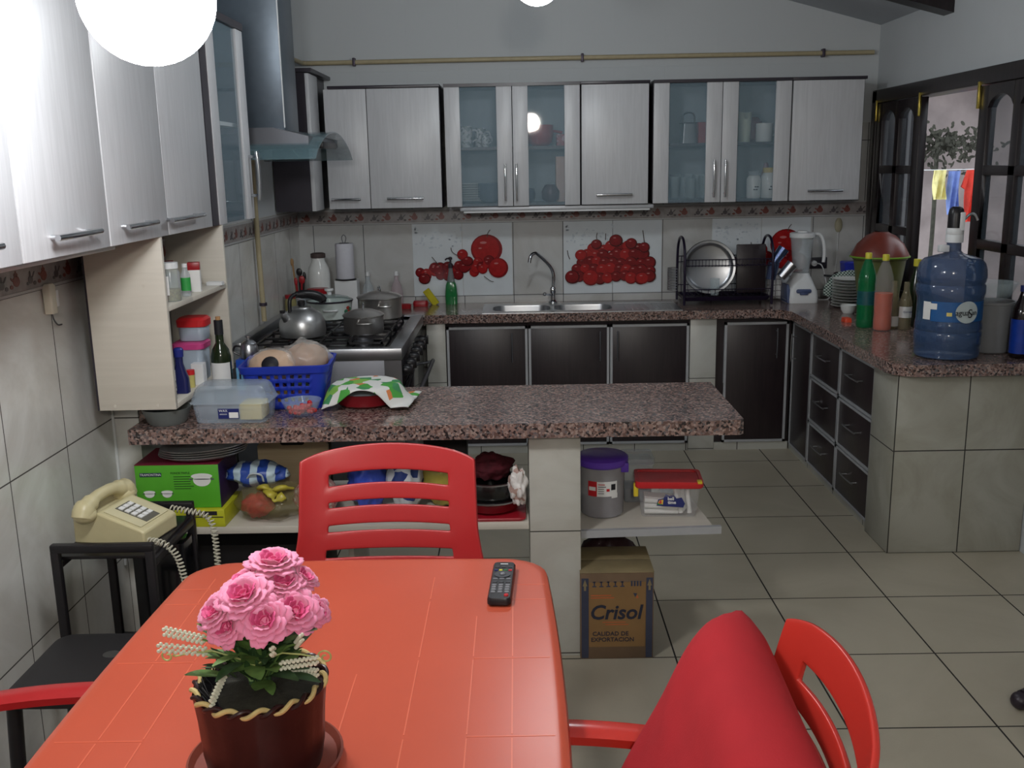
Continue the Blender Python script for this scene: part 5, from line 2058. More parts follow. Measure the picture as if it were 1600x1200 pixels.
t = thing('rice_bucket', 'pale grey bucket right of the blue water jug', 'bucket', (2.062, 4.27, ZW))
mb = MB(); mb.lathe([(.075, 0), (.08, .005), (.092, .21), (.096, .212), (.096, .222), (.088, .222), (.075, .01), (.001, .008)], 40)
mb.build('bucket', pm('grey_bucket', (132, 134, 136), .5, alpha=.9, var=.04), t)
mb = MB(); mb.lathe([(.04, 0), (.07, .02), (.098, .075), (.1, .08), (.097, .08), (.068, .026), (.001, .008)], 36)
tag(mb.build('glass_bowl', M_glass, loc=(2.062, 4.27, ZW + .2235)), 'clear glass bowl sitting on the grey bucket beside the water jug', 'bowl')
bottle('soda_bottle', 'dark cola bottle with blue label at the right edge of the picture', (2.118, 4.115, ZW), [(.036, 0), (.040, .006), (.041, .05), (.039, .08), (.041, .11), (.041, .17), (.036, .21), (.02, .25), (.014, .275), (.0135, .30), (.001, .30)],
       pm('cola_dark', (24, 16, 18), .08, var=0), [(.0165, .28), (.0165, .305), (.001, .305)], M_navy, lab=(.0418, .02, .165, pm('blue_drink_label', (20, 56, 150), .35, var=.2, scale=24), 120, 420))

# ---- behind and beside the stove, on the worktop
t = thing('milk_bottle', 'white ceramic jug-shaped bottle with brown stopper behind the stove', 'bottle', (-1.185, 5.88, ZW))
mb = MB(); mb.lathe([(.060, 0), (.062, .01), (.065, .22), (.06, .26), (.04, .30), (.038, .32), (.001, .32)], 32)
mb.build('body', M_ceramic, t)
mb = MB(); mb.lathe([(.042, .32), (.044, .325), (.044, .345), (.03, .35), (.001, .35)], 28)
mb.build('stopper', pm('stopper_brown', (74, 62, 60), .5, var=.05), t)
mb = MB(); mb.rr([(0, .068, .05, .006), (.18, .068, .05, .006)])
tag(mb.build('white_box', M_white, loc=(-1.03, 5.93, ZW)), 'plain white box under the paper towel roll behind the stove', 'box')
t = thing('paper_towel', 'white paper towel roll on an upright holder behind the stove', 'paper towel', (-1.035, 5.93, ZW + .1805))
mb = MB(); mb.lathe([(.062, 0), (.064, .006)], 28)
mb.build('holder_base', M_black, t)
mb = MB(); mb.lathe([(.052, .008), (.054, .012), (.054, .215), (.052, .218), (.012, .218)], 36)
mb.build('paper_roll', pm('paper_white', (200, 200, 208), .9, var=.03, bump=.2, bscale=120), t)
mb = MB(); mb.tube([(0, 0, .21), (-.010, 0, .235), (-.012, 0, .255), (0, 0, .268), (.012, 0, .255), (.010, 0, .235), (0, 0, .212)], .0025, 6, 4); mb.cyl((0, 0, .216), .030, .005, 20)
mb.build('wire_loop', M_steel_d, t)
t = thing('utensil_jar', 'glass jar of wooden and black utensils in the corner behind the kettle', 'utensil jar', (-1.27, 5.71, ZW))
mb = MB(); mb.lathe([(.045, 0), (.048, .01), (.048, .13), (.046, .13), (.044, .012), (.001, .01)], 28)
mb.build('jar', M_clearpl, t)
for i, (dx, dy, h, m_, hd) in enumerate(((-.03, 0, .30, wood('spoon_wood', (140, 108, 70), (160, 126, 84), 'Z', .6), 0), (.0, .02, .24, M_black, 1), (.03, 0, .22, M_black, 0), (.02, -.02, .20, M_redpl, 1), (-.012, -.02, .19, M_redpl, 0))):
    mb = MB(); mb.tube([(dx * .3, dy * .3, .015), (dx, dy, h)], .0055, 8, 1); mb.sphere((dx * 1.1, dy * 1.1, h + .012), .018 if hd else .010, .006, .024, 12, 8)
    mb.build('utensil', m_, t)
t = thing('spice_jar', 'clear jar with red lid left of the utensil jar in the corner', 'jar', (-1.305, 5.62, ZW))
mb = MB(); mb.lathe([(.03, 0), (.034, .005), (.034, .10), (.028, .115)], 24); mb.build('jar', pm('jar_yellowish', (150, 142, 96), .2, alpha=.8, var=.1), t)
mb = MB(); mb.lathe([(.031, .115), (.031, .135), (.001, .136)], 24); mb.build('lid', M_redpl, t)
t = thing('round_tub', 'clear tub with dark red lid behind the white pot', 'tub', (-1.158, 5.69, ZW))
mb = MB(); mb.lathe([(.055, 0), (.058, .005), (.062, .13)], 32); mb.build('tub', M_frostpl, t)
mb = MB(); mb.lathe([(.065, .13), (.066, .133), (.066, .155), (.06, .160), (.001, .160)], 32); mb.build('lid', M_redpl, t)
for i, (x, lb) in enumerate(((-.92, 'clear oil bottle on the worktop behind the big steel pot, left one'), (-.745, 'clear pinkish bottle on the worktop behind the big steel pot, right one'))):
    bottle('glass_bottle', lb, (x, 6.04, ZW), [(.035, 0), (.038, .008), (.04, .08), (.03, .13), (.014, .16), (.012, .19), (.001, .19)], M_clearpl if i == 0 else pm('pinkish_pet', (190, 168, 176), .15, alpha=.35, var=0), [(.014, .19), (.012, .215), (.001, .216)], M_white)

# ---- pots and kettle on the stove (grate top at z = .887)
ZG = .8865
M_pot = pm('pot_steel', (196, 192, 188), .33, .9, var=.04, scale=10)


def steel_pot(name, label, loc, r, h, rot=0):
    t = thing(name, label, 'pot', loc, rot)
    mb = MB(); mb.lathe([(r * .94, 0), (r, .008), (r, h - .006), (r + .004, h), (r - .002, h), (r - .004, .01), (.001, .006)], 48)
    mb.build('body', M_pot, t)
    mb = MB(); mb.lathe([(r + .005, h + .001), (r + .006, h + .006), (r * .9, h + .016), (r * .5, h + .030), (r * .2, h + .035), (.001, h + .036)], 48)
    ld = mb.build('lid', M_pot, t)
    mb = MB(); mb.tube([(-.022, 0, h + .034), (-.020, 0, h + .052), (0, 0, h + .060), (.020, 0, h + .052), (.022, 0, h + .034)], .005, 8, 4)
    mb.build('knob', M_chrome, ld)
    for a in (0, 180):
        mb = MB()
        mb.tube([(r - .002, -.035, h * .68), (r + .018, -.030, h * .70), (r + .026, 0, h * .70), (r + .018, .030, h * .70), (r - .002, .035, h * .68)], .0045, 8, 4, flat=1.0)
        mb.bm.transform(Matrix.Rotation(radians(a), 4, 'Z'))
        mb.build('handle', M_pot, t)
    return t


steel_pot('cooking_pot', 'large lidded stainless steel pot on the far right burner', (-.752, 5.32, ZG), .118, .112, -70)
steel_pot('cooking_pot', 'small lidded stainless steel pot on the near right burner', (-.768, 4.84, ZG), .098, .085, -80)
t = thing('enamel_pot', 'white enamel pot with glass lid and flower decoration on the stove', 'pot', (-1.02, 5.30, ZG), 12)
mb = MB(); mb.lathe([(.085, 0), (.105, .012), (.116, .05), (.122, .098), (.124, .1), (.119, .1), (.112, .05), (.1, .014), (.001, .008)], 48)
mb.build('body', pm('enamel_white', (206, 216, 212), .15, var=.02), t)
mb = MB(); mb.lathe([(.121, .098), (.126, .100), (.127, .106), (.122, .109)], 48, cap0=False, cap1=False)
mb.build('rim_band', M_darkc, t)
mb = MB(); mb.lathe([(.122, .106), (.10, .122), (.05, .134), (.001, .137)], 48, cap0=False)
ld = mb.build('lid', pm('lid_glass', (170, 188, 184), .06, alpha=.45, var=0), t)
mb = MB(); mb.lathe([(.012, .136), (.012, .15), (.024, .158), (.024, .168), (.001, .17)], 20)
mb.build('knob', M_white, ld)
for a in (-90, 90):
    mb = MB(); mb.tube([(.115, -.034, .062), (.138, -.030, .064), (.143, 0, .064), (.138, .030, .064), (.115, .034, .062)], .006, 8, 4)
    mb.bm.transform(Matrix.Rotation(radians(a), 4, 'Z'))
    mb.build('handle', M_white, t)
for (th, z, c) in ((-38, .07, (150, 50, 40)), (-30, .062, (60, 110, 84)), (-46, .052, (60, 110, 84)), (-34, .05, (150, 50, 40))):
    mb = MB(); mb.sphere((0, 0, 0), .014, .0025, .011, 12, 8)
    mb.bm.transform(Matrix.Translation((.118 * cos(radians(th)), .118 * sin(radians(th)), z)) @ Matrix.Rotation(radians(th + 90), 4, 'Z'))
    mb.build('decoration', pm('decor_%d_%d' % (c[0], c[1]), c, .4, var=.2, scale=60), t)
# kettle
t = thing('kettle', 'dented steel whistling kettle with black handle on the near left burner', 'kettle', (-1.055, 4.76, ZG), 0)
mb = MB(); mb.lathe([(.085, 0), (.108, .006), (.113, .03), (.110, .075), (.092, .112), (.058, .135), (.05, .14), (.048, .146), (.001, .150)], 48)
mb.build('body', pm('kettle_steel', (180, 180, 180), .36, .9, var=.1, scale=20, bump=.2, bscale=30), t)
mb = MB(); mb.tube([(-.05, -.055, .075), (-.065, -.085, .115), (-.068, -.092, .128)], [.024, .020, .018], 16, 3)
mb.tube([(-.068, -.092, .126), (-.069, -.095, .134)], .016, 16, 1)
mb.build('spout', pm('kettle_steel', (150, 150, 150), .32, 1.0), t)
mb = MB(); mb.cyl((-.0695, -.099, .130), .0135, .012, 16)
mb.build('spout_opening', M_black, t)
mb = MB(); mb.tube([(-.045, -.05, .125), (-.045, -.045, .18), (-.03, -.03, .205), (.0, -.01, .212)], .010, 10, 4)
mb.tube([(-.02, -.02, .207), (.04, .01, .205), (.09, .03, .185), (.105, .035, .160)], [.016, .021, .023, .022, .014], 12, 4)
mb.build('handle', M_black, t)
mb = MB(); mb.lathe([(.014, .148), (.02, .16), (.018, .175), (.001, .178)], 16)
mb.build('lid_knob', M_black, t)

# =================================================================== INSIDE THE GLASS CABINETS
def mug(label, loc, r, h, mat, rot=0, cat='mug', group=None):
    t = thing('mug', label, cat, loc, rot, group)
    mb = MB(); mb.lathe([(r * .9, 0), (r, .006), (r, h), (r - .004, h), (r - .005, .01), (.001, .008)], 28)
    mb.build('body', mat, t)
    mb = MB(); mb.tube([(r - .003, 0, h * .8), (r + .025, 0, h * .78), (r + .03, 0, h * .45), (r - .003, 0, h * .25)], .0055, 8, 4)
    mb.build('handle', mat, t)
    return t


ZS, ZBm = 1.7925, 1.4715
M_cupdec = spots('cup_decor', [(196, 198, 200), (196, 198, 200), (130, 138, 140)], 60, .3)
m1 = mug('patterned white cup on the upper shelf, leftmost in the left glass cabinet', (-.285, 5.93, ZS), .034, .12, M_cupdec, 0)
dup(m1, (-.205, 5.97, ZS), 20, 'patterned white cup second from the left on the upper shelf of the left glass cabinet', scale=.92)
dup(m1, (-.175, 5.89, ZS), 10, 'small patterned cup in front on the upper shelf of the left glass cabinet', scale=.6)
t = thing('red_pot', 'dark red round pot on the upper shelf of the left glass cabinet', 'pot', (.145, 5.96, ZS))
mb = MB(); mb.lathe([(.045, 0), (.07, .02), (.078, .06), (.078, .12), (.074, .12), (.07, .03), (.001, .01)], 32)
mb.build('body', M_redpl, t)
mb = MB(); mb.tube([(.075, 0, .085), (.11, 0, .08), (.13, 0, .075)], .008, 8, 3)
mb.build('handle', M_redpl, t)
mb = MB(); mb.rr([(0, .045, .05, .006), (.065, .045, .05, .006)])
tag(mb.build('red_tin', spots('tin_pattern', [(150, 30, 50), (120, 24, 40), (190, 150, 160)], 70, .4), loc=(.285, 5.96, ZS)), 'patterned red tin beside the red pot in the left glass cabinet', 'tin')
mb = MB(); mb.rr([(0, .05, .05, .004), (.26, .05, .05, .004)])  # plain pale block filling the lighter pink area behind the glass
tag(mb.build('pale_block', pm('pale_pink_block', (202, 172, 160), .6, var=.05), loc=(.285, 5.985, ZBm)), 'tall pale pink block on the bottom of the left glass cabinet', 'box')
mb = MB(); mb.lathe([(.02, 0), (.05, .012), (.075, .045), (.073, .045), (.048, .016), (.001, .006)], 28)
bw = tag(mb.build('small_bowl', pm('bowl_blue_grey', (120, 134, 150), .25, var=.1), loc=(-.16, 5.93, ZBm)), 'blue grey bowl at the bottom of a stack in the left glass cabinet', 'bowl', 'bowls and plates in the left glass cabinet')
for i in range(1, 6):
    c = bw.copy(); COL.objects.link(c); c.location = (-.16, 5.93, ZBm + .014 * i)
    c['label'] = 'blue grey bowl nested in the stack in the left glass cabinet'
pl = MB(); pl.lathe([(.05, 0), (.09, .008), (.108, .018), (.106, .020), (.088, .011), (.001, .005)], 36)
p0 = tag(pl.build('dinner_plate', M_ceramic, loc=(-.265, 5.99, ZBm)), 'white plate in the flat stack left of the bowls in the left glass cabinet', 'plate', 'plates stacked in the left glass cabinet')
for i in range(1, 8):
    c = p0.copy(); COL.objects.link(c); c.location = (-.265, 5.99, ZBm + .0135 * i)
mb = MB(); mb.lathe([(.03, 0), (.05, .01), (.055, .05), (.045, .08), (.001, .085)], 24)
tag(mb.build('dark_bowl', pm('dark_blue_bowl', (60, 66, 84), .3, var=.05), loc=(.06, 5.92, ZBm)), 'dark blue rounded pot at the bottom beside the central door strip', 'bowl')
mb = MB(); mb.lathe([(.03, 0), (.05, .02), (.055, .06), (.03, .10), (.001, .105)], 24)
tag(mb.build('dark_bowl', pm('plum_bowl', (72, 44, 52), .3, var=.05), loc=(.20, 5.91, ZBm)), 'plum coloured rounded pot in front of the tall pale pink block', 'bowl')

# right glass cabinet
t = thing('box_grater', 'steel box grater on the upper shelf of the right glass cabinet', 'grater', (1.013, 5.95, ZS), 8)
mb = MB(); mb.rr([(0, .042, .03, .004), (.115, .034, .022, .004)], cap1=True)
mb.build('body', M_steel, t)
mb = MB(); mb.box(-.046, .046, -.033, .033, .112, .118, .002)
mb.tube([(-.034, 0, .118), (-.034, 0, .155), (-.015, 0, .172), (.015, 0, .172), (.034, 0, .155), (.034, 0, .118)], .005, 8, 4)
mb.build('handle', M_black, t)
mb = MB(); mb.rr([(0, .05, .045, .006), (.105, .05, .045, .006), (.108, .052, .047, .006), (.118, .052, .047, .006)])
tag(mb.build('red_tin', M_redpl, loc=(1.115, 5.96, ZS)), 'plain red canister beside the grater in the right glass cabinet', 'tin')
mb = MB(); mb.lathe([(.032, 0), (.034, .006), (.042, .17), (.040, .17), (.030, .01), (.001, .008)], 28)
for v in mb.bm.verts:
    if v.co.z > .16 and abs(v.co.x) < .015 and v.co.y < 0:
        v.co.z -= .04
tag(mb.build('notched_vase', pm('pale_green_ceramic', (190, 196, 176), .3, var=.03), loc=(1.335, 5.94, ZS)), 'pale tall cup with notched rim in the right glass cabinet', 'cup')
mb = MB(); mb.lathe([(.04, 0), (.06, .02), (.062, .12), (.04, .145), (.001, .15)], 28)
tag(mb.build('red_canister', pm('canister_dark_red', (110, 24, 36), .4, var=.04), loc=(1.40, 6.04, ZS)), 'dark red canister behind the notched pale cup', 'canister')
mug('large white mug on the upper shelf of the right glass cabinet', (1.450, 5.93, ZS), .048, .105, M_ceramic, 25)
g0 = thing('drinking_glass', 'clear tumbler on the bottom of the right glass cabinet', 'glass', (.93, 5.92, ZBm), 0, 'tumblers in the right glass cabinet')
mb = MB(); mb.lathe([(.026, 0), (.033, .13), (.0315, .13), (.0245, .010), (.001, .010)], 24)
mb.build('tumbler', M_glass, g0)
for i, (x, y, s_) in enumerate(((.995, 5.95, 1.0), (1.02, 5.88, .92), (1.075, 5.95, 1.08), (1.10, 5.88, 1.05), (.955, 6.03, 1.1), (1.04, 6.04, 1.1))):
    dup(g0, (x, y, ZBm), scale=s_)
for i, (x, cm, lb, s_) in enumerate(((1.395, M_clearpl, 'white jar with clear lid and leaf motif in the right glass cabinet', 1.0), (1.485, pm('jar_lid_yellow', (196, 170, 80), .5, var=0), 'white jar with yellow lid in the right glass cabinet', 1.12))):
    t = thing('storage_jar', lb, 'jar', (x, 5.91, ZBm))
    mb = MB(); mb.lathe([(.038 * s_, 0), (.042 * s_, .006), (.043 * s_, .11 * s_), (.032 * s_, .13 * s_)], 28)
    mb.build('body', M_ceramic, t)
    mb = MB(); mb.lathe([(.034 * s_, .13 * s_), (.034 * s_, .155 * s_), (.001, .157 * s_)], 28)
    mb.build('lid', cm, t)
    for k in range(4):
        mb = MB(); mb.sphere((0, 0, 0), .007, .002, .004, 8, 6)
        a_ = radians(262 + k * 9)
        mb.bm.transform(Matrix.Translation((.0435 * s_ * cos(a_), .0435 * s_ * sin(a_), .05 + .016 * (k % 2))))
        mb.build('motif', M_ink, t)
mb = MB(); mb.lathe([(.045, 0), (.048, .01), (.03, .12), (.012, .2), (.001, .205)], 20)
tag(mb.build('bag_of_powder', pm('pink_bag', (150, 110, 120), .4, var=.2, scale=30), loc=(1.50, 6.06, ZBm)), 'pinkish pointed packet behind the yellow-lidded jar', 'packet')

# =================================================================== OPEN SHELF UNIT UNDER THE LEFT CABINETS
ZU, ZLo = 1.2625, .9435
t = thing('herb_jar', 'clear jar of dried herbs with white lid and paper label on the upper open shelf', 'jar', (-1.155, 3.27, ZU))
mb = MB(); mb.lathe([(.030, 0), (.032, .005), (.032, .095), (.024, .108), (.023, .112)], 28); mb.build('jar', M_clearpl, t)
mb = MB(); mb.lathe([(.029, .002), (.030, .04), (.001, .042)], 24); mb.build('herbs', pm('herbs', (120, 112, 60), .9, var=.4, scale=150), t)
mb = MB(); mb.lathe([(.028, .108), (.028, .128), (.001, .129)], 28); mb.build('lid', M_white, t)
mb = MB()
mb.loft([[(.0325 * cos(radians(a)), .0325 * sin(radians(a)), z) for a in range(195, 281, 12)] for z in (.022, .085)], False, False, close=False)
mb.build('label', M_label, t)
t = thing('pill_bottle', 'small bottle with red label behind the side panel on the upper open shelf', 'bottle', (-1.175, 3.205, ZU))
mb = MB(); mb.lathe([(.018, 0), (.02, .004), (.02, .06), (.012, .072)], 20); mb.build('body', M_white, t)
mb = MB(); mb.lathe([(.0205, .008), (.0205, .03)], 20, cap0=False, cap1=False); mb.build('label', M_redink, t)
mb = MB(); mb.lathe([(.014, .07), (.014, .085), (.001, .086)], 20); mb.build('lid', M_white, t)
bottle('spray_bottle', 'slim clear bottle with green label on the upper open shelf', (-1.145, 3.39, ZU), [(.014, 0), (.016, .004), (.016, .075), (.009, .09), (.008, .105), (.001, .106)], M_clearpl, [(.009, .10), (.009, .112), (.001, .113)], M_white,
       lab=(.0165, .02, .065, pm('green_label', (50, 150, 70), .5, var=.1), 180, 380))
mb = MB(); mb.lathe([(.022, 0), (.024, .004), (.024, .09), (.001, .092)], 20)
tag(mb.build('yellow_jar', pm('mustard_grey', (166, 160, 120), .5, var=.1), loc=(-1.21, 3.43, ZU)), 'yellowish jar behind the green-labelled bottle on the upper open shelf', 'jar')
t = thing('medicine_box', 'small red and white carton on the upper open shelf', 'box', (-1.155, 3.52, ZU), 12)
mb = MB(); mb.box(-.02, .02, -.018, .018, 0, .082, .001); mb.build('carton', M_label, t)
mb = MB(); mb.box(-.0205, .0205, -.0185, .0185, .078, .105, .001); mb.build('top_flap', M_redpl, t)
mb = MB(); mb.rr([(0, .03, .02, .006), (.012, .03, .02, .006)])
tag(mb.build('soap_bar', M_white, loc=(-1.145, 3.72, ZU)), 'small white block at the far end of the upper open shelf', 'soap')
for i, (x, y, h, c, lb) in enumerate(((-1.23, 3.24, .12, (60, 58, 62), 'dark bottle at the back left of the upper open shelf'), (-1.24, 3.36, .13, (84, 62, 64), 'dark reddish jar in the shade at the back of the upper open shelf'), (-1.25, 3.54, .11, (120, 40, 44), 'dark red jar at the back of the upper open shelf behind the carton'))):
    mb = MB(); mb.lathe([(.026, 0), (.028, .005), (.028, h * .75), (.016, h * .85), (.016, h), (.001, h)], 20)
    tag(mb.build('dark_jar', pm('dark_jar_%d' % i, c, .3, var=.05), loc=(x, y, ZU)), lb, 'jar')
# lower compartment
t = thing('bleach_bottle', 'dark navy bottle with blue cap at the front of the lower open shelf', 'bottle', (-1.158, 3.29, ZLo))
mb = MB(); mb.rr([(0, .027, .020, .010), (.05, .026, .019, .010), (.10, .012, .012, .008), (.13, .012, .012, .008)]); mb.build('body', pm('navy_plastic', (30, 34, 84), .3, var=.05), t)
mb = MB(); mb.lathe([(.016, .125), (.017, .15), (.012, .156), (.001, .157)], 20); mb.build('cap', pm('navy_cap', (34, 44, 120), .3, var=0), t)
t = thing('spice_jar', 'glass jar with patterned label squeezed behind the side panel on the lower open shelf', 'jar', (-1.165, 3.18, ZLo))
mb = MB(); mb.lathe([(.026, 0), (.028, .005), (.028, .12), (.016, .15), (.016, .17), (.001, .171)], 20); mb.build('body', M_clearpl, t)
mb = MB(); mb.lathe([(.0285, .03), (.0285, .10)], 20, cap0=False, cap1=False); mb.build('label', spots('jar_label_speckle', [(200, 200, 200), (60, 60, 60), (150, 150, 150)], 150), t)


def tub_rr(name, label, loc, hx, hy, h, mb_mat, lid_mat, lid_h=.02, rot=0, cat='tub', taper=.9):
    t = thing(name, label, cat, loc, rot)
    mb = MB(); mb.rr([(0, hx * taper, hy * taper, .02), (.004, hx * taper + .002, hy * taper + .002, .02), (h, hx, hy, .022)], cap1=False)
    o = mb.build('tub', mb_mat, t)
    mod(o, 'SOLIDIFY', thickness=.0015)
    mb = MB(); mb.rr([(h - .004, hx + .004, hy + .004, .024), (h + lid_h * .7, hx + .005, hy + .005, .024), (h + lid_h, hx - .004, hy - .004, .02)])
    mb.build('lid', lid_mat, t)
    return t


M_pinklid = pm('magenta_lid', (196, 70, 130), .35, var=.03)
M_redlid = pm('red_lid', (196, 40, 44), .35, var=.03)
t = tub_rr('food_tub', 'clear food tub with magenta lid on the lower open shelf', (-1.19, 3.52, ZLo + .001), .055, .055, .12, M_frostpl, M_pinklid)
t = tub_rr('food_tub', 'frosted tub with red lid stacked on the magenta-lidded tub', (-1.18, 3.54, ZLo + .143), .048, .048, .055, M_frostpl, M_redlid, .028)
mb = MB(); mb.rr([(0, .022, .02, .004), (.075, .022, .02, .004)])
tag(mb.build('white_carton', M_white, loc=(-1.14, 3.43, ZLo)), 'small white container behind the wine bottle on the lower open shelf', 'container')
t = thing('spice_jar', 'tiny yellow jar with red lid beside the navy bottle on the lower open shelf', 'jar', (-1.152, 3.375, ZLo))
mb = MB(); mb.lathe([(.013, 0), (.014, .045)], 16); mb.build('jar', pm('tiny_jar_yellow', (190, 180, 110), .4, var=.1), t)
mb = MB(); mb.lathe([(.0145, .045), (.0145, .062), (.001, .063)], 16); mb.build('lid', M_redlid, t)
t = thing('food_tub', 'dark red flat box at the back of the lower open shelf', 'tub', (-1.26, 3.33, ZLo))
mb = MB(); mb.rr([(0, .04, .05, .01), (.19, .04, .05, .01)]); mb.build('box', pm('maroon_box', (92, 24, 34), .4, var=.05), t)

# =================================================================== ON THE GRANITE SLAB (top at z = .86)
ZP = .8605
M_bluepl = pm('basket_blue', (26, 50, 160), .38, var=.04)
t = thing('plastic_basket', 'blue plastic basket with square holes full of bread on the granite slab', 'basket', (-.825, 3.46, ZP), 4)
hx0, hy0, hx1, hy1, hb = .125, .10, .152, .125, .155
def basket_pt(side, u, v):
    hx, hy = hx0 + (hx1 - hx0) * v, hy0 + (hy1 - hy0) * v
    L_ = rrect(hx, hy, .03, 4)
    return L_
mb = MB()
# wall panels with a lattice of holes on the straight sides
def panel(ax, sgn):
    nu, nv = 17, 11
    V = []
    for j in range(nv + 1):
        v = j / nv
        hx, hy = hx0 + (hx1 - hx0) * v, hy0 + (hy1 - hy0) * v
        row = []
        for i in range(nu + 1):
            u = -1 + 2 * i / nu
            if ax == 'x':
                row.append(mb.bm.verts.new((u * (hx - .03), sgn * hy, v * hb)))
            else:
                row.append(mb.bm.verts.new((sgn * hx, u * (hy - .03), v * hb)))
        V.append(row)
    for j in range(nv):
        for i in range(nu):
            if 2 <= j <= 8 and j % 2 == 0 and 1 < i < nu - 1 and i % 2 == 0:
                continue
            mb.bm.faces.new((V[j][i], V[j][i + 1], V[j + 1][i + 1], V[j + 1][i]))
for a_, s_ in (('x', 1), ('x', -1), ('y', 1), ('y', -1)):
    panel(a_, s_)
for cx, cy, a0 in ((1, 1, 0), (-1, 1, 90), (-1, -1, 180), (1, -1, 270)):
    rings = []
    for j in range(12):
        v = j / 11
        hx, hy = hx0 + (hx1 - hx0) * v, hy0 + (hy1 - hy0) * v
        rings.append([(cx * (hx - .03) + .03 * cos(radians(a0 + 90 * i / 4)), cy * (hy - .03) + .03 * sin(radians(a0 + 90 * i / 4)), v * hb) for i in range(5)])
    mb.loft(rings, False, False, close=False)
mb.loft([[(x, y, 0) for x, y in rrect(hx0, hy0, .03, 4)], [(x, y, .0) for x, y in rrect(hx0 * .5, hy0 * .5, .015, 4)]], False, True)
o = mb.build('basket', M_bluepl, t)
mod(o, 'SOLIDIFY', thickness=.003)
mb = MB()
mb.loft([[(x, y, hb - .022) for x, y in rrect(hx1 + .003, hy1 + .003, .034, 4)], [(x, y, hb + .002) for x, y in rrect(hx1 + .008, hy1 + .008, .036, 4)],
         [(x, y, hb + .004) for x, y in rrect(hx1 - .002, hy1 - .002, .03, 4)], [(x, y, hb - .004) for x, y in rrect(hx1 - .004, hy1 - .004, .03, 4)]], False, False)
mb.build('rim', M_bluepl, t)
M_bread = pm('bread_crust', (196, 148, 96), .8, var=.15, scale=20, bump=.4, bscale=60)
M_bread2 = pm('bread_brown', (150, 110, 78), .8, var=.2, scale=20, bump=.4, bscale=60)
M_bag = pm('clear_bag', (216, 212, 206), .12, alpha=.30, var=.0, bump=1.0, bscale=60)
t = thing('bread_bag', 'bag of sliced bread with oval black label lying at the left in the blue basket', 'bread', (-.875, 3.435, ZP + .112))
mb = MB(); mb.sphere((0, 0, .03), .088, .075, .055, 28, 16, jit=.08, seed=2); mb.build('loaf', M_bread, t)
mb = MB(); mb.sphere((0, 0, .032), .095, .083, .062, 28, 16, jit=.14, seed=4); mb.build('wrapper', M_bag, t, angle=180)
mb = MB()
mb.faces([(0, 0, 0)] + [(.030 * cos(2 * pi * i / 24), 0, .030 * sin(2 * pi * i / 24)) for i in range(24)], [(0, i + 1, (i + 1) % 24 + 1) for i in range(24)])
o = mb.build('label', M_ink, t, loc=(.010, -.084, .052)); o.rotation_euler = (radians(-32), 0, 0)
mod(o, 'SOLIDIFY', thickness=.001)
t = thing('bread_bag', 'crinkled clear bag of rolls lying at the right in the blue basket', 'bread', (-.765, 3.475, ZP + .115))
mb = MB(); mb.sphere((0, 0, .04), .078, .07, .06, 28, 16, jit=.12, seed=7); mb.build('rolls', M_bread2, t)
mb = MB(); mb.sphere((0, 0, .042), .09, .08, .070, 32, 18, jit=.22, seed=9); mb.build('wrapper', M_bag, t, angle=180)
for i, (x, y, c, lb) in enumerate(((-.84, 3.40, (150, 120, 60), 'yellowish fruit showing through the basket holes, left'), (-.78, 3.42, (110, 70, 100), 'purplish fruit showing through the basket holes, middle'), (-.88, 3.48, (150, 60, 50), 'reddish fruit at the bottom of the basket'), (-.80, 3.50, (90, 110, 60), 'green fruit at the bottom of the basket'))):
    mb = MB(); mb.sphere((0, 0, .036), .036, .036, .034, 16, 10)
    tag(mb.build('fruit', pm('fruit_%d' % i, c, .4, var=.2), loc=(x, y, ZP + .004)), lb, 'fruit')

# big clear tub with cheese
t = thing('food_tub', 'large clear plastic tub with domed lid holding yellow cheese on the granite slab', 'tub', (-.965, 3.245, ZP), -2)
mb = MB(); mb.rr([(0, .115, .065, .02), (.004, .118, .068, .022), (.065, .126, .076, .026), (.067, .134, .084, .03), (.070, .134, .084, .03)], cap1=False)
o = mb.build('tub', pm('tub_clear_blue', (186, 200, 214), .25, alpha=.38, var=0), t)
mb = MB(); mb.rr([(.070, .134, .084, .03), (.074, .130, .080, .03), (.112, .118, .068, .03), (.124, .108, .058, .026), (.126, .10, .05, .02)], cap0=False)
mb.build('lid', pm('frosted_lid', (176, 190, 202), .25, alpha=.42, var=0), t)
mb = MB(); mb.box(.028, .105, -.05, .04, .006, .062, .006)
mb.build('cheese', pm('cheese_yellow', (222, 208, 140), .6, var=.05), t)
mb = MB(); mb.box(-.035, .035, -.0765, -.0745, .018, .052); lbx = mb.build('label', M_navy, t)
mb = MB(); mb.box(.002, .033, -.0775, -.0765, .021, .040); mb.build('label_picture', M_label, lbx)
text('lettering', 'WAX', .012, M_label, lbx, (-.017, -.077, .045))
text('lettering', 'mmmm', .008, M_label, lbx, (-.017, -.077, .034))
t = thing('glass_bowl', 'small clear glass bowl of chopped red fruit on the granite slab', 'bowl', (-.745, 3.265, ZP))
mb = MB(); mb.lathe([(.028, 0), (.048, .012), (.066, .052), (.068, .056), (.064, .055), (.045, .016), (.001, .005)], 36); mb.build('bowl', M_glass, t)
mb = MB()
rnd = random.Random(9)
for i in range(46):
    a, r_ = rnd.uniform(0, 2 * pi), rnd.random() ** .5 * .044
    mb.sphere((r_ * cos(a), r_ * sin(a), .012 + rnd.random() * .022 + r_ * .1), .009, .008, .008, 8, 6)
o = mb.build('red_fruit_pieces', pm('red_pieces', (176, 22, 26), .35, var=.2, scale=80), t)
o['kind'] = 'stuff'
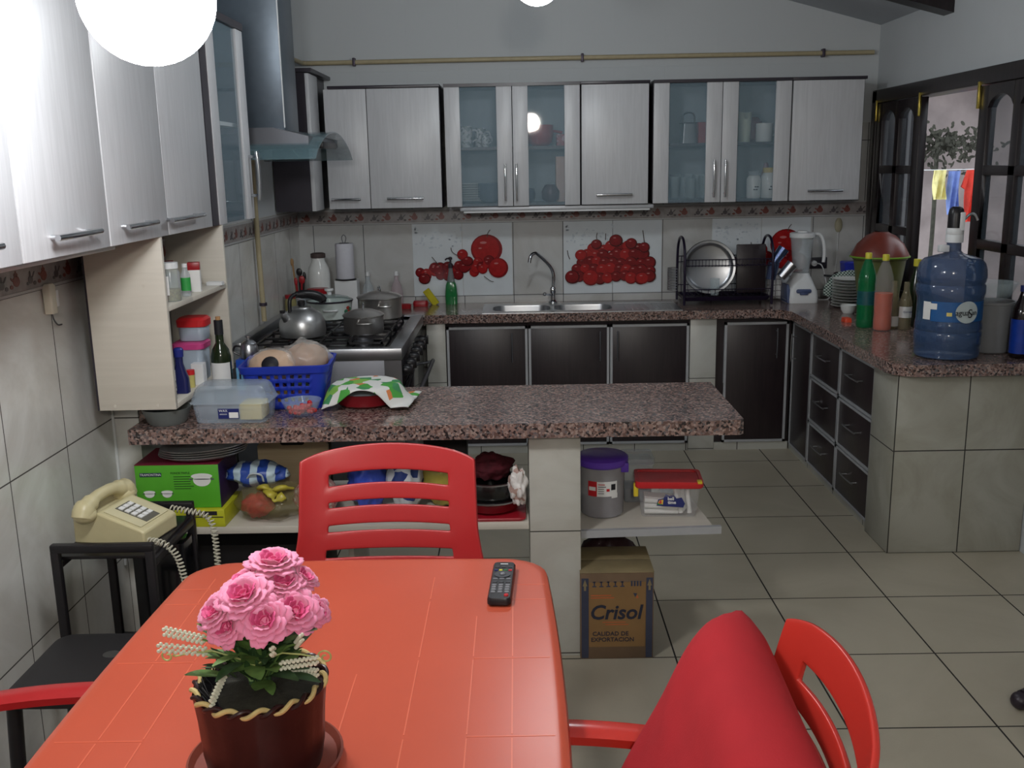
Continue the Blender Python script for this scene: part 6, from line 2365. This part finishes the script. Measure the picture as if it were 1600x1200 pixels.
# casserole with towel
t = thing('casserole', 'dark red oval casserole dish under a printed towel on the granite slab', 'casserole', (-.550, 3.43, ZP))
mb = MB(); mb.lathe([(.085, 0), (.10, .01), (.108, .045), (.114, .052), (.104, .05), (.095, .012), (.001, .008)], 40); mb.build('dish', pm('casserole_red', (120, 22, 30), .3, var=.05), t)
mb = MB(); mb.lathe([(.112, .0525), (.10, .06), (.05, .070), (.001, .073)], 40); mb.build('lid', M_glass, t)
M_towelp = spots('towel_fruit_print', [(206, 206, 202), (70, 150, 60), (206, 206, 202), (120, 170, 70), (206, 206, 202), (200, 120, 70), (206, 206, 202), (60, 130, 80)], 26, .9)
mb = MB()
rows_ = []
nx_, ny_ = 44, 30
for j in range(ny_ + 1):
    v = -1 + 2 * j / ny_
    row = []
    for i in range(nx_ + 1):
        u = -1 + 2 * i / nx_
        x = u * .150 + .022 + .012 * v
        y = v * .118
        rr_ = math.hypot((x) / .118, y / .118)
        h = .082 - .006 * rr_ ** 2
        if rr_ > 1:
            h = max(.010 + .003 * (1 + sin(u * 9)), .076 - (rr_ - 1) * .17 + .012 * (rr_ - 1) * 4 * sin(u * 6 + 1.2))
        row.append((x, y, h + .002 * noise.noise(Vector((u * 4, v * 4, 0)))))
    rows_.append(row)
mb.loft(rows_, False, False, close=False)
o = mb.build('kitchen_towel', [M_towelp], loc=(-.545, 3.42, ZP))
tag(o, 'white kitchen towel printed with green fruit draped over the red casserole', 'towel')
mod(o, 'SOLIDIFY', thickness=.003, offset=1)
# wine bottle, carton, coffee pot, grey bowl
t = thing('wine_bottle', 'dark green wine bottle with white label behind the clear tub', 'bottle', (-1.085, 3.52, ZP))
mb = MB(); mb.lathe([(.033, 0), (.036, .006), (.036, .165), (.030, .19), (.015, .215), (.0135, .28), (.015, .282), (.015, .295), (.001, .296)], 32); mb.build('glass', pm('wine_glass_green', (34, 44, 26), .08, var=0), t)
mb = MB(); mb.loft([[(.0366 * cos(radians(a)), .0366 * sin(radians(a)), z) for a in range(180, 341, 10)] for z in (.05, .145)], False, False, close=False); mb.build('label', M_label, t)
mb = MB(); mb.lathe([(.0157, .245), (.0157, .297), (.001, .298)], 20); mb.build('foil', M_ink, t)
mb = MB(); mb.cyl((0, 0, .298), .009, .012, 12); mb.build('cork', pm('cork', (170, 130, 90), .9, var=.1), t)
t = thing('milk_carton', 'bright blue carton with white band beside the wine bottle', 'carton', (-1.095, 3.84, ZP - .0005 if False else ZP - .0))
t.location = (-1.005, 3.625, ZP)
mb = MB(); mb.box(-.05, .05, -.03, .03, 0, .135, .002); mb.build('box', pm('carton_blue', (30, 74, 170), .4, var=.03), t)
mb = MB(); mb.box(-.05, .02, -.0312, -.0302, .02, .105); lb2 = mb.build('label', pm('carton_sky', (110, 170, 210), .4, var=.1), t)
text('lettering', 're', .05, M_ink, lb2, (-.020, -.0318, .078), bold=.001)
t = thing('coffee_pot', 'small dented aluminium pot on a carton beside the stove end', 'pot', (-1.01, 3.625, ZP + .136))
mb = MB(); mb.lathe([(.032, 0), (.034, .005), (.032, .045), (.029, .05), (.029, .056), (.018, .066), (.008, .07), (.008, .078), (.012, .08), (.012, .086), (.001, .087)], 28); mb.build('body', M_steel, t)
mb = MB(); mb.tube([(-.03, 0, .045), (-.052, 0, .045), (-.058, 0, .025), (-.035, 0, .012)], .004, 8, 4); mb.build('handle', M_black, t)
t = thing('grey_bowl', 'grey translucent plastic bowl half hidden under the open shelf unit', 'bowl', (-1.185, 3.205, ZP))
t.scale = (.86, .86, 1)
mb = MB(); mb.lathe([(.068, 0), (.075, .008), (.093, .052), (.095, .055), (.090, .054), (.070, .01), (.001, .008)], 40); mb.build('bowl', pm('grey_translucent', (118, 124, 122), .35, alpha=.75, var=.04), t)

# =================================================================== ON THE LOWER SHELF (top at z = .50)
ZH = .5005
t = thing('yellow_box', 'flat yellow green box under the big green pot box on the lower shelf', 'box', (-1.13, 3.27, ZH), -2)
mb = MB(); mb.box(-.125, .125, -.10, .10, 0, .062, .002); mb.build('box', pm('box_yellow', (186, 188, 40), .5, var=.05), t)
mb = MB(); mb.box(-.1, .12, -.1012, -.1002, .034, .037); mb.box(.02, .10, -.1012, -.1002, .042, .056); mb.build('print', M_darkc, t)
t = thing('cookware_box', 'bright green cookware box with pot picture and silver trays on top, lower shelf left', 'box', (-1.165, 3.29, ZH + .0635))
t['label'] = 'bright green cookware carton with printed white pots on the lower shelf'
bw_, bh_, bd_ = .142, .152, .105
mb = MB(); mb.box(-bw_, bw_, -bd_, bd_, 0, bh_, .002); mb.build('carton', pm('box_green', (84, 168, 44), .45, var=.04), t)
mb = MB(); mb.box(-bw_, bw_, -bd_, bd_, bh_ + .0005, bh_ + .002); mb.build('top_face', pm('box_maroon', (120, 30, 54), .5, var=.04), t)
mb = MB(); mb.box(bw_ + .0002, bw_ + .0015, -bd_, bd_, .0, bh_); mb.build('side_face', pm('box_purple', (54, 34, 80), .5, var=.04), t)
yb_ = -bd_ - .0012
mb = MB(); mb.box(-.126, -.052, yb_, yb_ + .001, .112, .126, .0004); lb3 = mb.build('logo_plate', pm('logo_navy', (20, 44, 70), .5, var=0), t)
text('lettering', 'TRAMONTINA', .0115, M_label, lb3, (-.089, yb_ - .0005, .119), stretch=.95)
text('lettering', 'FONDE TRIPLE', .010, pm('print_dark_green', (30, 70, 24), .6, var=0), t, (.012, yb_, .124))
for k in range(6):
    mb = MB(); mb.box(-.012, .045 if k != 4 else .055, yb_ + .0006, yb_ + .001, .110 - k * .0085, .1125 - k * .0085)
    mb.build('print_line', pm('print_dark_green', (30, 70, 24), .6, var=0), t)
def pot_print(cx, cz, s_):
    mb = MB()
    mb.mi = 0
    mb.disc((cx, cz), .030 * s_, .022 * s_, yb_ + .0008)
    mb.disc((cx, cz + .014 * s_), .036 * s_, .010 * s_, yb_ + .0006)
    mb.mi = 1
    mb.disc((cx, cz + .004 * s_), .030 * s_, .0018 * s_, yb_ - .0000)
    mb.disc((cx - .037 * s_, cz + .004 * s_), .006 * s_, .003 * s_, yb_ - .0000)
    mb.disc((cx + .036 * s_, cz + .004 * s_), .006 * s_, .003 * s_, yb_ - .0000)
    mb.build('pot_picture', [M_label, pm('print_grey', (90, 90, 92), .6, var=.1)], t, smooth=False)
pot_print(.084, .098, 1.0); pot_print(-.098, .050, .55); pot_print(-.038, .050, .55)
# silver trays on top
ob = None
for i in range(4):
    mb = MB(); mb.lathe([(.05, 0), (.125, .004), (.135, .012), (.15, .014), (.151, .017), (.134, .015), (.124, .007), (.001, .003)], 56)
    for v in mb.bm.verts:
        v.co.y *= .72
    o = tag(mb.build('oval_tray', pm('silver_tray', (204, 204, 204), .3, .7, var=.04), loc=(-1.105 + .004 * i, 3.29, ZH + .0635 + bh_ + .004 + i * .0085)), ('lowest', 'second lowest', 'second highest', 'topmost')[i] + ' silver oval tray of the four stacked on the green carton', 'tray', 'silver oval trays on the green carton')
    o.rotation_euler = (radians(0), radians(-2.0), radians(4 * i))

def bag(name, label, loc, sx_, sy_, sz_, mat, jit=.2, seed=1, cat='bag', inner=None, knot=None, alpha_mat=None):
    t = thing(name, label, cat, loc)
    mb = MB(); mb.sphere((0, 0, sz_ * .93), sx_, sy_, sz_, 40, 24, jit=jit, seed=seed)
    for v in mb.bm.verts:
        v.co.z = max(v.co.z, .0005)
    mb.build('bag', mat, t, angle=180)
    if inner:
        m_, (ix, iy, iz), (ax, ay, az) = inner
        mb = MB(); mb.sphere((ix, iy, iz), ax, ay, az, 24, 14, jit=.25, seed=seed + 3)
        mb.build('contents', m_, t, angle=180)
    if knot:
        m_, P_ = knot
        mb = MB()
        for pts, r_ in P_:
            mb.tube(pts, r_, 8, 4, flat=.45)
        mb.build('tied_handles', m_, t, angle=180)
    return t


M_clearbag = pm('olive_clear_bag', (150, 140, 96), .12, alpha=.3, var=.1, bump=1.0, bscale=30)
bag('plastic_bag', 'clear yellowish bag with red net inside on the lower shelf left of the chair', (-.865, 3.25, ZH), .125, .085, .068, M_clearbag, .12, 5, inner=(pm('red_net', (180, 24, 48), .5, var=.3, scale=60), (-.045, -.02, .055), (.055, .045, .042)),
    knot=(pm('bag_yellow', (176, 164, 60), .35, var=.2), [([(-.03, -.02, .110), (-.01, -.05, .130), (.02, -.055, .118), (.05, -.06, .128), (.085, -.04, .118)], [.004, .022, .012, .024, .012]), ([(-.01, -.045, .12), (.02, -.075, .112), (.03, -.085, .090), (.06, -.07, .105)], [.014, .020, .006, .016])]))
M_blst = stripes('blue_white_stripe', (40, 70, 150), (176, 196, 206), 'X', .058, .45, .4)
t = bag('plastic_bag', 'blue and white striped shopping bag lying on the clear bag on the lower shelf', (-.915, 3.27, ZH + .115), .105, .06, .044, M_blst, .2, 8,
        knot=(pm('bag_handle_white', (190, 200, 206), .4, var=.05), [([(-.02, -.055, .04), (.0, -.068, .06), (.03, -.066, .055), (.035, -.06, .03)], [.006, .008, .006])]))
bag('cloth_bag', 'white and pink flowery cloth bundle beside the red chair on the lower shelf', (-.715, 3.27, ZH), .075, .07, .075, spots('flower_cloth', [(214, 206, 196), (190, 120, 120), (222, 214, 200), (170, 90, 100)], 70, .9, base=(190, 150, 140)), .12, 12)
t = thing('wooden_board', 'pale wooden board with slot handle leaning at the back of the lower shelf', 'cutting board', (-.84, 3.50, ZH))
mb = MB(); pts = [(-.13, 0), (.13, 0), (.13, .19), (.10, .235), (.03, .25), (-.03, .25), (-.10, .235), (-.13, .19)]
mb.prism(pts, -.008, .008, 'Y'); mb.build('board', wood('board_beech', (178, 160, 128), (190, 172, 140), 'X', .6), t)
mb = MB(); mb.rr([(0, .045, .012, .011), (.001, .045, .012, .011)]); mb.bm.transform(Matrix.Translation((0, -.0092, .205)) @ Matrix.Rotation(radians(90), 4, 'X')); mb.build('handle_slot', M_ink, t)
mb = MB(); mb.box(-.12, .12, -.006, .006, 0, .285, .004)
tag(mb.build('cutting_board', pm('dark_olive_board', (70, 74, 60), .6, var=.1), loc=(-.83, 3.56, ZH)), 'dull olive green board standing behind the wooden board on the lower shelf', 'cutting board')
bag('plastic_bag', 'shiny blue bag seen through the chair back on the lower shelf', (-.545, 3.36, ZH), .07, .07, .10, pm('bag_blue', (60, 84, 190), .25, var=.25, scale=20, bump=.8, bscale=40), .25, 15)
bag('plastic_bag', 'white bag with navy print seen through the chair back', (-.41, 3.34, ZH), .065, .07, .105, spots('white_navy_print', [(206, 210, 214), (206, 210, 214), (40, 60, 120)], 22, .3), .2, 17)
bag('plastic_bag', 'dull yellow bag seen through the chair back right of the white bag', (-.275, 3.37, ZH), .08, .07, .108, pm('bag_mustard', (170, 156, 70), .35, var=.2, scale=20, bump=.6, bscale=40), .2, 19)
mb = MB(); mb.rr([(0, .11, .10, .02), (.008, .115, .105, .02), (.012, .113, .103, .02)])
tag(mb.build('red_tray', pm('tray_red', (160, 26, 40), .35, var=.03), loc=(-.10, 3.275, ZH)), 'flat red tray at the right end of the lower shelf, under the pans', 'tray')
t = thing('frying_pan', 'dark red shallow pan standing lowest on the red tray', 'pan', (-.105, 3.285, ZH + .0125))
mb = MB(); mb.lathe([(.075, 0), (.095, .01), (.105, .04), (.107, .044), (.102, .043), (.09, .012), (.001, .008)], 44); mb.build('pan', pm('pan_red', (110, 18, 26), .3, var=.04), t)
mb = MB(); mb.lathe([(.1055, .040), (.109, .042), (.109, .047), (.104, .048)], 44, cap0=False, cap1=False); mb.build('steel_rim', M_steel, t)
t = thing('pan_lid', 'dark shiny domed lid upside down in the red pan on the lower shelf', 'lid', (-.105, 3.285, ZH + .0615))
mb = MB(); mb.lathe([(.092, 0), (.095, .006), (.097, .04), (.093, .055), (.09, .056), (.088, .01), (.001, .004)], 44); mb.build('pan', pm('pan_dark_steel', (70, 70, 70), .22, .9, var=.05), t)
mb = MB(); mb.lathe([(.093, .054), (.098, .056), (.098, .061), (.091, .062)], 44, cap0=False, cap1=False); mb.build('steel_rim', M_steel, t)
bag('knitted_cloth', 'dark maroon crumpled cloth piled on the pans on the lower shelf', (-.105, 3.30, ZH + .118), .075, .06, .045, pm('maroon_cloth', (74, 14, 26), .9, var=.3, scale=40, bump=1, bscale=80), .35, 23, cat='cloth')
bag('plastic_bag', 'crumpled white plastic bag beside the tiled pillar on the lower shelf', (-.012, 3.215, ZH + .05), .030, .036, .066, spots('white_bag_specks', [(214, 208, 204), (222, 218, 214), (180, 150, 140), (206, 200, 196)], 50, .4), .4, 27)
mb = MB(); mb.lathe([(.06, 0), (.065, .005), (.065, .05), (.068, .055), (.05, .07), (.001, .08)], 32)
tag(mb.build('cooking_pot', M_pot, loc=(-.28, 3.55, ZH + .23)), 'steel pot just under the granite slab behind the yellow bag', 'pot')
mb = MB(); mb.rr([(0, .08, .05, .004), (.228, .08, .05, .004)])
tag(mb.build('dark_box', pm('dark_box2', (48, 44, 46), .6, var=.1), loc=(-.28, 3.56, ZH)), 'dark box at the back of the lower shelf under the steel pot', 'box')

# below the shelf
t = thing('dark_crate', 'black crate on the floor under the lower shelf behind the telephone stand', 'crate', (-1.0, 3.42, 0))
mb = MB(); mb.rr([(0, .28, .16, .02), (.40, .29, .17, .02)]); mb.build('crate', pm('crate_black', (24, 22, 24), .6, var=.1), t)
mb = MB(); mb.rr([(0, .06, .05, .008), (.14, .06, .05, .008)])
tag(mb.build('red_case', pm('case_red', (140, 22, 28), .4, var=.05), loc=(-1.0, 3.13, 0)), 'red case on the floor in the dark beside the telephone stand', 'case')
t = thing('striped_sack', 'pale striped sack lying on the floor under the shelf behind the red chair', 'sack', (-.34, 3.36, 0))
mb = MB(); mb.sphere((0, 0, .14), .2, .12, .15, 32, 18, jit=.12, seed=31)
for v in mb.bm.verts: v.co.z = max(v.co.z, .001)
mb.build('sack', stripes('sack_stripe', (176, 172, 176), (140, 136, 142), 'X', .02, .5, .8), t, angle=180)
t = thing('black_lid', 'round black lid with steel handle leaning on the floor near the pillar', 'lid', (-.03, 3.05, .0))
mb = MB(); mb.lathe([(.07, -.004), (.07, .004), (.05, .016), (.001, .02)], 36); mb.bm.transform(Matrix.Translation((0, 0, .072)) @ Matrix.Rotation(radians(80), 4, 'X')); mb.build('lid', M_black, t)
mb = MB(); mb.tube([(-.014, -.02, .12), (-.014, -.035, .16), (.014, -.035, .16), (.014, -.02, .12)], .005, 8, 2); mb.build('handle', M_steel_d, t)

# =================================================================== ON THE SIDE SHELF (top at z = .447)
ZQ = .4505
M_purple = pm('purple_lid', (98, 62, 176), .35, var=.03)
M_tubgrey = pm('tub_smoky', (160, 158, 162), .25, alpha=.66, var=.04)
t = thing('storage_tub', 'tall round clear tub with purple lid on the side shelf', 'tub', (.292, 3.40, ZQ - .003))
mb = MB(); mb.lathe([(.070, 0), (.076, .006), (.082, .19), (.084, .2)], 44, cap1=False); mb.build('tub', M_tubgrey, t)
mb = MB(); mb.lathe([(.086, .185), (.093, .192), (.093, .212), (.085, .219), (.04, .222), (.001, .223)], 44)
for a_ in (-28, 152):
    mb.box(.086 * cos(radians(a_)) - .014, .086 * cos(radians(a_)) + .014, .086 * sin(radians(a_)) - .014, .086 * sin(radians(a_)) + .008, .165, .20, .004)
mb.build('lid', M_purple, t)
def wrap2(par, r, z0, z1, a0, a1, mat, name):
    mb = MB()
    mb.loft([[(r * cos(radians(a0 + (a1 - a0) * i / 8)), r * sin(radians(a0 + (a1 - a0) * i / 8)), z) for i in range(9)] for z in (z0, z1)], False, False, close=False)
    return mb.build(name, mat, par)
lr = wrap2(t, .0815, .085, .140, 228, 252, M_redink, 'label_red')
lw = wrap2(t, .0815, .085, .140, 252, 305, M_label, 'label_white')
for i, (a0, a1, z0, z1, m_) in enumerate(((255, 272, .128, .131, M_redink), (255, 275, .120, .1225, M_ink), (255, 270, .112, .114, M_ink), (255, 270, .104, .106, M_ink), (255, 270, .096, .098, M_ink), (276, 284, .104, .114, M_redink), (288, 300, .108, .130, M_ink))):
    wrap2(lw, .082, z0, z1, a0, a1, m_, 'print')
wrap2(lr, .082, .106, .120, 231, 249, M_label, 'logo_oval')
wrap2(t, .0822, .078, .096, 289, 306, M_label, 'barcode_sticker')
t = thing('food_tub', 'clear rectangular tub with pale lid between the purple and red lidded tubs', 'tub', (.435, 3.56, ZQ - .003))
mb = MB(); mb.rr([(0, .05, .06, .012), (.15, .056, .066, .014)], cap1=False); mb.build('tub', M_clearpl, t)
mb = MB(); mb.rr([(.148, .060, .07, .016), (.168, .060, .07, .016), (.170, .052, .062, .012)]); mb.build('lid', M_clearpl, t)
mb = MB(); mb.box(-.05, .05, -.055, .055, .002, .05, .004); mb.build('contents', pm('grey_contents', (120, 118, 120), .6, var=.1), t)
t = thing('candle_box', 'clear box with red lid full of white candles on the side shelf', 'box', (.528, 3.395, ZQ - .003), -4)
mb = MB(); mb.rr([(0, .094, .055, .012), (.004, .096, .057, .014), (.118, .112, .072, .018)], cap1=False); mb.build('box', pm('clear_box_plastic', (206, 206, 210), .2, alpha=.2, var=0), t)
mb = MB(); mb.rr([(.112, .118, .078, .020), (.118, .121, .081, .020), (.136, .119, .079, .020), (.134, .108, .068, .016), (.130, .106, .066, .016)]); ldr = mb.build('lid', M_redlid, t)
mb = MB(); mb.box(.098, .114, -.080, -.05, .130, .1375, .001); mb.build('yellow_clip', pm('clip_yellow', (214, 190, 50), .4, var=0), ldr)
mb = MB(); mb.box(-.125, -.108, -.06, -.04, .075, .125, .003); mb.build('yellow_clip', pm('clip_yellow', (214, 190, 50), .4, var=0), ldr)
M_cand = pm('candle_white', (224, 224, 220), .5, var=.03)
for k in range(12):
    mb = MB()
    r_ = k // 4; c_ = k % 4
    y_ = -.038 + .022 * c_; z_ = .014 + .021 * r_
    mb.tube([(-.085, y_, z_), (.035, y_ + .002, z_ - .001 * k % 3)], .0095, 10, 1)
    mb.build('candle', M_cand, t)
for k in range(6):
    mb = MB()
    mb.tube([(.045 + .006 * k, -.045 + .016 * (k % 5), .012), (.020 + .009 * k, -.035 + .014 * (k % 5), .108)], .0085, 10, 1)
    mb.build('candle', M_cand, t)
lb4 = None
mb = MB()
pts = [(-.048, -.018), (.046, -.024), (.052, -.010), (.040, .012), (.022, .008), (.012, .022), (-.004, .018), (-.016, .024), (-.024, .008), (-.042, .004)]
mb.prism(pts, -.0010, 0, 'Y'); mb.bm.transform(Matrix.Translation((.004, -.0675, .064)) @ Matrix.Rotation(radians(-7), 4, 'X'))
lb4 = mb.build('sticker', M_navy, t)
mb = MB(); mb.prism([(-.046, -.014), (-.026, -.014), (-.024, .004), (-.038, .002)], -.0016, -.0012, 'Y'); mb.bm.transform(Matrix.Translation((.004, -.0675, .064)) @ Matrix.Rotation(radians(-7), 4, 'X'))
mb.build('sticker_colours', spots('sticker_col', [(200, 60, 50), (70, 140, 60), (214, 180, 60)], 90, .5), lb4)
text('lettering', 'bell', .016, M_label, lb4, (.006, -.071, .072), rot=(83, 0, 0), bold=.0004)
text('lettering', 'time', .016, M_label, lb4, (.010, -.0695, .058), rot=(83, 0, 0), bold=.0004)
t = thing('flat_tray', 'flat pale transparent tray lid at the back of the side shelf', 'tray', (.575, 3.60, ZQ - .003))
mb = MB(); mb.rr([(0, .04, .07, .01), (.012, .045, .075, .012), (.012, .043, .073, .011), (.002, .038, .068, .009)], cap1=True); mb.build('tray', M_clearpl, t)

# =================================================================== CARDBOARD BOX ON THE FLOOR
M_card = pm('cardboard', (106, 86, 66), .85, var=.08, scale=12, bump=.2, bscale=80)
M_cardt = pm('cardboard_top_taped', (128, 114, 84), .6, var=.18, scale=10)
M_cardp = pm('cardboard_print_tan', (128, 98, 60), .8, var=.06, scale=10)
M_band = pm('print_navy_band', (54, 58, 76), .8, var=.08)
t = thing('cardboard_box', 'brown cardboard box with dark lettering on the floor under the side shelf', 'box', (.322, 3.262, 0))
cw, cd, chh = .126, .115, .318
mb = MB(); mb.box(-cw, cw, -cd, cd, 0, chh, .002); mb.build('box', M_card, t)
mb = MB(); mb.box(-cw - .001, cw + .001, -cd - .001, -.002, chh + .0002, chh + .004, .001); mb.build('flap', M_cardt, t)
mb = MB(); mb.box(-cw - .001, cw + .001, .002, cd + .001, chh + .0002, chh + .004, .001); mb.build('flap', M_cardt, t)
yc = -cd - .0008
mb = MB(); mb.box(-.096, .098, yc, yc + .0006, .045, .285); mb.build('print_panel', M_cardp, t)
for a, b in ((-.122, -.098), (.100, .122)):
    mb = MB(); mb.box(a, b, yc - .0003, yc + .0006, .004, .300); bd = mb.build('print_band', M_band, t)
    cx_ = (a + b) / 2
    mb = MB(); mb.prism([(cx_ - .008, .272), (cx_ + .008, .272), (cx_, .296)], yc - .0009, yc - .0004, 'Y'); mb.box(cx_ - .0035, cx_ + .0035, yc - .0009, yc - .0004, .255, .273)
    mb.build('arrow', M_cardt, bd)
text('lettering', 'Crisol', .074, pm('print_slate', (36, 38, 52), .8, var=0), t, (-.006, yc - .0008, .172), shear=.2, bold=.0016, stretch=.98)
text('lettering', 'CALIDAD DE', .0215, pm('print_slate', (36, 38, 52), .8, var=0), t, (-.022, yc - .0008, .094), bold=.0003)
text('lettering', 'EXPORTACION', .0215, pm('print_slate', (36, 38, 52), .8, var=0), t, (-.015, yc - .0008, .072), bold=.0003)
M_orp = pm('print_orange', (176, 92, 52), .8, var=.1)
for (a, b, c, d) in ((-.09, -.02, .235, .239), (-.09, -.01, .226, .230), (-.05, .03, .136, .139), (-.04, .04, .127, .130)):
    mb = MB(); mb.box(a, b, yc - .0006, yc, c, d); mb.build('print_line', M_orp, t)
mb = MB(); mb.prism([(.055, .245), (.062, .23), (.069, .243)], yc - .0008, yc - .0004, 'Y'); mb.build('emblem', M_band, t)
mb = MB(); mb.prism([(.064, .226), (.070, .238), (.074, .226)], yc - .0008, yc - .0004, 'Y'); mb.build('emblem', M_orp, t)
for k, cx_ in enumerate((-.078, -.054, -.03, -.006, .018, .05, .06, .07, .08)):
    mb = MB()
    if k < 5:
        mb.box(cx_ - .007, cx_ + .007, yc - .0008, yc - .0003, .268, .272); mb.box(cx_ - .002, cx_ + .002, yc - .0008, yc - .0003, .272, .288); mb.box(cx_ - .006, cx_ + .004, yc - .0008, yc - .0003, .284, .288)
    else:
        mb.box(cx_ - .003, cx_ + .003, yc - .0008, yc - .0003, .270, .289)
    mb.build('handling_symbol', M_band, t)
# dark lumps behind the box
t = bag('plastic_bag', 'dark maroon bag on the floor behind the cardboard box under the side shelf', (.33, 3.52, 0), .13, .10, .17, pm('maroon_bag', (50, 28, 34), .4, var=.15, bump=.4, bscale=30), .12, 41)

# ---- white plug adapter hanging on the left wall
t = thing('plug_adapter', 'cream power adapter with short cord on the left tiled wall', 'power adapter', (-1.438, 2.975, 1.312))
t.scale = (.85, .85, .85)
mb = MB(); mb.rr([(-.052, .016, .020, .007), (.045, .017, .022, .008), (.055, .012, .015, .006)], (.018, 0)); mb.build('body', pm('adapter_cream', (216, 212, 196), .4, var=.02), t)
mb = MB(); mb.rr([(-.03, .009, .010, .003), (.028, .009, .010, .003)], (.024, .030)); mb.build('prong_block', M_white, t)
mb = MB(); mb.tube([(.018, .004, -.05), (.018, .012, -.075), (.012, .05, -.10), (.008, .09, -.105)], .0028, 8, 4); mb.build('cord', M_steel_d, t)
mb = MB(); mb.tube([(-1.437, 3.362, 1.40), (-1.437, 3.364, .9), (-1.436, 3.360, .6), (-1.434, 3.33, .3)], .005, 8, 4)
tag(mb.build('wall_cable', M_white), 'thin white cable running down the corner of the left tiled wall', 'cable')
